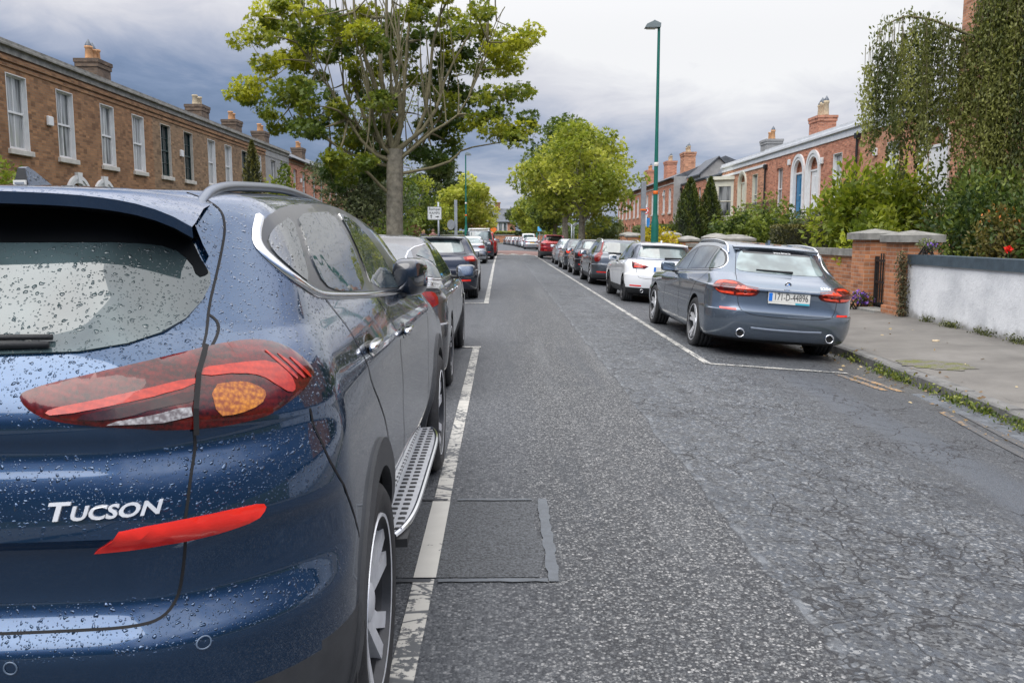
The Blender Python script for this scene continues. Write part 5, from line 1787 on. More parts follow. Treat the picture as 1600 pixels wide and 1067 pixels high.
SLATE = pmat('roof_slate', (.085, .095, .11), .6, var=.35, scale=5, bump=.6, bscale=14)
RENDER_GREY = pmat('grey_render', (.30, .30, .295), .85, var=.18, scale=2.5, bump=.25)
POT = pmat('clay_pot', (.50, .27, .13), .8, var=.25, scale=8)
POTBUFF = pmat('buff_pot', (.48, .40, .27), .8, var=.25, scale=8)
LEAD = pmat('lead_cowl', (.10, .115, .135), .45, .3, var=.25)
IRON = pmat('black_iron', (.012, .013, .014), .45, var=.3, scale=20)
CURTAIN = None


def panem(name, dark=(.02, .026, .03), light=(.33, .35, .36), amt=.5):
    """window pane: dark room with pale curtains hanging behind glossy glass"""
    if name in MATS: return MATS[name]
    m = bpy.data.materials.new(name); m.use_nodes = True
    t = NT(m.node_tree)
    g = t.n('ShaderNodeTexCoord').outputs['Object']
    v = t.n('ShaderNodeVectorMath', {0: g, 1: (3.4, 3.4, .25)}, operation='MULTIPLY').outputs[0]
    k = t.smooth(t.noise(v, 1.3, 4, .6), .5 - .12 + (.5 - amt) * .3, .60 + (.5 - amt) * .3)
    fold = t.noise(t.n('ShaderNodeVectorMath', {0: g, 1: (22, 22, .3)}, operation='MULTIPLY').outputs[0], 1.0, 2)
    lc = t.mix(fold, tuple(x * .6 for x in light), light)
    c = t.mix(k, dark, lc)
    s = t.n('ShaderNodeBsdfPrincipled', {'Base Color': c, 'Roughness': .05, 'IOR': 1.55, 'Specular IOR Level': .6})
    t.n('ShaderNodeOutputMaterial', {0: s})
    MATS[name] = m
    return m


PANE = panem('window_pane')
PANE_L = panem('window_pane_curtained', (.05, .055, .06), (.48, .50, .50), .7)
PANE_D = panem('window_pane_dark', (.012, .02, .022), (.10, .13, .14), .25)


def arch_pts(yc, w, z0, z1, n=14):
    """outline of a round-headed opening: (y, z)"""
    r = w / 2
    zs = z1 - r
    pts = [(yc - r, z0), (yc + r, z0)]
    pts += [(yc + r * math.cos(PI * i / n), zs + r * math.sin(PI * i / n)) for i in range(n + 1)]
    return pts


class House:
    def __init__(self, name, side, xf, y0, y1, zt, depth, brick, label, cat='house', group=None, zb=0.0, left_end=None):
        """side +1: front faces +X (left of the road); -1: front faces -X"""
        self.s, self.xf, self.y0, self.y1, self.zt, self.depth, self.brick, self.zb = side, xf, y0, y1, zt, depth, brick, zb
        self.root = empty(name, (xf, (y0 + y1) / 2, zb))
        tag(self.root, label, cat, group)
        self.holes = []
        self.reveal = []
        self.off = (xf, (y0 + y1) / 2, zb)

    def P(self, d, y, z):
        """world point d metres in front of the facade"""
        return (self.xf + self.s * d, y, z)

    def obj(self, mb, name, mats, parent=None, **k):
        o = mb.build(name, mats, parent or self.root, **k)
        # keep world-space coordinates in the mesh so textures run on across the terrace
        if parent is None:
            o.matrix_parent_inverse = Matrix.Translation(Vector(self.off)).inverted()
        return o

    def box(self, mb, d0, d1, y0, y1, z0, z1, bev=0):
        a, b = self.xf + self.s * d0, self.xf + self.s * d1
        mb.box(min(a, b), max(a, b), y0, y1, z0, z1, bev)

    def window(self, yc, w, z0, z1, style='white', pane=None, sill=True, reveal_m=None, depth=.16, bars=(2, 2), arch=False):
        pane = pane or PANE
        self.holes.append((arch_pts(yc, w, z0, z1) if arch else [(yc - w / 2, z0), (yc + w / 2, z0), (yc + w / 2, z1), (yc - w / 2, z1)], depth))
        fm = {'white': WHITEP, 'dark': DARKP, 'cream': CREAMP}[style]
        mb = MB()
        a, b = yc - w / 2, yc + w / 2
        f = .065
        zm = (z0 + z1) / 2
        D0, D1 = -depth + .012, -depth + .062
        z1s = z1 - (w / 2 if arch else 0)
        self.box(mb, D0, D1, a, a + f, z0, z1s); self.box(mb, D0, D1, b - f, b, z0, z1s)
        self.box(mb, D0, D1, a + f, b - f, z0, z0 + f * 1.2)
        if not arch: self.box(mb, D0, D1, a + f, b - f, z1 - f, z1)
        self.box(mb, D0 + .003, D1 + .015, a + f, b - f, zm - .028, zm + .028)
        for half, n in ((0, bars[0]), (1, bars[1])):
            zz0, zz1 = (z0 + f * 1.2, zm - .028) if half == 0 else (zm + .028, z1 - (f if not arch else 0.0))
            for i in range(1, n):
                y = a + f + (w - 2 * f) * i / n
                self.box(mb, D0 + .004, D1 - .012, y - .011, y + .011, zz0, zz1)
            if style == 'dark':
                for i in range(1, 2):
                    z = zz0 + (zz1 - zz0) * i / 2
                    self.box(mb, D0 + .006, D1 - .014, a + f, b - f, z - .011, z + .011)
        o = self.obj(mb, 'window', fm)
        mb = MB()
        if reveal_m:
            # painted plaster lining of the opening
            for q0, q1 in ((a + .002, a + .022), (b - .022, b - .002)):
                self.box(mb, -depth + .064, .012, q0, q1, z0 + .002, z1 - .002)
            self.box(mb, -depth + .064, .012, a + .024, b - .024, z1 - .022, z1 - .002)
            self.obj(mb, 'reveal', reveal_m, o)
        mb = MB()
        X = -depth + .02
        pts = arch_pts(yc, w, z0, z1) if arch else [(a, z0), (b, z0), (b, z1), (a, z1)]
        mb.add([self.P(X, y, z) for y, z in pts], [tuple(range(len(pts)))])
        self.obj(mb, 'pane', pane, o, fix=False)
        if sill:
            mb = MB()
            self.box(mb, -.02, .09, a - .09, b + .09, z0 - .15, z0 - .004, .012)
            self.obj(mb, 'sill', PALESTONE if sill is True else sill, o)
        return o

    def arched_door(self, yc, w, z0, zdoor, z1, door_m, trim_m=WHITEP, trim=.20, key=False, panel=False, depth=.2, rise=.05):
        """door with fanlight under a round arch and a moulded surround"""
        self.holes.append((arch_pts(yc, w, z0, z1), depth))
        mb = MB()
        r0, r1 = w / 2 - .03, w / 2 + trim
        zs = z1 - w / 2
        n = 20
        def band(ra, rb, d0, d1):
            pa = [(yc - ra, z0)] + [(yc - ra * math.cos(PI * i / n), zs + ra * math.sin(PI * i / n)) for i in range(n + 1)] + [(yc + ra, z0)]
            pb = [(yc - rb, z0)] + [(yc - rb * math.cos(PI * i / n), zs + rb * math.sin(PI * i / n)) for i in range(n + 1)] + [(yc + rb, z0)]
            vs, fs = [], []
            for (ya, za), (yb, zb_) in zip(pa, pb):
                vs += [self.P(d0, ya, za), self.P(d1, ya, za), self.P(d1, yb, zb_), self.P(d0, yb, zb_)]
            for i in range(len(pa) - 1):
                for k in range(4):
                    fs.append((i * 4 + k, i * 4 + (k + 1) % 4, i * 4 + 4 + (k + 1) % 4, i * 4 + 4 + k))
            mb.add(vs, fs)
        band(r0, r0 + trim * .55, -.10, rise)
        band(r0 + trim * .55 + .003, r1, -.05, rise + .03)
        if key:
            mb.prism([(yc - .10, zs + r0 - .02), (yc + .10, zs + r0 - .02), (yc + .15, zs + r1 + .09), (yc - .15, zs + r1 + .09)], 'X', self.xf - self.s * .02, self.xf + self.s * .11)
        sur = self.obj(mb, 'door_surround', trim_m)
        mb = MB()
        dd = -depth + .06
        self.box(mb, -depth + .005, dd, yc - w / 2, yc + w / 2, z0, zdoor)
        for zz0, zz1 in ((.08, .36), (.42, .90)):
            for e in (-1, 1):
                y0 = yc + e * w * .07 if e > 0 else yc - w * .40
                self.box(mb, dd - .002, dd + .02, y0, y0 + w * .33, z0 + (zdoor - z0) * zz0, z0 + (zdoor - z0) * zz1, .008)
        door = self.obj(mb, 'door', door_m)
        mb = MB(); c = self.P(dd + .03, yc - w * .02, z0 + (zdoor - z0) * .52)
        mb.lathe([(.001, -.03), (.03, -.02), (.035, 0), (.02, .02), (.001, .03)], 10, 'X', c)
        self.obj(mb, 'door_knob', CHROME, door, smooth=True)
        mb = MB()
        fa = arch_pts(yc, w, zdoor + .08, z1)
        if fa[0][1] < zs:
            mb.add([self.P(-depth + .03, y, z) for y, z in fa], [tuple(range(len(fa)))])
            fl = self.obj(mb, 'fanlight', PANE if not panel else trim_m, fix=False)
        mb = MB()
        self.box(mb, -depth + .005, -depth + .10, yc - w / 2, yc + w / 2, zdoor + .003, zdoor + .085)
        self.obj(mb, 'transom', trim_m)
        return sur

    def chimney(self, y, back, w, d, z0, z1, mat, pots=3, pot_m=None, caps=0, ph=.5):
        y += .5
        mb = MB()
        self.box(mb, -back - d, -back, y - w / 2, y + w / 2, z0, z1 - .30)
        self.box(mb, -back - d - .04, -back + .04, y - w / 2 - .04, y + w / 2 + .04, z1 - .30, z1 - .14)
        self.box(mb, -back - d - .07, -back + .07, y - w / 2 - .07, y + w / 2 + .07, z1 - .14, z1)
        ch = self.obj(mb, 'chimney', mat)
        for i in range(pots):
            yy = y + (i - (pots - 1) / 2) * w / max(pots, 1) * .85
            c = self.P(-back - d / 2, yy, z1 - .01)
            h = ph if i % 2 == 0 else ph * .88
            mb = MB()
            mb.cur = 0
            mb.lathe([(.001, 0), (.155, 0), (.145, .08), (.12, h * .8), (.15, h * .86), (.15, h), (.11, h), (.10, h - .1), (.001, h - .1)], 12, 'Z', c)
            if i < caps:
                mb.cur = 1
                mb.lathe([(.13, h), (.13, h + .04), (.015, h + .26), (.001, h + .27)], 10, 'Z', c)
            self.obj(mb, 'chimney_pot', [pot_m or POT, LEAD], ch, smooth=True)
        return ch

    def finish(self, parapet=True, string=None, cornice_m=None, cornice_h=.36, roof_rise=0, eaves=False, front_m=None):
        s = self
        bm = bmesh.new()
        def loop(pts, d=0):
            vs = [bm.verts.new(s.P(d, y, z)) for y, z in pts]
            return vs, [bm.edges.new((vs[i], vs[(i + 1) % len(vs)])) for i in range(len(vs))]
        e = 0.0
        out = [(s.y0, s.zb), (s.y1, s.zb), (s.y1, s.zt), (s.y0, s.zt)]
        ov, oe = loop(out)
        edges = list(oe)
        hl = []
        for pts, dep in s.holes:
            v, ee = loop(pts)
            edges += ee
            hl.append((v, dep, pts))
        bmesh.ops.triangle_fill(bm, use_beauty=True, use_dissolve=False, edges=edges)
        # drop any face that filled an opening
        kill = []
        for f in bm.faces:
            c = f.calc_center_median()
            for _, _, pts in hl:
                if _inside((c.y, c.z), pts):
                    kill.append(f); break
        bmesh.ops.delete(bm, geom=kill, context='FACES_ONLY')
        for v, dep, pts in hl:
            back = [bm.verts.new((q.co.x - s.s * dep, q.co.y, q.co.z)) for q in v]
            for i in range(len(v)):
                j = (i + 1) % len(v)
                bm.faces.new((v[i], v[j], back[j], back[i]))
            bm.faces.new(back)
        # flanks, back and top
        bx = [bm.verts.new(s.P(-s.depth, y, z)) for y, z in out]
        for i, j in ((1, 2), (3, 0), (2, 3)):
            bm.faces.new((ov[i], ov[j], bx[j], bx[i]))
        bm.faces.new(bx)
        bmesh.ops.recalc_face_normals(bm, faces=bm.faces)
        me = bpy.data.meshes.new('wall'); bm.to_mesh(me); bm.free()
        me.materials.append(s.brick)
        o = bpy.data.objects.new('wall', me); COL.objects.link(o); o.parent = s.root
        o.matrix_parent_inverse = Matrix.Translation(Vector(s.off)).inverted()
        s.root.location.y += .62
        cm = cornice_m or STONE
        if parapet:
            mb = MB()
            s.box(mb, -.34, .05, s.y0, s.y1, s.zt + .002, s.zt + cornice_h * .5)
            s.box(mb, -.34, .14, s.y0, s.y1, s.zt + cornice_h * .5 + .002, s.zt + cornice_h * .72, .01)
            s.box(mb, -.36, .08, s.y0, s.y1, s.zt + cornice_h * .72 + .002, s.zt + cornice_h)
            s.obj(mb, 'parapet', cm)
        if string:
            mb = MB()
            for z, h, d, m_ in string:
                s.box(mb, -.01, d, s.y0, s.y1, z, z + h)
            s.obj(mb, 'string_course', string[0][3])
        if roof_rise:
            mb = MB()
            zt = s.zt + (.003 if eaves else .0)
            d0 = .22 if eaves else -.3
            yo = 0
            pr = [(d0, zt), (-s.depth / 2, zt + roof_rise), (-s.depth - .2, zt), (-s.depth - .2, zt - .08), (d0, zt - .08)] if eaves else [(d0, zt + .05), (-s.depth / 2, zt + roof_rise), (-s.depth, zt + .05), (-s.depth, zt + .006), (d0, zt + .006)]
            vs = [s.P(d, s.y0 - yo, z) for d, z in pr] + [s.P(d, s.y1 + yo, z) for d, z in pr]
            k = len(pr)
            fs = [tuple(range(k)), tuple(range(2 * k - 1, k - 1, -1))] + [(i, i + k, (i + 1) % k + k, (i + 1) % k) for i in range(k)]
            mb.add(vs, fs)
            s.obj(mb, 'roof', SLATE)
            if eaves:
                mb = MB()
                c0 = s.P(.24, s.y0, zt - .05); c1 = s.P(.24, s.y1, zt - .05)
                mb.tube([c0, c1], .06, 8)
                s.obj(mb, 'gutter', IRON, smooth=True)
        return o

    def alarm(self, y, z, m=None):
        mb = MB(); self.box(mb, .002, .09, y - .14, y + .14, z - .14, z + .14, .02)
        self.obj(mb, 'alarm_box', m or WHITEP)

    def downpipe(self, y, z0, z1):
        mb = MB(); x, _, _ = self.P(.09, y, 0)
        mb.tube([(x, y, z0), (x, y, z1)], .05, 8)
        mb.box(x - .09, x + .09, y - .12, y + .12, z1 - .02, z1 + .2, .01)
        for z in np.arange(z0 + .8, z1, 1.4): mb.tube([(x, y, z), (x, y, z + .06)], .062, 8)
        self.obj(mb, 'downpipe', IRON)


def _inside(p, poly):
    x, y = p; c = False
    for i in range(len(poly)):
        (x1, y1), (x2, y2) = poly[i], poly[i - 1]
        if (y1 > y) != (y2 > y) and x < (x2 - x1) * (y - y1) / (y2 - y1) + x1:
            c = not c
    return c


BLUED = pmat('blue_door', (.02, .16, .32), .35, var=.12, scale=4)
GREEND = pmat('green_door', (.02, .09, .05), .35, var=.15, scale=4)
REDD = pmat('red_door', (.28, .03, .025), .35, var=.15, scale=4)
BLACKD = pmat('black_door', (.014, .014, .016), .3, var=.2, scale=4)


def build_left_terrace():
    XL = -13.5
    grp = 'brown brick terrace on the left'
    zs0, zs1 = 3.80, 5.83
    #      y0    y1    windows                                        door  label
    rows = [
        (17.0, 22.3, [(18.9, 'white'), (21.2, 'white')], 17.9, BLACKD, 'brown brick terraced house at the left edge, mostly out of frame'),
        (22.3, 27.5, [(23.6, 'white'), (26.2, 'white')], 26.7, BLUED, 'brown brick terraced house with an alarm box between two white windows, far left'),
        (27.5, 32.75, [(29.0, 'white'), (31.45, 'white')], 28.45, GREEND, 'brown brick terraced house with white lined windows, below the chimney with two pointed cowls'),
        (32.75, 37.95, [(34.0, 'dark'), (36.45, 'dark')], 37.1, BLACKD, 'paler brown brick terraced house with dark green sashes and a white plaque'),
        (37.95, 43.1, [(39.35, 'white'), (41.75, 'white')], 38.9, REDD, 'pale brown brick terraced house with white sashes, past the dark-sashed house'),
        (43.1, 48.3, [(44.4, 'dark'), (46.9, 'white')], 47.4, BLACKD, 'pale brown brick terraced house behind the tall clipped conifer'),
    ]
    for i, (y0, y1, wins, dy, dm, lab) in enumerate(rows):
        h = House('terraced_house', 1, XL, y0, y1, 6.33, 8, BR_BROWN if i < 3 else BR_BROWN2, lab, 'house', grp, zb=.1)
        for yc, st in wins:
            h.window(yc, 1.0, zs0, zs1, st, PANE_L if st == 'white' else PANE_D, True, WHITEP if st == 'white' else PALESTONE, bars=(2, 2))
        h.arched_door(dy, 1.25, .55, 2.55, 3.12, dm, WHITEP, .20, key=True)
        gw = y0 + 1.6 if dy > (y0 + y1) / 2 else y1 - 1.6
        h.window(gw, 1.15, .9, 2.8, st, PANE_L, True, WHITEP, bars=(2, 2))
        if i in (1, 2): h.alarm(25.2 if i == 1 else 30.6, 4.8 if i == 1 else 2.2)
        if i == 3: h.alarm(35.55, 4.85)
        cap = 2 if i == 2 else 0
        cy = {0: 21.6, 2: 33.2 - .55, 5: 43.8}.get(i)
        if cy:
            h.chimney(cy, 1.9, 1.1, .8, 6.2, 8.1, BR_DARK, 3 if i in (2, 5) else 2, POTBUFF if i == 5 else POT, cap)
        h.finish(True, [(5.98, .10, .03, BR_BROWN), (6.14, .12, .06, BR_BROWN)], STONE, .36, 1.15)
    h = House('terraced_house', 1, XL, 48.3, 53.6, 6.33, 8, RENDER_GREY, 'grey rendered house at the end of the brown terrace, beside the red brick row', 'house', grp, zb=.1)
    for yc in (49.9, 52.1): h.window(yc, .95, zs0, zs1, 'white', PANE, True, None)
    h.window(50.2, 1.1, .9, 2.8, 'white', PANE_L, True, None)
    h.arched_door(52.4, 1.2, .5, 2.5, 3.0, BLACKD, WHITEP, .18)
    h.chimney(49.4, 1.9, 1.05, .8, 6.2, 8.1, BR_DARK, 2, POT)
    h.finish(True, [(5.98, .10, .03, RENDER_GREY)], STONE, .36, 1.1)
    grp = 'red brick terrace further along on the left'
    labs = ['red brick terraced house with a white alarm plaque, first of the left red row', 'red brick terraced house, second of the red row on the left', 'red brick terraced house behind the dark bushy tree', 'red brick terraced house between the dark bushy tree and the big sycamore trunk',
            'red brick terraced house seen just left of the sycamore trunk', 'red brick terraced house hidden largely by the sycamore trunk', 'red brick terraced house last of the row beyond the sycamore']
    for i in range(7):
        y0, y1 = 53.6 + i * 5.6, 53.6 + (i + 1) * 5.6
        h = House('terraced_house', 1, XL, y0, y1, 6.35, 8, BR_RED, labs[i], 'house', grp, zb=.1)
        for k in (.28, .72):
            h.window(y0 + 5.6 * k, .95, zs0, zs1 - .1, 'white', PANE if i % 2 else PANE_L, True, None)
        h.window(y0 + 1.5, 1.1, .9, 2.7, 'white', PANE_L, True, None)
        h.arched_door(y1 - 1.4, 1.2, .5, 2.5, 3.0, [BLACKD, REDD, GREEND][i % 3], WHITEP, .16)
        if i == 0: h.alarm(y0 + 2.9, 5.1)
        if i in (0, 2, 4, 6): h.chimney([55.2, 0, 65.4, 0, 77, 0, 90][i], 1.9, 1.1, .8, 6.4, 8.15, BR_DARK, 2, POT)
        h.finish(False, [(6.02, .16, .05, BR_BROWN2)], STONE, .3, 1.9, eaves=True)


def railing(name, pts, h, label, cat='railing', gap=.12, group=None, spikes=True):
    mb = MB()
    for a, b in zip(pts[:-1], pts[1:]):
        a, b = Vector(a), Vector(b)
        L = (b - a).length
        n = max(2, int(L / gap))
        for i in range(n + 1):
            p = a.lerp(b, i / n)
            mb.tube([p, p + Vector((0, 0, h))], .011, 5)
        for z in (.1, h - .12):
            mb.tube([a + Vector((0, 0, z)), b + Vector((0, 0, z))], .016, 5)
    o = mb.build(name, IRON)
    return tag(o, label, cat, group)


def build_right_houses():
    X = 14.0
    zc = 5.42
    grp = 'raised villas on the right'
    LIM = pmat('white_cornice', (.66, .68, .70), .6, var=.1, scale=3)
    # red pair with the two white arches
    h = House('villa', -1, X, 38.95, 45.1, zc, 9, BR_RED, 'red brick villa with a blue door under the left of two white arches', 'house', grp, zb=.1)
    h.window(42.8, .95, 2.75, 4.85, 'white', PANE, True, None)
    h.arched_door(40.0, 1.25, 2.25, 4.35, 5.02, BLUED, WHITEP, .26)
    h.alarm(41.3, 5.0)
    h.chimney(45.0, 2.6, 1.35, .95, 5.4, 7.75, BR_RED, 4, POTBUFF, 4, ph=.78)
    h.downpipe(44.95, .3, 5.0)
    h.finish(True, None, LIM, .56, 1.0)
    h = House('villa', -1, X, 33.1, 38.95, zc, 9, BR_RED, 'red brick villa with a white door under the right of two white arches', 'house', grp, zb=.1)
    h.window(35.3, .95, 2.75, 4.87, 'white', PANE_L, True, WHITEP)
    h.arched_door(38.05, 1.25, 2.25, 4.35, 5.02, WHITEP, WHITEP, .26)
    h.alarm(37.0, 4.7); 
    h.downpipe(33.2, .3, 5.25)
    h.finish(True, None, LIM, .56, 1.0)
    h = House('villa', -1, X, 23.4, 33.1, zc, 9, BR_ORANGE, 'orange brick villa half hidden behind the weeping birch', 'house', grp, zb=.1)
    h.window(30.2, .95, 2.75, 4.80, 'white', PANE_L, True, WHITEP)
    h.arched_door(27.2, 1.35, 2.2, 4.3, 5.0, WHITEP, WHITEP, .3)
    h.window(25.0, .95, 2.75, 4.80, 'white', PANE, True, WHITEP)
    h.alarm(31.6, 4.55)
    h.finish(True, None, LIM, .56, 1.0)
    # tall house behind the birch
    h = House('tall_house', -1, 12.6, 10.5, 23.35, 10.4, 10, BR_ORANGE, 'tall orange brick house behind the weeping birch at the right edge', 'house', None, zb=.1)
    for yc in (13.5, 16.5, 19.5):
        for z0 in (1.2, 4.2, 7.2): h.window(yc, 1.0, z0, z0 + 1.9, 'white', PANE, True, None)
    h.finish(True, None, STONE, .4, 1.2)
    # paler villa with bay window
    h = House('villa', -1, X, 45.1, 54.2, zc + .02, 9, BR_ORANGE, 'orange brick villa with a cream bay window and an arched cream door', 'house', grp, zb=.1)
    h.window(47.0, .95, 2.6, 4.85, 'cream', PANE, True, CREAMP)
    h.arched_door(49.45, 1.35, 2.1, 4.5, 5.05, CREAMP, CREAMP, .16, panel=True)
    h.chimney(54.1, 2.7, 1.3, 1.0, 5.4, 7.55, RENDER_GREY, 2, POT, 1, ph=.6)
    mb = MB()
    # canted bay: three faces, glazed
    y0, y1, d = 51.4, 54.0, 1.0
    prof = [(0.0, y0), (d, y0 + .55), (d, y1 - .55), (0.0, y1)]
    def bayband(z0, z1, grow):
        vs = []
        for z in (z0, z1):
            for dd, y in prof:
                yy = y + (-grow if y < (y0 + y1) / 2 else grow)
                vs.append(h.P(dd + (grow if dd else 0), yy, z))
        return vs, [(0, 1, 5, 4), (1, 2, 6, 5), (2, 3, 7, 6), (4, 5, 6, 7), (3, 2, 1, 0)]
    for z0, z1, gr in ((.1, 2.55, 0), (2.552, 2.68, .06), (4.45, 4.85, .0), (4.852, 5.05, .14)):
        mb.add(*bayband(z0, z1, gr))
    for (da, ya), (db, yb) in zip(prof[:-1], prof[1:]):
        for t0, t1 in ((0, .14), (.86, 1)):
            q = []
            for t in (t0, t1):
                q.append(h.P(da + (db - da) * t, ya + (yb - ya) * t, 0)[:2])
            (xa, yya), (xb, yyb) = q
            mb.add([(xa, yya, 2.68), (xb, yyb, 2.68), (xb, yyb, 4.45), (xa, yya, 4.45), (xa + .12, yya, 2.68), (xb + .12, yyb, 2.68), (xb + .12, yyb, 4.45), (xa + .12, yya, 4.45)],
                   [(0, 1, 2, 3), (4, 7, 6, 5), (0, 4, 5, 1), (1, 5, 6, 2), (2, 6, 7, 3), (3, 7, 4, 0)])
        q0 = h.P(da, ya, 3.55); q1 = h.P(db, yb, 3.55)
        mb.tube([(q0[0] + .04, q0[1], 3.55), (q1[0] + .04, q1[1], 3.55)], .03, 6)
    bay = h.obj(mb, 'bay_window', CREAMP)
    mb = MB()
    for (da, ya), (db, yb) in zip(prof[:-1], prof[1:]):
        p0, p1 = h.P(da - .07, ya, 2.68), h.P(db - .07, yb, 2.68)
        mb.add([p0, p1, (p1[0], p1[1], 4.45), (p0[0], p0[1], 4.45)], [(0, 1, 2, 3)])
    h.obj(mb, 'bay_pane', PANE, bay, fix=False)
    h.finish(True, [(5.12, .14, .05, WHITEP)], LIM, .50, 1.0)
    # low rubble stone wing, brick link
    rub = bpy.data.materials.new('rubble_stone'); rub.use_nodes = True
    t = NT(rub.node_tree); g = t.n('ShaderNodeTexCoord').outputs['Object']
    v = t.n('ShaderNodeTexVoronoi', {'Vector': g, 'Scale': 2.6}); ve = t.n('ShaderNodeTexVoronoi', {'Vector': g, 'Scale': 2.6}, feature='DISTANCE_TO_EDGE')
    c = t.ramp(t.n('ShaderNodeSeparateColor', {0: v.outputs['Color']}).outputs[0], [(0, (.16, .15, .135)), (.5, (.28, .265, .235)), (1, (.42, .40, .37))])
    c = t.mix(t.smooth(ve.outputs['Distance'], .05, .02), c, (.10, .098, .09, 1))
    s_ = t.n('ShaderNodeBsdfPrincipled', {'Base Color': c, 'Roughness': .9, 'Normal': t.n('ShaderNodeBump', {'Height': ve.outputs['Distance'], 'Strength': .6, 'Distance': .05})})
    t.n('ShaderNodeOutputMaterial', {0: s_})
    h = House('stone_wing', -1, X, 54.2, 58.4, 5.2, 2, rub, 'low grey rubble stone wing between the bay-windowed villa and the brick link', 'building', zb=.1)
    h.window(56.2, .8, 3.0, 4.4, 'white', PANE, True, None)
    h.finish(True, None, LEAD, .25, .8)
    h = House('brick_link', -1, X, 58.4, 66.6, 5.35, .34, BR_RED, 'low red brick link block behind the twin conifers', 'building', zb=.1)
    h.window(63.6, .8, 3.6, 4.9, 'white', PANE, True, None)
    h.window(60.5, .8, 3.6, 4.9, 'white', PANE, True, None)
    h.downpipe(66.3, .3, 5.0)
    h.finish(True, None, LEAD, .16)
    # grey gabled end of the house behind, facing down the road
    mb = MB()
    pr = [(14.36, .1), (14.36, 5.95), (15.65, 7.1), (16.95, 5.95), (16.95, .1)]
    mb.cur = 0
    mb.prism(pr, 'Y', 62.5, 66.65)
    gh = mb.build('wall', RENDER_GREY)
    r = empty('gabled_house', (15.65, 64.5, .1)); tag(r, 'house with a grey rendered gable end behind the brick link', 'house')
    gh.parent = r; gh.matrix_parent_inverse = Matrix.Translation(Vector((15.65, 64.5, .1))).inverted()
    mb = MB()
    for a, b in (((14.2, 5.84), (15.65, 7.13)), ((15.65, 7.13), (17.1, 5.84))):
        mb.add([(a[0], 62.35, a[1]), (b[0], 62.35, b[1]), (b[0], 66.66, b[1]), (a[0], 66.66, a[1]), (a[0], 62.35, a[1] + .10), (b[0], 62.35, b[1] + .10), (b[0], 66.66, b[1] + .10), (a[0], 66.66, a[1] + .10)],
               [(0, 1, 2, 3), (4, 7, 6, 5), (0, 4, 5, 1), (1, 5, 6, 2), (2, 6, 7, 3), (3, 7, 4, 0)])
    ro = mb.build('roof', SLATE); ro.parent = r; ro.matrix_parent_inverse = gh.matrix_parent_inverse
    # long two-storey red terrace
    X3 = 13.4
    grp = 'two storey red terrace on the right'
    labs = ['red brick terraced house with grey end wall and buff chimney pots, beside the twin conifers', 'red brick terraced house second in the far right row, with arched doorways', 'red brick terraced house third in the far right row, behind the lamp post', 'red brick terraced house fourth in the far right row, behind the parking sign pole', 'red brick terraced house half behind the bright maple', 'red brick terraced house hidden behind the bright maple crown']
    for i in range(6):
        y0, y1 = 66.7 + i * 5.4, 66.7 + (i + 1) * 5.4
        h = House('terraced_house', -1, X3, y0, y1, 6.0, 8, BR_RED, labs[i], 'house', grp, zb=.1)
        for k in (.28, .75):
            h.window(y0 + 5.4 * k, .85, 3.35, 5.25, 'white', PANE if (i + int(k * 4)) % 2 else PANE_L, True, WHITEP)
        h.window(y0 + 1.5, 1.0, .9, 2.6, 'white', PANE, True, None)
        h.arched_door(y0 + 4.0, 1.1, .4, 2.2, 2.75, BLACKD, BR_RED, .12)
        if i == 0:
            h.chimney(y0 + .9, .9, 1.5, .9, 6.0, 8.05, BR_ORANGE, 2, POTBUFF, 2)
            mb = MB(); h.box(mb, -1.0, .02, y0 - .08, y0 - .003, .1, 6.1)
            h.obj(mb, 'end_render', RENDER_GREY)
            h.alarm(y0 + 4.2, 4.9)
        if i == 2: h.chimney(y0 + .9, 1.6, 1.5, .9, 6.0, 8.3, BR_RED, 2, POTBUFF, 2)
        if i == 4: h.chimney(y0 + .9, 1.6, 1.5, .9, 6.0, 8.3, BR_RED, 3, POT, 1)
        h.finish(False, [(5.55, .10, .04, PALESTONE)], STONE, .3, 1.7, eaves=True)
    # railings on the raised landings
    railing('railing', [(12.6, 39.3, 2.15), (12.6, 44.6, 2.15)], .95, 'black iron railing along the landing in front of the blue door', group='landing railings')
    railing('railing', [(12.4, 47.6, 1.9), (12.4, 53.4, 1.9)], .95, 'black iron railing in front of the cream bay window', group='landing railings')
    for nm, a, b, z in (('landing', 39.1, 44.9, 2.15), ('landing', 47.4, 54.0, 1.9)):
        mb = MB(); mb.box(12.5, 13.99, a, b, .1, z - .12); mb.box(12.42, 13.985, a - .05, b + .05, z - .118, z, .02)
        tag(mb.build('landing', STONE), 'granite landing at the front door of the %s villa' % ('blue doored' if a < 45 else 'bay windowed'), 'landing', 'raised landings')
    mb = MB()
    for i in range(9):
        mb.box(10.0 + i * .27, 12.49, 45.6 + .002 * i, 47.1 - .002 * i, .1 + i * .2, .1 + (i + 1) * .2)
    tag(mb.build('steps', STONE), 'flight of granite steps up to the cream arched door', 'steps')
    # end of the road
    r = empty('end_house', (-3.2, 216, 0)); tag(r, 'slate roofed brick house with white windows, closing the far end of the road', 'house')
    inv = Matrix.Translation(Vector((-3.2, 216, 0))).inverted()
    mb = MB(); mb.box(-9, 3, 216, 226, 0, 5.2)
    o = mb.build('wall', BR_RED); o.parent = r; o.matrix_parent_inverse = inv
    mb = MB(); mb.prism([(215.5, 5.0), (215.5, 5.2), (221, 8.6), (226.5, 5.2), (226.5, 5.0)], 'X', -9.4, 3.4)
    o = mb.build('roof', SLATE); o.parent = r; o.matrix_parent_inverse = inv
    mb = MB(); mb.box(-2.2, -.9, 220, 222, 8.2, 10.2); mb.box(-2.35, -.75, 219.9, 222.1, 9.9, 10.2)
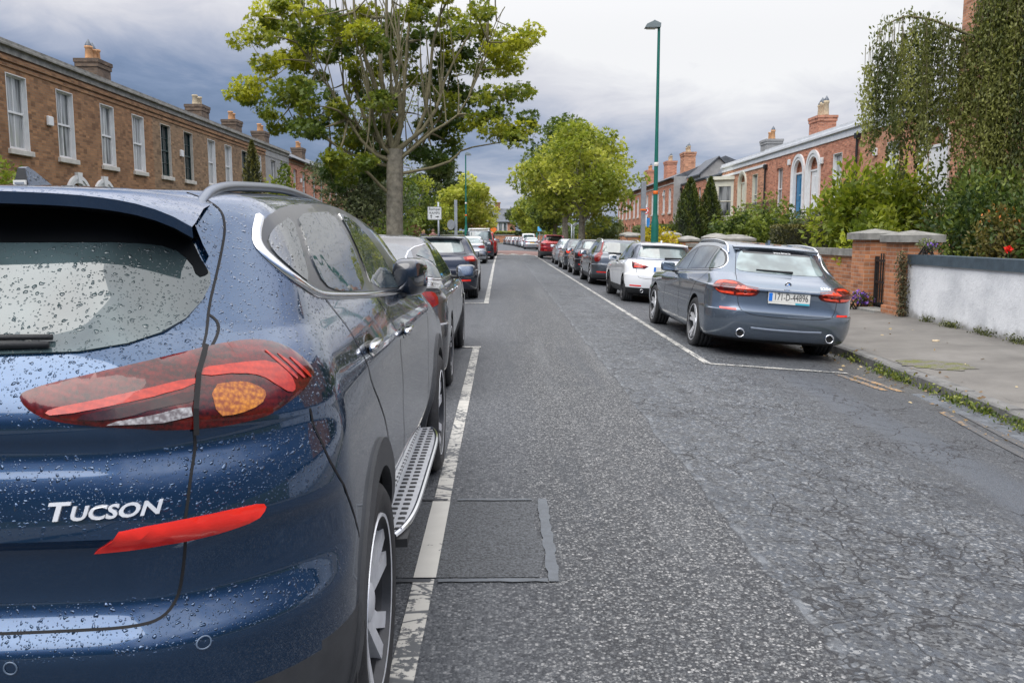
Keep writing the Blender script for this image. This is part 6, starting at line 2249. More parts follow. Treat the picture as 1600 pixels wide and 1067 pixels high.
    o = mb.build('chimney', BR_BROWN); o.parent = r; o.matrix_parent_inverse = inv
    mb = MB()
    for x in (-3.2, -2.0, -.8, .4): mb.box(x - .55, x + .55, 215.86, 215.95, 2.6, 5.0)
    mb.cur = 1
    for x in (-3.2, -2.0, -.8, .4):
        mb.box(x - .42, x + .42, 215.83, 215.858, 2.75, 4.85)
    o = mb.build('window', [WHITEP, PANE]); o.parent = r; o.matrix_parent_inverse = inv
# ------------------------------------------------------------------ plants
def leafm(name, dark, mid, light, trans=.35, rough=.5):
    if name in MATS: return MATS[name]
    m = bpy.data.materials.new(name); m.use_nodes = True
    t = NT(m.node_tree)
    a = t.n('ShaderNodeAttribute', attribute_name='tint').outputs['Fac']
    c = t.ramp(a, [(0.0, dark), (.45, mid), (.85, light), (1.0, tuple(min(1, k * 1.25) for k in light))])
    d = t.n('ShaderNodeBsdfPrincipled', {'Base Color': c, 'Roughness': rough, 'Specular IOR Level': .35})
    tr = t.n('ShaderNodeBsdfTranslucent', {'Color': t.mix(.5, c, t.n('ShaderNodeVectorMath', {0: c, 1: (1.25, 1.35, .5)}, operation='MULTIPLY').outputs[0])})
    mx = t.n('ShaderNodeMixShader', {0: trans, 1: d, 2: tr})
    t.n('ShaderNodeOutputMaterial', {0: mx})
    MATS[name] = m
    return m


SYCAMORE_L = leafm('sycamore_leaf', (.05, .09, .018), (.14, .18, .02), (.38, .38, .03), .45)
MAPLE_L = leafm('bright_maple_leaf', (.085, .13, .016), (.28, .32, .045), (.50, .50, .10), .45)
GREEN_L = leafm('green_leaf', (.022, .046, .014), (.075, .12, .026), (.19, .235, .04), .35)
YGREEN_L = leafm('yellow_green_leaf', (.045, .075, .010), (.15, .20, .02), (.33, .36, .04), .4)
DARK_L = leafm('dark_leaf', (.018, .034, .013), (.055, .082, .025), (.14, .165, .05), .3)
BIRCH_L = leafm('birch_leaf', (.035, .05, .018), (.105, .128, .038), (.23, .24, .07), .4)
OLIVE_L = leafm('olive_leaf', (.04, .058, .026), (.11, .135, .062), (.22, .245, .13), .35)
RUST_L = leafm('copper_leaf', (.05, .018, .016), (.12, .04, .035), (.20, .09, .07), .3)
GOLD_L = leafm('golden_leaf', (.25, .20, .01), (.48, .40, .02), (.70, .58, .06), .4)
CONIFER_L = leafm('conifer_leaf', (.016, .030, .008), (.055, .082, .014), (.14, .16, .03), .2)
WEED_L = leafm('weed_leaf', (.03, .05, .008), (.09, .13, .02), (.22, .24, .05), .3)
PETAL_P = leafm('purple_petal', (.16, .06, .45), (.25, .10, .62), (.40, .22, .80), .3)
PETAL_R = leafm('red_petal', (.55, .01, .01), (.75, .02, .015), (.90, .06, .04), .3)
PETAL_W = leafm('cream_petal', (.60, .58, .35), (.75, .74, .55), (.85, .84, .70), .3)
PETAL_O = leafm('orange_petal', (.5, .12, .02), (.65, .22, .05), (.75, .35, .1), .3)
BARK = pmat('bark', (.20, .182, .14), .9, var=.4, scale=9, bump=.8, bscale=45)
BARK_D = pmat('dark_bark', (.035, .03, .026), .9, var=.4, scale=9, bump=.8, bscale=45)
TWIG = pmat('twig', (.17, .15, .085), .9, var=.3, scale=8)

SHAPES = {}
def _shape(kind):
    if kind in SHAPES: return SHAPES[kind]
    if kind == 'maple':
        P = []
        for i, (a, r) in enumerate([(-90, .42), (-52, .36), (-25, .92), (0, .45), (28, 1.0), (58, .5), (90, 1.12), (122, .5), (152, 1.0), (180, .45), (205, .92), (232, .36)]):
            P.append((r * .5 * math.cos(R(a)), r * .5 * math.sin(R(a)), -.09 * r * r))
        F = [tuple(range(12))]
    elif kind == 'oval':
        P = [(0, -.5, 0), (.24, -.05, .05), (0, .5, -.04), (-.24, -.05, .05)]
        F = [(0, 1, 2), (0, 2, 3)]
    elif kind == 'spray':     # a little flat spray of three leaflets
        P, F = [], []
        for a in (-50, 0, 50):
            c, s = math.cos(R(a)), math.sin(R(a))
            b = len(P)
            for x, y, z in ((0, -.1, 0), (.13, .22, .03), (0, .6, -.05), (-.13, .22, .03)):
                P.append((x * c - y * s, x * s + y * c, z))
            F.append((b, b + 1, b + 2, b + 3))
    elif kind == 'needle':
        P = [(-.05, -.5, 0), (.05, -.5, 0), (.10, .1, .02), (0, .5, 0), (-.10, .1, .02)]
        F = [(0, 1, 2, 3, 4)]
    SHAPES[kind] = (np.array(P, float), F)
    return SHAPES[kind]


def leaves(name, C, size, mat, kind='oval', parent=None, tint=None, dirs=None, spread=1.0, rng=None, loc=None):
    """many leaves in one mesh: C (n,3) positions; dirs (n,3) = way the leaf tip points, loosened by spread"""
    rng = rng or np.random.default_rng(1)
    C = np.asarray(C, float)
    n = len(C)
    P, F = _shape(kind)
    Y = rng.normal(size=(n, 3))
    if dirs is not None:
        Y = np.asarray(dirs) + Y * spread * .6
    Y /= np.linalg.norm(Y, axis=1)[:, None] + 1e-9
    Zv = rng.normal(size=(n, 3)) * .8 + np.array([0, 0, .75])
    Xv = np.cross(Y, Zv); Xv /= np.linalg.norm(Xv, axis=1)[:, None] + 1e-9
    Zv = np.cross(Xv, Y)
    sz = np.asarray(size) * rng.uniform(.65, 1.25, n)
    V = (P[None, :, 0, None] * Xv[:, None] + P[None, :, 1, None] * Y[:, None] + P[None, :, 2, None] * Zv[:, None]) * sz[:, None, None] + C[:, None]
    k = len(P)
    V = V.reshape(-1, 3)
    loops, starts, tot = [], [], []
    base = np.arange(n) * k
    L = np.concatenate([np.array(f) for f in F])
    lens = np.array([len(f) for f in F])
    allL = (base[:, None] + L[None]).ravel()
    alllens = np.tile(lens, n)
    me = bpy.data.meshes.new(name)
    me.vertices.add(len(V)); me.vertices.foreach_set('co', V.astype(np.float32).ravel())
    me.loops.add(len(allL)); me.loops.foreach_set('vertex_index', allL.astype(np.int32))
    me.polygons.add(len(alllens))
    st = np.concatenate([[0], np.cumsum(alllens)[:-1]])
    me.polygons.foreach_set('loop_start', st.astype(np.int32))
    me.update(calc_edges=True)
    if tint is None: tint = rng.random(n)
    tint = np.clip(np.asarray(tint) + rng.normal(0, .10, n), 0, 1)
    at = me.attributes.new('tint', 'FLOAT', 'FACE')
    at.data.foreach_set('value', np.repeat(tint, len(F)).astype(np.float32))
    me.materials.append(mat)
    o = bpy.data.objects.new(name, me); COL.objects.link(o)
    if parent: o.parent = parent
    if loc is not None: o.location = loc
    return o


def ball(rng, n, r, hollow=.35):
    v = rng.normal(size=(n, 3)); v /= np.linalg.norm(v, axis=1)[:, None]
    q = (hollow + (1 - hollow) * rng.random(n)) ** (1 / 2.2)
    return v * q[:, None] * np.asarray(r)


def limb(mb, a, b, r0, r1, rng, sag=.0, n=6, wob=.08):
    a, b = np.array(a, float), np.array(b, float)
    L = np.linalg.norm(b - a)
    pts = []
    o = rng.normal(size=3) * wob * L
    for i in range(n + 1):
        t = i / n
        p = a + (b - a) * t + o * math.sin(PI * t) * .6
        p[2] += sag * L * math.sin(PI * t)
        pts.append(tuple(p))
    mb.tube(pts, [r0 + (r1 - r0) * (i / n) for i in range(n + 1)], 7, cap=False)
    return pts


def bushy_tree(name, loc, H, rx, ry, trunk_h, tr, leaf, lsize, label, cat='tree', group=None, clumps=60, per=110, seed=1, bark=None, kind='spray', shape=1.0, lean=(0, 0), cr=None, tint0=.5, tspread=.28, low=0.0, parts=True):
    """trunk, limbs and a crown of separate leaf clumps, ragged at the edge"""
    rng = np.random.default_rng(seed)
    root = empty(name, loc); tag(root, label, cat, group)
    zc = (H + trunk_h) / 2 + low
    rz = (H - trunk_h) / 2 - low * .3
    cen = []
    while len(cen) < clumps:
        v = rng.normal(size=3); v /= np.linalg.norm(v)
        q = rng.uniform(.35, 1.0) ** .6
        p = v * q
        z = p[2]
        k = 1 - max(0, z) ** 1.6 * .35 * shape
        cen.append((p[0] * rx * k * rng.uniform(.68, 1.24) + lean[0] * (z + 1) / 2, p[1] * ry * k + lean[1] * (z + 1) / 2, zc + z * rz * rng.uniform(.80, 1.10)))
    cen = np.array(cen)
    cr = cr or min(rx, ry, rz) * .30
    mb = MB()
    mb.cur = 0
    top = (lean[0] * .6, lean[1] * .6, trunk_h + rz * .9)
    limb(mb, (0, 0, -.1), (lean[0] * .25, lean[1] * .25, trunk_h), tr * 1.15, tr * .85, rng, n=6, wob=.02)
    limb(mb, (lean[0] * .25, lean[1] * .25, trunk_h), top, tr * .85, tr * .25, rng, n=6, wob=.05)
    tk = mb.build('trunk', bark or BARK, root, smooth=True)
    mb = MB()
    base = np.array((lean[0] * .25, lean[1] * .25, trunk_h))
    for i in range(0, len(cen), 2):
        t = rng.uniform(.0, .8)
        a = base + (np.array(top) - base) * t
        limb(mb, a, cen[i], tr * .34 * (1 - t * .5), .012, rng, n=5, wob=.07)
    mb.build('branches', bark or BARK, root, smooth=True)
    pts, tint, dirs = [], [], []
    for c in cen:
        s = cr * rng.uniform(.65, 1.35)
        m = int(per * (s / cr) ** 2)
        b = ball(rng, m, (s, s, s * .75))
        pts.append(b + c)
        tt = tint0 + rng.normal(0, tspread)
        tint.append(np.full(m, tt) + rng.normal(0, .08, m))
        d = (b + (c - np.array((lean[0] * .3, lean[1] * .3, zc))) * .25); d /= np.linalg.norm(d, axis=1)[:, None] + 1e-6
        dirs.append(d)
    leaves('crown', np.concatenate(pts), lsize, leaf, kind, root, np.concatenate(tint), np.concatenate(dirs), 1.2, rng)
    return root


def shrub(name, loc, r, leaf, lsize, label, cat='shrub', group=None, n=1800, seed=1, kind='oval', tint0=.45, clumps=16, box=False, extra=None, tspread=.25):
    """a bush: stems and leaf clumps; the whole thing grows from its base"""
    rng = np.random.default_rng(seed)
    root = empty(name, loc); tag(root, label, cat, group)
    rx, ry, rz = r
    pts, tint, dirs = [], [], []
    mb = MB()
    if box:
        # clipped hedge: leaves packed on the faces of a block
        m = n
        f = rng.integers(0, 5, m)
        u = rng.uniform(-1, 1, (m, 3)); 
        for i, ff in enumerate(f):
            ax, sg = [(0, 1), (0, -1), (1, 1), (1, -1), (2, 1)][ff]
            u[i, ax] = sg * rng.uniform(.90, 1.02)
        p = u * np.array([rx, ry, rz / 2]) + np.array([0, 0, rz / 2])
        pts.append(p); d = np.zeros((m, 3)); d[np.arange(m), np.minimum(f // 2, 2)] = 1; dirs.append(u)
        tint.append(tint0 + rng.normal(0, .12, m) + np.where(f == 4, .3, 0))
        mb.box(-rx * .86, rx * .86, -ry * .86, ry * .86, 0, rz * .93)
        mb.build('hedge_core', pmat('hedge_core_shade', (.03, .032, .016), .95, var=.6, scale=25, bump=1.0, bscale=40), root)  # solid core added; its dark colour stands for shade between the leaves
    else:
        for i in range(clumps):
            v = rng.normal(size=3); v /= np.linalg.norm(v); v[2] = abs(v[2]) * 1.25 - .25
            q = rng.uniform(.25, .85)
            c = np.array([v[0] * rx * q, v[1] * ry * q, max(.12 * rz, rz * .5 + v[2] * rz * .5 * q)])
            s = rng.uniform(.28, .48)
            m = int(n / clumps)
            b = ball(rng, m, (rx * s, ry * s, rz * s * .75))
            pts.append(b + c); tint.append(np.full(m, tint0 + rng.normal(0, tspread)))
            d = b / (np.linalg.norm(b, axis=1)[:, None] + 1e-6) + np.array([0, 0, .3]); dirs.append(d)
            limb(mb, (rng.normal(0, .08), rng.normal(0, .08), -.05), c, .022, .006, rng, n=4, wob=.06)
        mb.build('stems', BARK_D, root)
    P = np.concatenate(pts); P[:, 2] = np.maximum(P[:, 2], .02)
    leaves('foliage', P, lsize, leaf, kind, root, np.concatenate(tint), np.concatenate(dirs), 1.1, rng)
    if extra:
        lf, sz, cnt, zlo, kd, nm = extra
        idx = rng.integers(0, len(P), cnt * 4)
        q = P[idx]; q = q[q[:, 2] > rz * zlo][:cnt]
        if len(q): leaves(nm, q * 1.03, sz, lf, kd, root, None, None, 1, rng)
    return root


def conifer(name, loc, H, r, label, seed=1, group=None, leaf=None, n=3800, lsize=.22, tops=1, cat='conifer'):
    rng = np.random.default_rng(seed)
    root = empty(name, loc); tag(root, label, cat, group)
    P, D, T = [], [], []
    mb = MB(); mb.tube([(0, 0, -.05), (0, 0, H * .92)], [.09, .02], 7)
    mb.build('trunk', BARK_D, root)
    z = rng.random(n) ** 1.25 * H
    a = rng.uniform(0, 2 * PI, n)
    lob = 1 + .12 * np.sin(a * 5 + z * 2.2) + .10 * np.sin(a * 3 - z * 4.1)
    prof = np.sin(np.clip((1 - z / H), 0, 1) ** .75 * PI / 2) * np.clip(.78 + z / H * 1.2, 0, 1)
    rr = r * prof * lob * rng.uniform(.72, 1.03, n)
    P = np.stack([rr * np.cos(a), rr * np.sin(a), z], 1)
    D = np.stack([np.cos(a) * .55, np.sin(a) * .55, np.full(n, .9)], 1)
    T = .42 + .22 * np.sin(a * 5 + z * 2.2) + rng.normal(0, .12, n)
    mb = MB()
    m = 24
    prof2 = []
    for i in range(13):
        t = i / 12
        prof2.append((max(.002, r * .70 * math.sin((1 - t) ** .75 * PI / 2) * min(1, .78 + t * 1.2)), H * .97 * t))
    mb.lathe(prof2, m, 'Z')
    mb.build('dark_core', pmat('conifer_core_shade', (.010, .016, .006), .95, var=.6, scale=12, bump=1.0, bscale=30), root, smooth=True)  # added solid, coloured near black for the shade inside the foliage
    leaves('foliage', P, lsize, leaf or CONIFER_L, 'needle', root, T, D, .8, rng)
    return root


def px_at(x, y, Y):
    """world point at depth Y on the line of sight through a point of the street view (used to measure crown shapes)"""
    d = fwd + right * ((x - 800) / F_PX) + up * ((533.5 - y) / F_PX)
    t = Y / d.y
    return Vector((0, 0, CAM_H)) + d * t


def sycamore():
    rng = np.random.default_rng(11)
    base = (-2.86, 22.4, .10)
    root = empty('sycamore_tree', base)
    tag(root, 'big sycamore with bare grey trunk and open crown of upright limbs, on the left kerb', 'tree', 'street trees')
    B = np.array(base)
    def W(x, z, dy=0.0):     # metres along the street view: offset from the trunk foot
        return np.array([x, dy, z])
    mb = MB()
    tp = [(0, 0, -.1), (.0, .01, .25), (.0, .0, 1.2), (.01, 0, 2.2), (.03, .02, 3.0), (.05, .02, 3.55)]
    mb.tube(tp, [.30, .25, .225, .215, .22, .21], 14, cap=False)
    mb.build('trunk', BARK, root, smooth=True)
    # limbs: (start height, end x, end z, dy, radius)
    L = [(3.4, -2.2, 8.6, .3, .13), (3.5, -1.3, 9.6, -.5, .14), (3.5, -.5, 10.2, .5, .15), (3.6, .25, 10.4, -.3, .15), (3.5, 1.0, 10.0, .5, .14), (3.5, 1.9, 9.3, -.2, .13), (3.45, 2.7, 8.2, .6, .12),
         (3.2, -2.9, 7.2, -.7, .11), (3.1, -3.4, 5.9, .4, .10), (3.2, 2.9, 6.9, -.8, .10), (3.3, -1.0, 8.0, -1.6, .10), (3.4, .6, 8.3, -1.7, .10), (3.4, .0, 8.4, 1.8, .10), (3.3, -1.6, 6.6, 1.8, .09), (3.3, 1.7, 6.6, 1.7, .09),
         (2.3, -2.5, 4.4, -.4, .10), (2.9, 3.3, 4.0, .1, .085)]
    mb = MB()
    tips = []
    for z0, x1, z1, dy, r in L:
        a = np.array([.04, 0, z0]); b = np.array([x1, dy, z1])
        n = 9
        pts = []
        o = rng.normal(size=3) * .16; o2 = rng.normal(size=3) * .10
        for i in range(n + 1):
            t = i / n
            # limbs leave the fork outwards, then turn up
            p = a + (b - a) * np.array([t ** .72, t ** .8, t ** 1.15]) + o * math.sin(PI * t) + o2 * math.sin(3 * PI * t)
            if z1 < 4.6: p[2] = z0 + (z1 - z0) * t + .15 * math.sin(PI * t * 1.2)
            pts.append(p)
        mb.tube([tuple(p) for p in pts], [max(.011, r * .50 * (1 - .86 * (i / n) ** .8)) for i in range(n + 1)], 8, cap=False)
        for i in range(3 if z1 > 4.6 else n - 1, n + 1):
            tips.append((pts[i], r * (1 - .8 * i / n)))
        # bare upright shoots
        for k in range(10 if z1 > 4.6 else 0):
            i = int(rng.integers(1, n))
            p = pts[i]
            q = p + np.array([rng.normal(0, .35), rng.normal(0, .35), rng.uniform(.8, 2.4)])
            limb(mb, p, q, .022, .006, rng, n=4, wob=.05)
    # leaf clumps where the street view shows them: left side, right side, top, a few behind
    cl = [(400, 62), (392, 128), (424, 96), (448, 46), (440, 10), (438, 150), (472, 104), (492, 62), (520, 30), (540, 82), (505, 140), (470, 187), (522, 182), (402, 160), (386, 142), (560, 152), (545, 222), (590, 196), (520, 250), (566, 252), (604, 238), (430, 195), (455, 60), (410, 30), (500, 15), (575, 60), (590, 110), (462, 130),
          (760, 58), (812, 62), (790, 108), (742, 112), (702, 92), (762, 150), (806, 146), (742, 182), (692, 160), (702, 200), (662, 182), (722, 140), (770, 90), (662, 62), (690, 28), (722, 42), (640, 20), (612, 30), (740, 15), (800, 85), (716, 170), (680, 205), (640, 120), (615, 160), (655, 240), (790, 205), (826, 202), (810, 208), (672, 130), (560, 20), (600, 75), (735, 75), (820, 50), (548, 120), (486, 165), (612, 215), (450, 100), (480, 30), (530, 60), (695, 60), (660, 15), (580, 280), (545, 275), (520, 285), (600, 270), (490, 205), (575, 215), (540, 180), (620, 185), (680, 245), (700, 225), (590, 150), (560, 60), (610, 90), (650, 80), (690, 110), (735, 145), (770, 185), (475, 75), (505, 85)]
    cl += [(x, y) for x, y in [(520, -30), (580, -45), (640, -60), (700, -40), (750, -25), (470, -15), (610, -110), (680, -100), (560, -90), (630, -170), (730, -80), (660, -140)]]
    P, T, D = [], [], []
    cen0 = np.array([0, 0, 6.2])
    for x, y in cl:
        dy = rng.uniform(-1.7, 1.9)
        if 590 < x < 740 and y > 20: dy = rng.uniform(.6, 2.2)
        w = np.array(px_at(x, y, base[1] + dy)) - B
        for sub in range(3):
            c = w + rng.normal(size=3) * np.array([.16, .25, .14])
            s = rng.uniform(.20, .38)
            m = int(rng.uniform(80, 135))
            b = ball(rng, m, (s * 1.15, s * 1.1, s * .72), .2)
            P.append(b + c)
            edge = abs(x - 620) / 230
            tt = .27 + .32 * min(1, edge) + (.18 if b is not None and y < 130 else 0) + rng.normal(0, .20) - .22 * (dy > .6 and edge < .6)  # shade put into the tint: inner rear clumps darker, rim and top lighter
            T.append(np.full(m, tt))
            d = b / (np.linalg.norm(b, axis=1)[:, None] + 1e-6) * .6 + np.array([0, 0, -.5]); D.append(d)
        j = min(range(len(tips)), key=lambda q: np.linalg.norm(tips[q][0] - w) + max(0, tips[q][0][2] - w[2]) * .6 + .9 * max(0, abs(tips[q][0][0]) - abs(w[0]) + .35))
        limb(mb, tips[j][0], w, max(.014, tips[j][1] * .55), .006, rng, n=5, wob=.08)
    mb.build('branches', TWIG, root, smooth=True)
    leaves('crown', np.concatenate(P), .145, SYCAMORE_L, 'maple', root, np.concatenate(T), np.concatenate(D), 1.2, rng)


def weeping_birch():
    rng = np.random.default_rng(5)
    base = np.array([9.9, 17.2, .12])
    root = empty('weeping_birch', tuple(base))
    tag(root, 'weeping birch with long hanging curtains of small leaves, in the garden behind the white wall', 'tree')
    mb = MB()
    mb.tube([(0, 0, -.1), (.02, 0, 1.2), (-.04, .02, 2.6), (.02, 0, 4.0), (.0, .05, 5.4), (.1, 0, 6.8)], [.20, .165, .15, .13, .11, .05], 10, cap=False)
    mb.build('trunk', pmat('birch_bark', (.30, .29, .26), .8, var=.5, scale=6, bump=.5), root, smooth=True)
    mb = MB()
    # arching limbs as the street view shows them
    arcs = [[(1528, 60), (1490, 45), (1450, 30), (1420, 26), (1395, 34), (1375, 52), (1366, 78)],
            [(1530, 75), (1490, 62), (1460, 48), (1435, 44), (1415, 55)],
            [(1540, 20), (1560, -50), (1590, -60), (1620, -40)],
            [(1540, 60), (1565, 10), (1595, 0), (1625, 20), (1650, 60)],
            [(1535, -30), (1560, -110), (1600, -130), (1650, -90), (1690, -30)]]
    P, T, D = [], [], []
    twig = MB()
    for ai, arc in enumerate(arcs):
        dy0 = [-.6, .5, -.7, -.9, .3][ai]
        pts = [np.array(px_at(x, y, base[1] + dy0 * (i / (len(arc) - 1)))) - base for i, (x, y) in enumerate(arc)]
        pp = pchip(np.arange(len(pts)), np.array(pts), np.linspace(0, len(pts) - 1, 24))
        mb.tube([tuple(p) for p in pp], [.034 * (1 - .85 * i / 23) for i in range(24)], 6, cap=False)
        na = 420
        ia = rng.integers(0, 24, na)
        q = pp[ia] + rng.normal(size=(na, 3)) * np.array([.10, .12, .07])
        P.append(q); T.append(np.full(na, .55)); D.append(np.tile(np.array([0, 0, -1.0]), (na, 1)))
        ns = 34 if ai in (0,) else 36
        nb = 7 if ai == 0 else 7
        bunch = np.linspace(.10, 1.0, nb) + rng.normal(0, .02, nb); bunch = np.clip(bunch, 0, 1); bln = rng.uniform(.7, 1.25, nb); btn = rng.normal(.68, .2, nb)
        for k in range(ns):
            t = bunch[k % nb]
            p = pp[int(bunch[k % nb] * 23)] + rng.normal(size=3) * np.array([.085, .12, .02])
            ln = rng.uniform(1.5, 2.4)
            if ai == 0: ln = rng.uniform(1.45, 2.0) if t > .5 else rng.uniform(1.7, 2.5)
            if ai >= 2: ln = rng.uniform(2.4, 4.4)
            ln *= bln[k % nb]
            n = int(ln * rng.uniform(80, 120))
            sway = rng.normal(0, .08, 2)
            u = np.sort(rng.random(n) ** .85)
            if ai == 0 and t > .42: u = u * .82 + .18
            th = .03 + .045 * np.sin(u * PI) ** .7
            q = p[None] + np.stack([sway[0] * u + rng.normal(0, 1, n) * th, sway[1] * u + rng.normal(0, 1, n) * th, -ln * u], 1)
            P.append(q); T.append(np.full(n, btn[k % nb] + rng.normal(0, .08)) + (u - .5) * .25)
            D.append(np.tile(np.array([0, 0, -1.0]), (n, 1)))
            m = 5
            twig.tube([tuple(p + np.array([sway[0] * s, sway[1] * s, -ln * s + .02])) for s in np.linspace(0, 1, m)], [.007, .005, .004, .003, .002], 4, cap=False)
    mb.build('branches', TWIG, root, smooth=True)
    twig.build('hanging_twigs', TWIG, root)
    leaves('crown', np.concatenate(P), .082, BIRCH_L, 'oval', root, np.concatenate(T), np.concatenate(D), .9, rng)


def build_plants():
    sycamore()
    weeping_birch()
    rg, lg = 'trees on the right beyond the lamp post', 'trees and bushes on the left beyond the sycamore'
    bushy_tree('maple_tree', (4.95, 54, -.05), 8.6, 3.4, 3.2, 2.3, .24, MAPLE_L, .34, 'bright yellow-green maple on the right kerb behind the parked cars', 'tree', 'street trees', 85, 120, 21, tint0=.52, tspread=.22)
    bushy_tree('lime_tree', (4.75, 66, -.05), 10.3, 3.3, 3.2, 2.6, .26, GREEN_L, .36, 'darker green tree rising behind the bright maple', 'tree', 'street trees', 80, 110, 22, tint0=.55)
    bushy_tree('lime_tree', (5.4, 90, -.05), 9.0, 3.4, 3.2, 2.2, .25, GREEN_L, .42, 'mid green tree beyond the red crossover, left of the bright maple', 'tree', 'street trees', 60, 90, 23, tint0=.6)
    bushy_tree('maple_tree', (4.2, 118, -.05), 7.6, 3.0, 3, 1.9, .2, MAPLE_L, .45, 'small pale yellow-green tree above the white van', 'tree', 'street trees', 50, 80, 24, tint0=.5)
    bushy_tree('lime_tree', (4.6, 150, 0), 8.4, 4.2, 3, 1.6, .25, DARK_L, .6, 'dark round tree in front of the end house', 'tree', 'street trees', 50, 70, 25, tint0=.6)
    # left
    bushy_tree('maple_tree', (-2.95, 70, .1), 6.0, 2.55, 2.5, 1.6, .18, MAPLE_L, .32, 'yellow-leaved street tree beside the far green lamp post', 'tree', 'street trees', 75, 110, 31, tint0=.62, tspread=.2)
    bushy_tree('conifer_tree', (-6.0, 78, .1), 8.6, 2.6, 2.5, 1.2, .2, DARK_L, .40, 'dark evergreen tree between the ramps sign and the yellow tree', 'tree', lg, 60, 100, 32, tint0=.62, shape=1.6)
    bushy_tree('spreading_tree', (-5.0, 31, .12), 4.4, 1.5, 1.6, 1.7, .12, OLIVE_L, .15, 'dark leaning tree with crooked black limbs, left of the sycamore trunk', 'tree', lg, 60, 110, 33, bark=BARK_D, lean=(-.7, 0), tint0=.42, cr=.5)
    bushy_tree('ash_tree', (-4.4, 33, .12), 7.4, 1.9, 1.8, 2.4, .10, OLIVE_L, .15, 'thin feathery grey-green tree right behind the sycamore trunk', 'tree', lg, 34, 60, 34, kind='oval', tint0=.5, cr=.55)
    bushy_tree('bushy_tree', (-6.1, 56.5, .12), 5.6, 2.5, 2.0, .8, .12, YGREEN_L, .19, 'bright green bushy tree behind the ramps sign', 'tree', lg, 50, 110, 35, tint0=.5, cr=.6)
    bushy_tree('bushy_tree', (-6.2, 44, .12), 4.6, 1.7, 2.0, .8, .14, GREEN_L, .2, 'mid green bushy tree against the red terrace, behind the dark leaning tree', 'tree', lg, 50, 100, 36, tint0=.55, cr=.65)
    bushy_tree('bushy_tree', (-6.4, 57, .12), 4.4, 2.2, 1.8, .6, .14, GREEN_L, .24, 'mid green bushy tree between the sign and the dark evergreen', 'tree', lg, 45, 90, 37, tint0=.5, cr=.6)
    conifer('clipped_conifer', (-9.2, 31.6, .12), 4.75, .60, 'narrow clipped conifer column in front of the brown terrace', 41, group=lg, n=4200, lsize=.16, leaf=leafm('clipped_leaf', (.03, .035, .008), (.085, .085, .018), (.16, .15, .03), .15))
    shrub('laurel', (-8.6, 33.3, .12), (.80, .8, 3.7), YGREEN_L, .17, 'bright green and yellow upright bush right of the clipped conifer', 'shrub', lg, 3200, 42, 'spray', .55, 26)
    shrub('hedge_bush', (-10.9, 18.6, .12), (.8, .8, 3.0), YGREEN_L, .14, 'yellow-green bush at the left edge, beside the antenna of the blue car', 'shrub', lg, 2400, 43, 'spray', .55, 20)
    for i, (x, y, r, lf, lab) in enumerate([(-5.9, 27.5, (.9, .9, 1.7), YGREEN_L, 'low golden green bush left of the sycamore trunk'), (-5.2, 34, (1.1, .8, 1.5), YGREEN_L, 'low yellow bush under the bright green bushy tree'), (-6.6, 36.0, (.9, .9, 2.3), RUST_L, 'copper leaved bush in front of the red terrace'),
                                         (-5.75, 52.5, (1.0, .9, 1.9), RUST_L, 'copper leaved bush behind the ramps sign post'), (-5.2, 60, (1.2, 1.0, 1.5), GREEN_L, 'round green bush right of the tall grey pole'), (-5.3, 57.5, (1.2, 1.0, 1.7), OLIVE_L, 'olive green bush left of the tall grey pole'), (-5.6, 22.5, (1.0, .9, 1.6), YGREEN_L, 'golden green bush just in front of the sycamore'), (-6.6, 28.5, (1.0, 1.0, 1.8), DARK_L, 'dark bush below the leaning tree')]):
        shrub('bush', (x, y, .12), r, lf, .15, lab, 'shrub', lg, 1900, 50 + i, 'spray', .55, 16)
    # right gardens
    gg = 'garden shrubs on the right'
    root = empty('twin_conifers', (9.1, 40, .12)); bpy.data.objects.remove(root)
    conifer('cone_conifer', (8.75, 40, .12), 4.0, .88, 'dark cone shaped conifer, taller and left one of the pair by the lamp post', 61, group=gg, n=6000, lsize=.2)
    conifer('cone_conifer', (9.75, 40.3, .12), 4.05, .72, 'dark cone shaped conifer, right one of the pair, next to the stone wing', 62, group=gg, n=5000, lsize=.2)
    shrub('laurel_bush', (9.6, 31, .12), (2.0, 1.6, 2.45), GREEN_L, .17, 'rounded mid green bush below the railing of the blue-doored villa', 'shrub', gg, 5200, 63, 'spray', .62, 40)
    shrub('laurel_bush', (8.3, 30.0, .12), (1.1, 1.0, 2.1), GREEN_L, .16, 'leafy green bush left of the clipped box hedge, above the estate roof', 'shrub', gg, 2800, 64, 'spray', .6, 24)
    shrub('laurel_bush', (10.9, 28.4, .12), (1.8, 1.4, 2.3), OLIVE_L, .16, 'grey-green bush behind the clipped box hedge', 'shrub', gg, 3600, 65, 'spray', .5, 26)
    shrub('box_hedge', (8.6, 23.6, .12), (.95, .85, 1.6), leafm('hedge_leaf', (.018, .024, .008), (.05, .055, .016), (.18, .16, .04), .12), .075, 'clipped square box hedge behind the brick wall', 'hedge', gg, 9000, 66, 'oval', .45, box=True)
    shrub('lime_shrub', (8.85, 19.9, .12), (1.75, 1.3, 3.15), YGREEN_L, .17, 'large bright lime green shrub behind the far brick gate pillar', 'shrub', gg, 7200, 67, 'oval', .58, 46)
    shrub('lime_shrub', (8.0, 18.2, .12), (.8, .7, 1.75), YGREEN_L, .15, 'bright leafy shoots hanging over the wall by the gate pillars', 'shrub', gg, 1800, 68, 'oval', .6, 16)
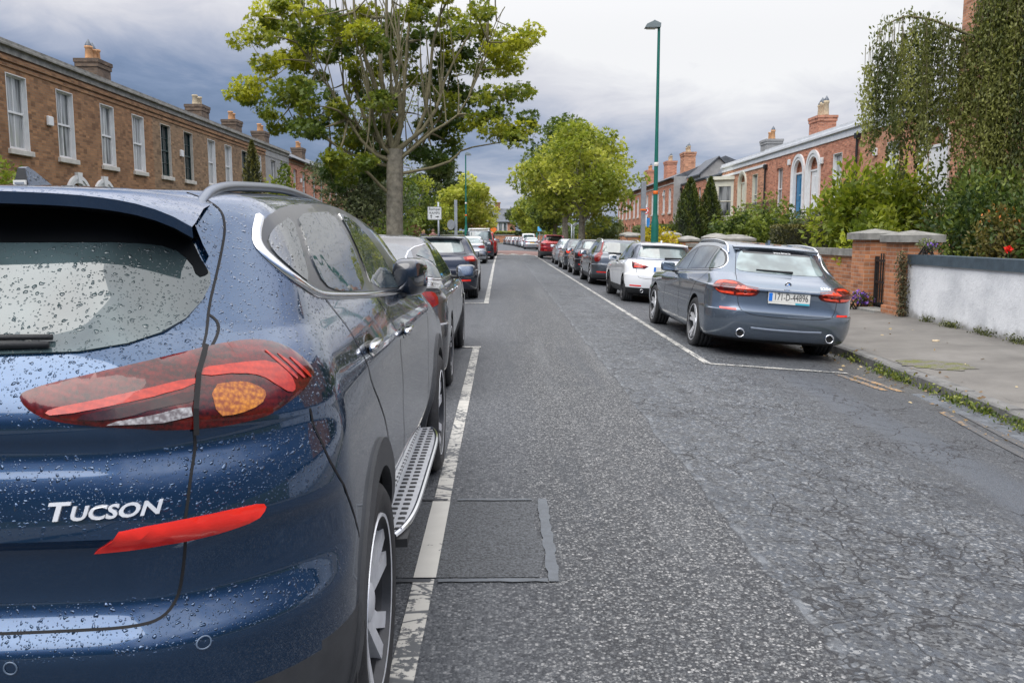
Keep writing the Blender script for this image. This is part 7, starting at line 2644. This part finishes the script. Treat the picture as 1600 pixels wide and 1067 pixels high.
    for i, (x, y, r, lf, t0, lab) in enumerate([
            (10.3, 18.3, (1.5, 1.3, 3.0), DARK_L, .62, 'dark dense bush right of the lime green shrub'), (9.0, 15.9, (1.1, 1.0, 2.6), GREEN_L, .45, 'dark green bush rising behind the near gate pillar'),
            (10.4, 15.2, (1.4, 1.2, 3.2), DARK_L, .7, 'tall dark bush under the birch curtains'), (9.2, 13.6, (1.1, .9, 2.5), GREEN_L, .5, 'green bush behind the white wall'), (10.7, 12.7, (1.4, 1.0, 2.9), DARK_L, .7, 'dark green bush at the right edge above the white wall'), (12.2, 17.0, (1.5, 1.3, 4.2), DARK_L, .6, 'tall dark bush against the tall brick house')]):
        shrub('garden_bush', (x, y, .12), r, lf, .11, lab, 'shrub', gg, 6200, 70 + i, 'oval', t0, 40)
    shrub('heather_bush', (8.15, 13.9, .12), (.55, .5, 1.75), leafm('bronze_leaf', (.05, .055, .015), (.13, .12, .03), (.26, .20, .06), .3), .09, 'bronze tipped bush just right of the near gate pillar', 'shrub', gg, 1700, 80, 'oval', .5, 14, extra=(PETAL_O, .06, 70, .8, 'oval', 'flower_tips'))
    shrub('spiky_plant', (7.75, 11.6, .12), (.4, .4, 1.45), RUST_L, .16, 'reddish strap leaved plant at the right edge behind the white wall', 'plant', gg, 420, 81, 'needle', .7, 9)
    shrub('golden_shrub', (6.1, 33.6, -.02), (1.0, .8, 1.75), GOLD_L, .16, 'golden yellow shrub left of the lamp post', 'shrub', gg, 1600, 82, 'spray', .5, 16)
    shrub('golden_shrub', (5.9, 63, -.02), (1.0, .9, 1.7), GOLD_L, .26, 'golden yellow flowering shrub above the roof of the red crossover', 'shrub', gg, 700, 83, 'spray', .5, 10)
    shrub('dark_hedge', (8.6, 47, .12), (1.0, 3.4, 1.9), DARK_L, .16, 'dark clipped hedge behind the golden shrub', 'hedge', gg, 6000, 84, 'oval', .6, box=True)
    shrub('understorey', (7.4, 62, .1), (1.8, 3.5, 2.6), DARK_L, .28, 'dark shrubbery under the bright maple', 'shrub', gg, 4200, 85, 'spray', .6, 30)
    shrub('understorey', (6.8, 80, .1), (1.6, 5, 2.4), GREEN_L, .32, 'green shrubbery beyond the double finger post', 'shrub', gg, 3600, 86, 'spray', .5, 30)
    shrub('understorey', (6.4, 105, .1), (1.5, 8, 2.2), YGREEN_L, .4, 'light green shrubbery beside the white van', 'shrub', gg, 3000, 87, 'spray', .5, 30)
    shrub('flower_bush', (7.9, 26.9, .12), (.5, .5, 1.28), GREEN_L, .12, 'small bush with cream white blooms above the estate roof', 'plant', gg, 420, 88, 'oval', .7, 8, extra=(PETAL_W, .13, 14, .72, 'maple', 'blooms'))
    shrub('end_hedge', (-2, 205.2, 0), (22, .7, 2.6), YGREEN_L, .5, 'hedge on top of the wall across the end of the road', 'hedge', None, 5200, 89, 'spray', .45, box=True)
    # flowers
    shrub('purple_flowers', (7.0, 16.55, -.02), (.34, .20, .38), WEED_L, .06, 'purple flowers at the foot of the far gate pillar', 'plant', None, 320, 90, 'oval', .4, 8, extra=(PETAL_P, .062, 130, .25, 'maple', 'blooms'))
    shrub('trailing_flowers', (7.28, 14.55, 1.10), (.30, .32, .26), OLIVE_L, .05, 'tuft of grey-green leaves with mauve flowers growing where the white wall meets the pillar', 'plant', None, 420, 91, 'oval', .5, 8, extra=(PETAL_P, .05, 26, .3, 'maple', 'blooms'))
    # a single red rose
    r = empty('red_rose', (7.25, 12.15, .6)); tag(r, 'single red rose just above the coping of the white wall', 'flower')
    mb = MB(); mb.tube([(0, 0, 0), (.02, 0, .3), (.01, 0, .60)], .006, 6); mb.build('stem', pmat('green_stem', (.04, .08, .02), .6), r)
    rng = np.random.default_rng(3)
    b = ball(rng, 46, (.055, .055, .045), .2) + np.array([.01, 0, .62])
    leaves('bloom', b, .06, PETAL_R, 'oval', r, None, (b - np.array([.01, 0, .6])) * 12, .5, rng)
    b = ball(rng, 14, (.10, .10, .12), .2) + np.array([.01, 0, .40])
    leaves('rose_leaves', b, .06, GREEN_L, 'oval', r, None, None, 1, rng)
    # ivy creeping over the pillar's edge, weeds at kerb and wall foot
    rng = np.random.default_rng(8)
    n = 900
    z = rng.random(n) * 1.15
    b = np.stack([7.10 + rng.normal(0, .05, n) + .03 * np.sin(z * 5), 14.93 + rng.normal(0, .05, n), z], 1)
    b[:, 0] -= .03
    o = leaves('ivy', b, .055, leafm('ivy_dry', (.03, .03, .015), (.08, .07, .035), (.15, .13, .06), .2), 'oval', None, None, np.tile([-.6, -.5, -.6], (n, 1)), 1, rng)
    tag(o, 'dry brown ivy clinging between the near pillar and the white wall', 'ivy')
    pts, dd = [], []
    for k in range(19):
        y = rng.uniform(6.4, 10.9) if k < 14 else rng.uniform(3, 6.4)
        x = kerb_x(y) - rng.uniform(.0, .06)
        m = int(rng.uniform(40, 170)); s = rng.uniform(.05, .16)
        q = rng.normal(size=(m, 3)) * np.array([.055, s * 1.5, .03]) + np.array([x, y, road_z(x) + .04]); q[:, 2] = np.maximum(q[:, 2], road_z(x) + .005)
        pts.append(q); dd.append(np.tile([0, 0, 1.0], (m, 1)))
    o = leaves('kerb_weeds', np.concatenate(pts), .045, WEED_L, 'oval', None, None, np.concatenate(dd), 1.2, rng)
    tag(o, 'green and yellow weeds growing in the gutter along the right kerb', 'weeds', kind='stuff')
    pts = []
    for k in range(15):
        y = rng.uniform(8.5, 14.4); x = wall_x(y) - .02
        m = int(rng.uniform(25, 150)); s = rng.uniform(.05, .18)
        q = rng.normal(size=(m, 3)) * np.array([.035, s, .035]) + np.array([x - .03, y, .02]); q[:, 2] = np.maximum(q[:, 2], -.01)
        pts.append(q)
    P = np.concatenate(pts)
    o = leaves('wall_weeds', P, .04, leafm('wall_weed', (.03, .035, .012), (.085, .10, .03), (.16, .17, .06), .3), 'oval', None, None, np.tile([-.3, 0, 1.0], (len(P), 1)), 1.2, rng)
    tag(o, 'small weeds along the foot of the white wall', 'weeds', kind='stuff')
    # fallen leaves on pavement and gutter
    n = 150
    y = rng.uniform(5.5, 14, n); kx = np.array([kerb_x(v) for v in y])
    x = kx + rng.normal(-.15, .22, n)
    far = rng.random(n) < .18
    x[far] = kx[far] + rng.uniform(.3, 2.2, far.sum())
    z = np.where(x > kx, -.085 + (x - kx) / 2.6 * .075 + .012, np.array([road_z(v) for v in x]) + .012)
    o = leaves('fallen_leaves', np.stack([x, y, z], 1), .055, leafm('dead_leaf', (.12, .07, .03), (.26, .17, .08), (.42, .33, .18), .1), 'oval', None, None, np.stack([rng.normal(size=n), rng.normal(size=n), np.zeros(n)], 1), .2, rng)
    tag(o, 'scattered dead leaves along the right gutter and pavement', 'leaves', kind='stuff')
# ------------------------------------------------------------------ walls, gate, posts, signs, people
def build_street():
    # white rendered wall with dark coping
    wm = bpy.data.materials.new('white_render'); wm.use_nodes = True
    t = NT(wm.node_tree); g = t.n('ShaderNodeTexCoord').outputs['Object']
    sp = t.n('ShaderNodeSeparateXYZ', {0: g})
    c = t.ramp(t.noise(g, 1.5, 6, .62), [(.30, (.56, .575, .59)), (.55, (.76, .77, .775)), (.8, (.84, .845, .85))])
    c = t.mix(t.math('MULTIPLY', t.smooth(t.noise(g, 5.5, 7, .75), .58, .70), .30), c, (.24, .25, .255, 1))
    c = t.mix(t.math('MULTIPLY', t.smooth(t.noise(g, 14, 5, .7), .64, .70), .6), c, (.15, .155, .155, 1))
    foot = t.math('ADD', sp.outputs[2], t.math('MULTIPLY', t.math('SUBTRACT', t.noise(g, 4, 4), .5), .35))
    c = t.mix(t.math('MULTIPLY', t.smooth(foot, .16, -.02), .75), c, (.13, .12, .095, 1))
    bp = t.n('ShaderNodeBump', {'Height': t.math('ADD', t.noise(g, 22, 6, .7), t.math('MULTIPLY', t.noise(g, 4, 4), 1.0)), 'Strength': .55, 'Distance': .02})
    s_ = t.n('ShaderNodeBsdfPrincipled', {'Base Color': c, 'Roughness': .85, 'Normal': bp})
    t.n('ShaderNodeOutputMaterial', {0: s_})
    cop = pmat('dark_coping', (.050, .075, .095), .55, var=.3, scale=8, bump=.3, bscale=50)
    root = empty('garden_wall', (wall_x(11), 11, -.1)); tag(root, 'white rendered garden wall with a dark blue-grey coping', 'wall')
    inv = Matrix.Translation(Vector((wall_x(11), 11, -.1))).inverted()
    def wallmesh(name, y0, y1, w, z0, z1, mat, over=0.0, n=12, xo=0.0):
        vs, fs = [], []
        for i in range(n + 1):
            y = y0 + (y1 - y0) * i / n
            x = wall_x(y) + xo + bend(y)
            vs += [(x - over, y, z0), (x + w + over, y, z0), (x + w + over, y, z1), (x - over, y, z1)]
        for i in range(n):
            for k in range(4):
                fs.append((i * 4 + k, i * 4 + (k + 1) % 4, i * 4 + 4 + (k + 1) % 4, i * 4 + 4 + k))
        fs += [(0, 1, 2, 3), (n * 4 + 3, n * 4 + 2, n * 4 + 1, n * 4)]
        mb = MB(); mb.add(vs, fs)
        return mb.build(name, mat)
    def under(root, inv, *os):
        for o in os: o.parent = root; o.matrix_parent_inverse = inv
    under(root, inv, wallmesh('wall', 2.0, 15.02, .26, -.2, .92, wm), wallmesh('coping', 1.98, 15.0, .26, .923, 1.09, cop, .035))
    # gate pillars
    def pillar(x, y, w, d, h, label, group):
        r = empty('gate_pillar', (x + w / 2, y + d / 2, -.05)); tag(r, label, 'pillar', group)
        iv = Matrix.Translation(Vector((x + w / 2, y + d / 2, -.05))).inverted()
        mb = MB(); mb.box(x, x + w, y, y + d, -.15, h, .008); a = mb.build('shaft', BR_WALL)
        mb = MB(); mb.box(x - .03, x + w + .03, y - .03, y + d + .03, -.15, .14, .01); b = mb.build('plinth', BR_WALL)
        mb = MB(); o = .085
        X0, X1, Y0, Y1 = x - o, x + w + o, y - o, y + d + o
        cx, cy = (X0 + X1) / 2, (Y0 + Y1) / 2
        mb.add([(X0, Y0, h + .002), (X1, Y0, h + .002), (X1, Y1, h + .002), (X0, Y1, h + .002), (X0, Y0, h + .13), (X1, Y0, h + .13), (X1, Y1, h + .13), (X0, Y1, h + .13), (cx, cy, h + .22)],
               [(3, 2, 1, 0), (0, 1, 5, 4), (1, 2, 6, 5), (2, 3, 7, 6), (3, 0, 4, 7), (4, 5, 8), (5, 6, 8), (6, 7, 8), (7, 4, 8)])
        c = mb.build('cap', STONE)
        under(r, iv, a, b, c)
        return r
    pg = 'brick gate pillars'
    pillar(7.10, 15.05, .64, .66, 1.30, 'near brick gate pillar with a stone cap, where the white wall ends', pg)
    pillar(7.10, 16.62, .64, .62, 1.34, 'far brick gate pillar with a stone cap, left of the black gate', pg)
    # iron gate between them
    r = empty('iron_gate', (7.32, 16.16, 0)); tag(r, 'black iron garden gate standing between the two brick pillars', 'gate')
    iv = Matrix.Translation(Vector((7.32, 16.16, 0))).inverted()
    mb = MB()
    for y in np.linspace(15.76, 16.58, 9):
        mb.tube([(7.32, y, .05), (7.32, y, 1.02 + (.06 if abs(y - 16.17) < .3 else 0))], .014 if 15.8 < y < 16.5 else .028, 6)
    a = mb.build('gate_bars', IRON)
    mb = MB()
    for z in (.10, .52, .94): mb.box(7.30, 7.34, 15.745, 16.60, z - .022, z + .022)
    b = mb.build('gate_rails', IRON)
    mb = MB(); mb.box(7.27, 7.37, 15.80, 15.92, .50, .62, .006); mb.tube([(7.25, 15.86, .56), (7.39, 15.86, .56)], .015, 8)
    c = mb.build('gate_lock', IRON)
    under(r, iv, a, b, c)
    mb = MB(); mb.box(6.95, 7.75, 15.72, 16.61, -.12, .035, .015)
    tag(mb.build('gate_step', STONE), 'worn stone step under the iron gate', 'step')
    # brick boundary wall going on
    segs = [(17.26, 26.6, 1.0, 'orange brick boundary wall with a pale stone coping, beyond the far gate pillar'), (28.4, 33.4, 1.0, 'orange brick boundary wall in front of the golden shrub'), (35.2, 47.0, 1.0, 'brick boundary wall beside the tall lamp post'), (50.0, 64.0, 1.0, 'brick boundary wall below the bright maple'), (66, 120, 1.0, 'brick boundary wall running on past the speed table')]
    for y0, y1, h, lab in segs:
        r = empty('boundary_wall', (7.3, (y0 + y1) / 2, -.05)); tag(r, lab, 'wall', 'brick boundary walls')
        iv = Matrix.Translation(Vector((7.3, (y0 + y1) / 2, -.05))).inverted()
        under(r, iv, wallmesh('wall', y0, y1, .23, -.2, h, BR_WALL, 0, 10, .02), wallmesh('coping', y0, y1 - .002, .23, h + .003, h + .15, STONE, .06, 10, .02))
    # old pillars with broad domed caps
    def domed(y, x, w, h, label, gap=False):
        r = empty('old_gate_pillar', (x, y, -.05)); tag(r, label, 'pillar', 'old gate pillars with domed caps')
        iv = Matrix.Translation(Vector((x, y, -.05))).inverted()
        mb = MB(); mb.box(x - w / 2, x + w / 2, y - w / 2, y + w / 2, -.15, h, .01); a = mb.build('shaft', BR_WALL)
        mb = MB(); mb.lathe([(.001, h + .003), (w * .72, h + .003), (w * .80, h + .05), (w * .80, h + .12), (w * .62, h + .17), (w * .30, h + .235), (.001, h + .26)], 4, 'Z', (x, y, 0))
        for i, v in enumerate(mb.v):
            dx, dy = v[0] - x, v[1] - y
            mb.v[i] = (x + (dx - dy) * .7071, y + (dx + dy) * .7071, v[2])
        b = mb.build('cap', STONE)
        under(r, iv, a, b)
    domed(27.0, 7.35, .95, 1.22, 'old stone capped gate pillar just above the estate roof, nearer of two')
    domed(28.2, 7.05, .72, 1.26, 'old stone capped gate pillar just behind the nearer one above the estate roof')
    domed(33.9, 7.35, .75, 1.18, 'old domed pillar right of the lamp post foot')
    domed(36.4, 7.1, .8, 1.38, 'old domed brick pillar directly behind the lamp post')
    domed(47.6, 7.4, 1.0, 1.35, 'old domed pillar below the golden shrub, nearer of two')
    domed(49.6, 7.3, .9, 1.42, 'old domed pillar below the maple, farther of two')
    mb = MB(); mb.box(6.9, 7.7, 47.6, 49.6, 1.46, 1.60, .04); 
    # iron railing panel by the double pillars
    railing('railing', [(9.4, 33.8, .1), (10.6, 33.8, .1)], 2.05, 'black iron railing panel beside the steps of the bay windowed villa')
    # left boundary: low dark wall and rails
    mb = MB(); mb.box(-5.35, -5.12, 12, 90, 0, .75); mb.cur = 1; mb.box(-5.41, -5.06, 12, 90, .753, .85, .01)
    tag(mb.build('boundary_wall', [BR_BROWN, STONE]), 'low brown brick boundary wall along the left pavement', 'wall')
    railing('railing', [(-5.23, 40, .85), (-5.23, 62, .85)], .5, 'dark iron rail on the low left wall, behind the two pedestrians', gap=.2)
    mb = MB(); mb.box(-34, 26, 203.6, 204.1, 0, 1.7); mb.cur = 1; mb.box(-34.05, 26.05, 203.5, 204.2, 1.703, 1.9)
    tag(mb.build('end_wall', [BR_WALL, STONE]), 'brick wall closing off the far end of the road', 'wall')

    green = pmat('lamp_green', (.008, .13, .10), .4, var=.15, scale=3)
    lampgrey = pmat('lamp_head_grey', (.18, .22, .23), .45, var=.15)
    orange = pmat('orange_band', (.75, .16, .02), .5)
    def lamp_post(x, y, z0, H, arm, label, group):
        r = empty('street_lamp', (x, y, z0)); tag(r, label, 'street lamp', group)
        mb = MB()
        mb.lathe([(.001, 0), (.125, 0), (.125, 1.75), (.118, 1.95), (.085, 2.15), (.075, 2.25)], 16)
        mb.box(-.13, -.10, -.06, .06, .6, 1.2, .004)
        mb.build('base', green, r, auto=40)
        mb = MB(); mb.lathe([(.075, 2.25), (.07, 3), (.055, H * .6), (.045, H - .1), (.045, H), (.001, H)], 14)
        mb.build('column', green, r, smooth=True)
        mb = MB(); mb.lathe([(.078, 2.85), (.080, 2.853), (.080, 2.96), (.078, 2.963)], 14); mb.cur = 1; mb.lathe([(.075, 3.75), (.077, 3.753), (.077, 3.87), (.074, 3.873)], 14)
        mb.build('band', [orange, PLATEW], r, smooth=True)
        mb = MB()
        s = -1 if arm < 0 else 1
        A = abs(arm)
        prof = [(s * -.04, H - .02), (s * -.05, H + .10), (s * .10, H + .17), (s * .20, H + .17), (s * A, H + .08), (s * (A + .06), H - .03)]
        mb.prism(prof if s > 0 else prof[::-1], 'Y', -.13, .13)
        mb.lathe([(.035, H + .165), (.035, H + .21), (.02, H + .225), (.001, H + .225)], 10, 'Z', (s * .14, 0, 0))
        mb.build('lamp_head', lampgrey, r, auto=30)
        mb = MB(); mb.box(min(s * .10, s * A), max(s * .10, s * A), -.10, .10, H - .055, H - .028, .01)
        mb.build('diffuser', pmat('lamp_diffuser', (.55, .58, .58), .2), r)
        return r
    lamp_post(4.96, 27.9, -.08, 8.1, -.40, 'tall green street lamp behind the white hatchback on the right', 'green street lamps')
    lamp_post(-2.85, 64.8, .11, 7.4, .38, 'tall green street lamp far off on the left, beside the yellow tree', 'green street lamps')
    lamp_post(5.0, 128, -.08, 7.4, -.38, 'green street lamp far down the right side, above the far row of cars', 'green street lamps')
    galv = pmat('galvanised_steel', (.33, .36, .39), .45, .5, var=.15, scale=6)
    signw = pmat('sign_white', (.70, .73, .74), .4, var=.04)
    signk = pmat('sign_black', (.015, .016, .018), .5)
    signr = pmat('sign_red', (.60, .03, .03), .45)
    signb = pmat('sign_blue', (.03, .20, .50), .45)

    def rounded(w, h, r, n=5):
        P = []
        for cx, cz, a0 in ((w / 2 - r, h / 2 - r, 0), (-w / 2 + r, h / 2 - r, 90), (-w / 2 + r, -h / 2 + r, 180), (w / 2 - r, -h / 2 + r, 270)):
            for i in range(n + 1):
                a = R(a0 + 90 * i / n); P.append((cx + r * math.cos(a), cz + r * math.sin(a)))
        return P
    # ramps sign
    r = empty('road_sign', (-2.78, 36.4, .11)); tag(r, 'white road sign reading Rampaí RAMPS with two black arrows', 'sign')
    mb = MB(); mb.tube([(0, .04, -.05), (0, .04, 2.75)], .038, 10); mb.build('post', galv, r, smooth=True)
    mb = MB(); mb.prism(rounded(.60, .56, .06), 'Y', -.006, .0); P0 = mb.build('panel', [signw], r); P0.location = (-.16, -.004, 2.28)
    mb = MB()
    o_, i_ = rounded(.585, .545, .055), rounded(.56, .52, .045)
    vs = [(x, -.0075, z) for x, z in o_] + [(x, -.0075, z) for x, z in i_]
    n = len(o_)
    mb.add(vs, [(k, (k + 1) % n, n + (k + 1) % n, n + k) for k in range(n)])
    b = mb.build('border', signk, P0, fix=False)
    for s, z, sz in (('Rampaí', .125, .150), ('RAMPS', -.035, .135)):
        tx = text_mesh('lettering', s, sz, signk, P0, .001)
        tx.location = (0, -.0085, z); tx.rotation_euler = (PI / 2, 0, 0)
        tx.scale = (1.1, 1, 1)
    mb = MB()
    mb.prism([(-.16, -.22), (-.13, -.22), (-.13, -.115), (-.10, -.115), (-.145, -.055), (-.19, -.115), (-.16, -.115)], 'Y', -.009, -.0065)
    mb.prism([(.04, -.165), (.13, -.165), (.13, -.195), (.19, -.15), (.13, -.105), (.13, -.135), (.04, -.135)], 'Y', -.009, -.0065)
    mb.build('arrows', signk, P0)
    # tall square pole with the back of a round sign
    r = empty('sign_pole', (-2.85, 51, .11)); tag(r, 'tall square grey pole with a round sign seen edge-on, beyond the ramps sign', 'sign')
    mb = MB(); mb.box(-.09, .09, -.09, .09, -.05, 3.45, .01); mb.build('post', galv, r)
    mb = MB(); mb.lathe([(.001, 0), (.30, 0), (.30, .02), (.001, .02)], 24, 'X'); o = mb.build('disc', galv, r); o.location = (-.30, -.05, 2.0); o.rotation_euler = (0, 0, R(50))
    # right: tall flat parking post, no-parking disc, finger post
    r = empty('sign_pole', (4.78, 29.2, -.08)); tag(r, 'tall square grey post with an orange band, left of the green lamp', 'sign')
    mb = MB(); mb.box(-.065, .065, -.065, .065, -.05, 2.35, .008); mb.build('post', galv, r)
    mb = MB(); mb.box(-.075, .075, -.10, .10, 2.35, 3.35, .01); o = mb.build('casing', galv, r)
    mb = MB(); mb.box(-.085, .085, -.105, .105, 2.36, 2.42, .006); mb.build('band', orange, r)
    r = empty('no_parking_sign', (6.7, 40, 0)); tag(r, 'round white sign with a red rim, between the square post and the green lamp', 'sign')
    mb = MB(); mb.tube([(0, .03, -.1), (0, .03, 2.9)], .03, 8); mb.build('post', galv, r, smooth=True)
    mb = MB(); mb.lathe([(.001, -.012), (.15, -.012), (.15, .0), (.001, 0)], 24, 'Y'); d = mb.build('disc', signw, r); d.location = (0, 0, 2.6); d.rotation_euler = (0, 0, R(-45))
    mb = MB(); mb.lathe([(.115, -.014), (.152, -.014), (.152, .001)], 24, 'Y'); mb.prism([(-.10, .075), (-.075, .10), (.10, -.075), (.075, -.10)], 'Y', -.015, -.013); mb.build('red_rim', signr, d)
    mb = MB(); mb.prism([(-.05, -.08), (-.02, -.08), (-.02, -.01), (.03, -.01), (.055, .02), (.055, .055), (.03, .08), (-.05, .08)], 'Y', -.0135, -.0125); mb.build('symbol', signk, d)
    mb = MB(); mb.box(-.11, .11, -.012, 0, -.0, .42, .01); p_ = mb.build('lower_plate', signb, r); p_.location = (.08, 0, 1.85); p_.rotation_euler = (0, 0, R(-45))
    r = empty('finger_post', (4.85, 60, -.08)); tag(r, 'pair of thin grey posts with two small angled sign plates, under the maple', 'sign')
    mb = MB(); mb.tube([(-.05, 0, -.05), (-.05, 0, 2.35)], .05, 8); mb.build('post', galv, r, smooth=True)
    mb = MB(); mb.tube([(.12, .2, -.05), (.12, .2, 2.4)], .035, 8); mb.build('post', galv, r, smooth=True)
    for s in (-1, 1):
        mb = MB(); mb.box(-.16, .16, -.012, .012, -.09, .09, .01); o = mb.build('plate', galv, r); o.location = (s * .20, 0, 2.32); o.rotation_euler = (0, s * R(-40), 0)
    r = empty('roadworks_sign', (-.4 + bend(150), 176, 0)); tag(r, 'orange diamond roadworks sign on a post in front of the end wall', 'sign')
    mb = MB(); mb.tube([(0, .03, 0), (0, .03, 2.2)], .05, 8); mb.build('post', galv, r)
    mb = MB(); mb.prism([(-.75, 0), (0, -.75), (.75, 0), (0, .75)], 'Y', -.02, 0); o = mb.build('panel', orange, r); o.location = (0, 0, 2.9)
    r = empty('blue_sign', (4.75, 112, -.08)); tag(r, 'small pale blue sign on a post above the far right row of cars', 'sign')
    mb = MB(); mb.tube([(0, .03, 0), (0, .03, 2.6)], .04, 8); mb.build('post', galv, r)
    mb = MB(); mb.prism(rounded(.55, .6, .05), 'Y', -.02, 0); o = mb.build('panel', pmat('sign_pale_blue', (.10, .42, .75), .4), r); o.location = (0, 0, 2.5)
    # litter on the pavement
    mb = MB(); mb.prism([(-.05, -.02), (.01, -.035), (.06, .0), (.04, .03), (-.03, .03)], 'Z', 0, .018)
    o = mb.build('litter', pmat('litter_cream', (.6, .48, .32), .7)); o.location = (6.0, 11.6, -.042); tag(o, 'scrap of cream litter on the right pavement', 'litter')


def person(x, y, z, h, facing, coat, hair, label, seed=0, hair_len=.0):
    """walking figure: one skinned body, hair and coat as clothing"""
    root = empty('person', (x, y, z), facing); tag(root, label, 'person', 'pedestrians on the left pavement')
    k = h / 1.7
    V = [(0, 0, .93), (0, .01, 1.15), (0, 0, 1.38), (0, .01, 1.50), (0, .02, 1.60),
         (.10, 0, .90), (.11, .16, .50), (.11, .10, .09), (.11, .24, .04),
         (-.10, 0, .90), (-.11, -.02, .50), (-.11, -.26, .14), (-.11, -.16, .04),
         (.19, 0, 1.36), (.24, -.10, 1.10), (.23, .04, .86), (.22, .09, .78),
         (-.19, 0, 1.36), (-.24, .10, 1.10), (-.22, .22, .90), (-.21, .28, .84)]
    E = [(0, 1), (1, 2), (2, 3), (3, 4), (0, 5), (5, 6), (6, 7), (7, 8), (0, 9), (9, 10), (10, 11), (11, 12), (2, 13), (13, 14), (14, 15), (15, 16), (2, 17), (17, 18), (18, 19), (19, 20)]
    rad = [.15, .13, .15, .055, .095, .095, .065, .045, .035, .095, .065, .045, .035, .065, .048, .034, .03, .065, .048, .034, .03]
    me = bpy.data.meshes.new('body')
    me.from_pydata([(a * k, b * k, c * k) for a, b, c in V], E, [])
    o = bpy.data.objects.new('body', me); COL.objects.link(o); o.parent = root
    o.modifiers.new('skin', 'SKIN')
    for i, sv in enumerate(me.skin_vertices[0].data):
        sv.radius = (rad[i] * k, rad[i] * k); sv.use_root = (i == 0)
    sb = o.modifiers.new('sub', 'SUBSURF'); sb.levels = 1; sb.render_levels = 1
    dg = bpy.context.evaluated_depsgraph_get()
    m2 = bpy.data.meshes.new_from_object(o.evaluated_get(dg))
    o.modifiers.clear(); o.data = m2
    skin = pmat('skin', (.46, .27, .20), .5, var=.08); trou = pmat('trousers_%d' % seed, (.02, .025, .04), .8, var=.2)
    m2.materials.clear()
    for m_ in (skin, trou): m2.materials.append(m_)
    for p in m2.polygons:
        p.use_smooth = True
        p.material_index = 1 if p.center.z < .95 * k and abs(p.center.x) < .19 * k else 0
    mb = MB()
    prof = [(.20, .74), (.20, 1.0), (.185, 1.15), (.20, 1.36), (.14, 1.46), (.07, 1.51)]
    vs, fs = [], []
    for r_, zz in prof:
        for i in range(18):
            a = 2 * PI * i / 18; vs.append((r_ * 1.12 * k * math.cos(a), r_ * .78 * k * math.sin(a), zz * k))
    for j in range(len(prof) - 1):
        for i in range(18): fs.append((j * 18 + i, j * 18 + (i + 1) % 18, j * 18 + 18 + (i + 1) % 18, j * 18 + 18 + i))
    mb.add(vs, fs)
    for s, pts in ((1, [(.17, 0, 1.37), (.245, -.10, 1.10), (.235, .04, .87)]), (-1, [(-.17, 0, 1.37), (-.245, .10, 1.10), (-.225, .21, .91)])):
        mb.tube([tuple(c * k for c in p) for p in pts], [.082 * k, .066 * k, .052 * k], 10)
    mb.build('coat', coat, root, smooth=True)
    mb = MB()
    vs, fs = [], []
    for i in range(9):
        la = -.25 + (PI / 2 + .25) * i / 8
        for j in range(16):
            a = 2 * PI * j / 16
            fr = .80 if math.sin(a) > .3 and la < .55 else 1.0
            vs.append((.108 * k * math.cos(la) * math.cos(a) * fr, (.015 + .118 * math.cos(la) * math.sin(a) * fr) * k, (1.605 + .122 * math.sin(la)) * k))
    for i in range(8):
        for j in range(16): fs.append((i * 16 + j, i * 16 + (j + 1) % 16, i * 16 + 16 + (j + 1) % 16, i * 16 + 16 + j))
    mb.add(vs, fs)
    if hair_len:
        mb.tube([(0, -.075 * k, 1.62 * k), (0, -.10 * k, (1.56 - hair_len * .5) * k), (0, -.085 * k, (1.52 - hair_len) * k)], [.085 * k, .085 * k, .05 * k], 10)
    mb.build('hair', hair, root, smooth=True)
    mb = MB()
    for s in (-1, 1):
        mb.lathe([(.001, 0), (.012, .004), (.001, .012)], 8, 'Y', (s * .034 * k, .100 * k, 1.62 * k))
    mb.build('eyes', pmat('eye_dark', (.03, .025, .02), .3), root)
    mb = MB(); mb.prism([(1.585 * k, .105 * k), (1.63 * k, .102 * k), (1.59 * k, .135 * k)][::-1] if False else [(.100 * k, 1.635 * k), (.128 * k, 1.59 * k), (.100 * k, 1.58 * k)], 'X', -.012 * k, .012 * k)
    mb.box(-.025 * k, .025 * k, .098 * k, .110 * k, 1.545 * k, 1.556 * k)
    mb.build('nose_and_mouth', pmat('skin_pink', (.50, .24, .19), .5), root)
    return root


def build_people():
    person(-4.45, 47.2, .11, 1.66, R(178), pmat('coat_dark', (.03, .03, .04), .8, var=.25), pmat('hair_blond', (.45, .29, .12), .6, var=.3, scale=30), 'blond person in a dark coat walking on the left pavement behind the navy hatchback', 1, .16)
    person(-4.05, 49.0, .11, 1.70, R(182), pmat('coat_brown', (.14, .06, .05), .8, var=.25), pmat('hair_brown', (.10, .05, .03), .6, var=.3, scale=30), 'brown haired person in a reddish coat walking just right of the blond one', 2, .0)
build_ground()
build_left_terrace()
build_right_houses()
build_cars()
build_street()
build_plants()
build_people()
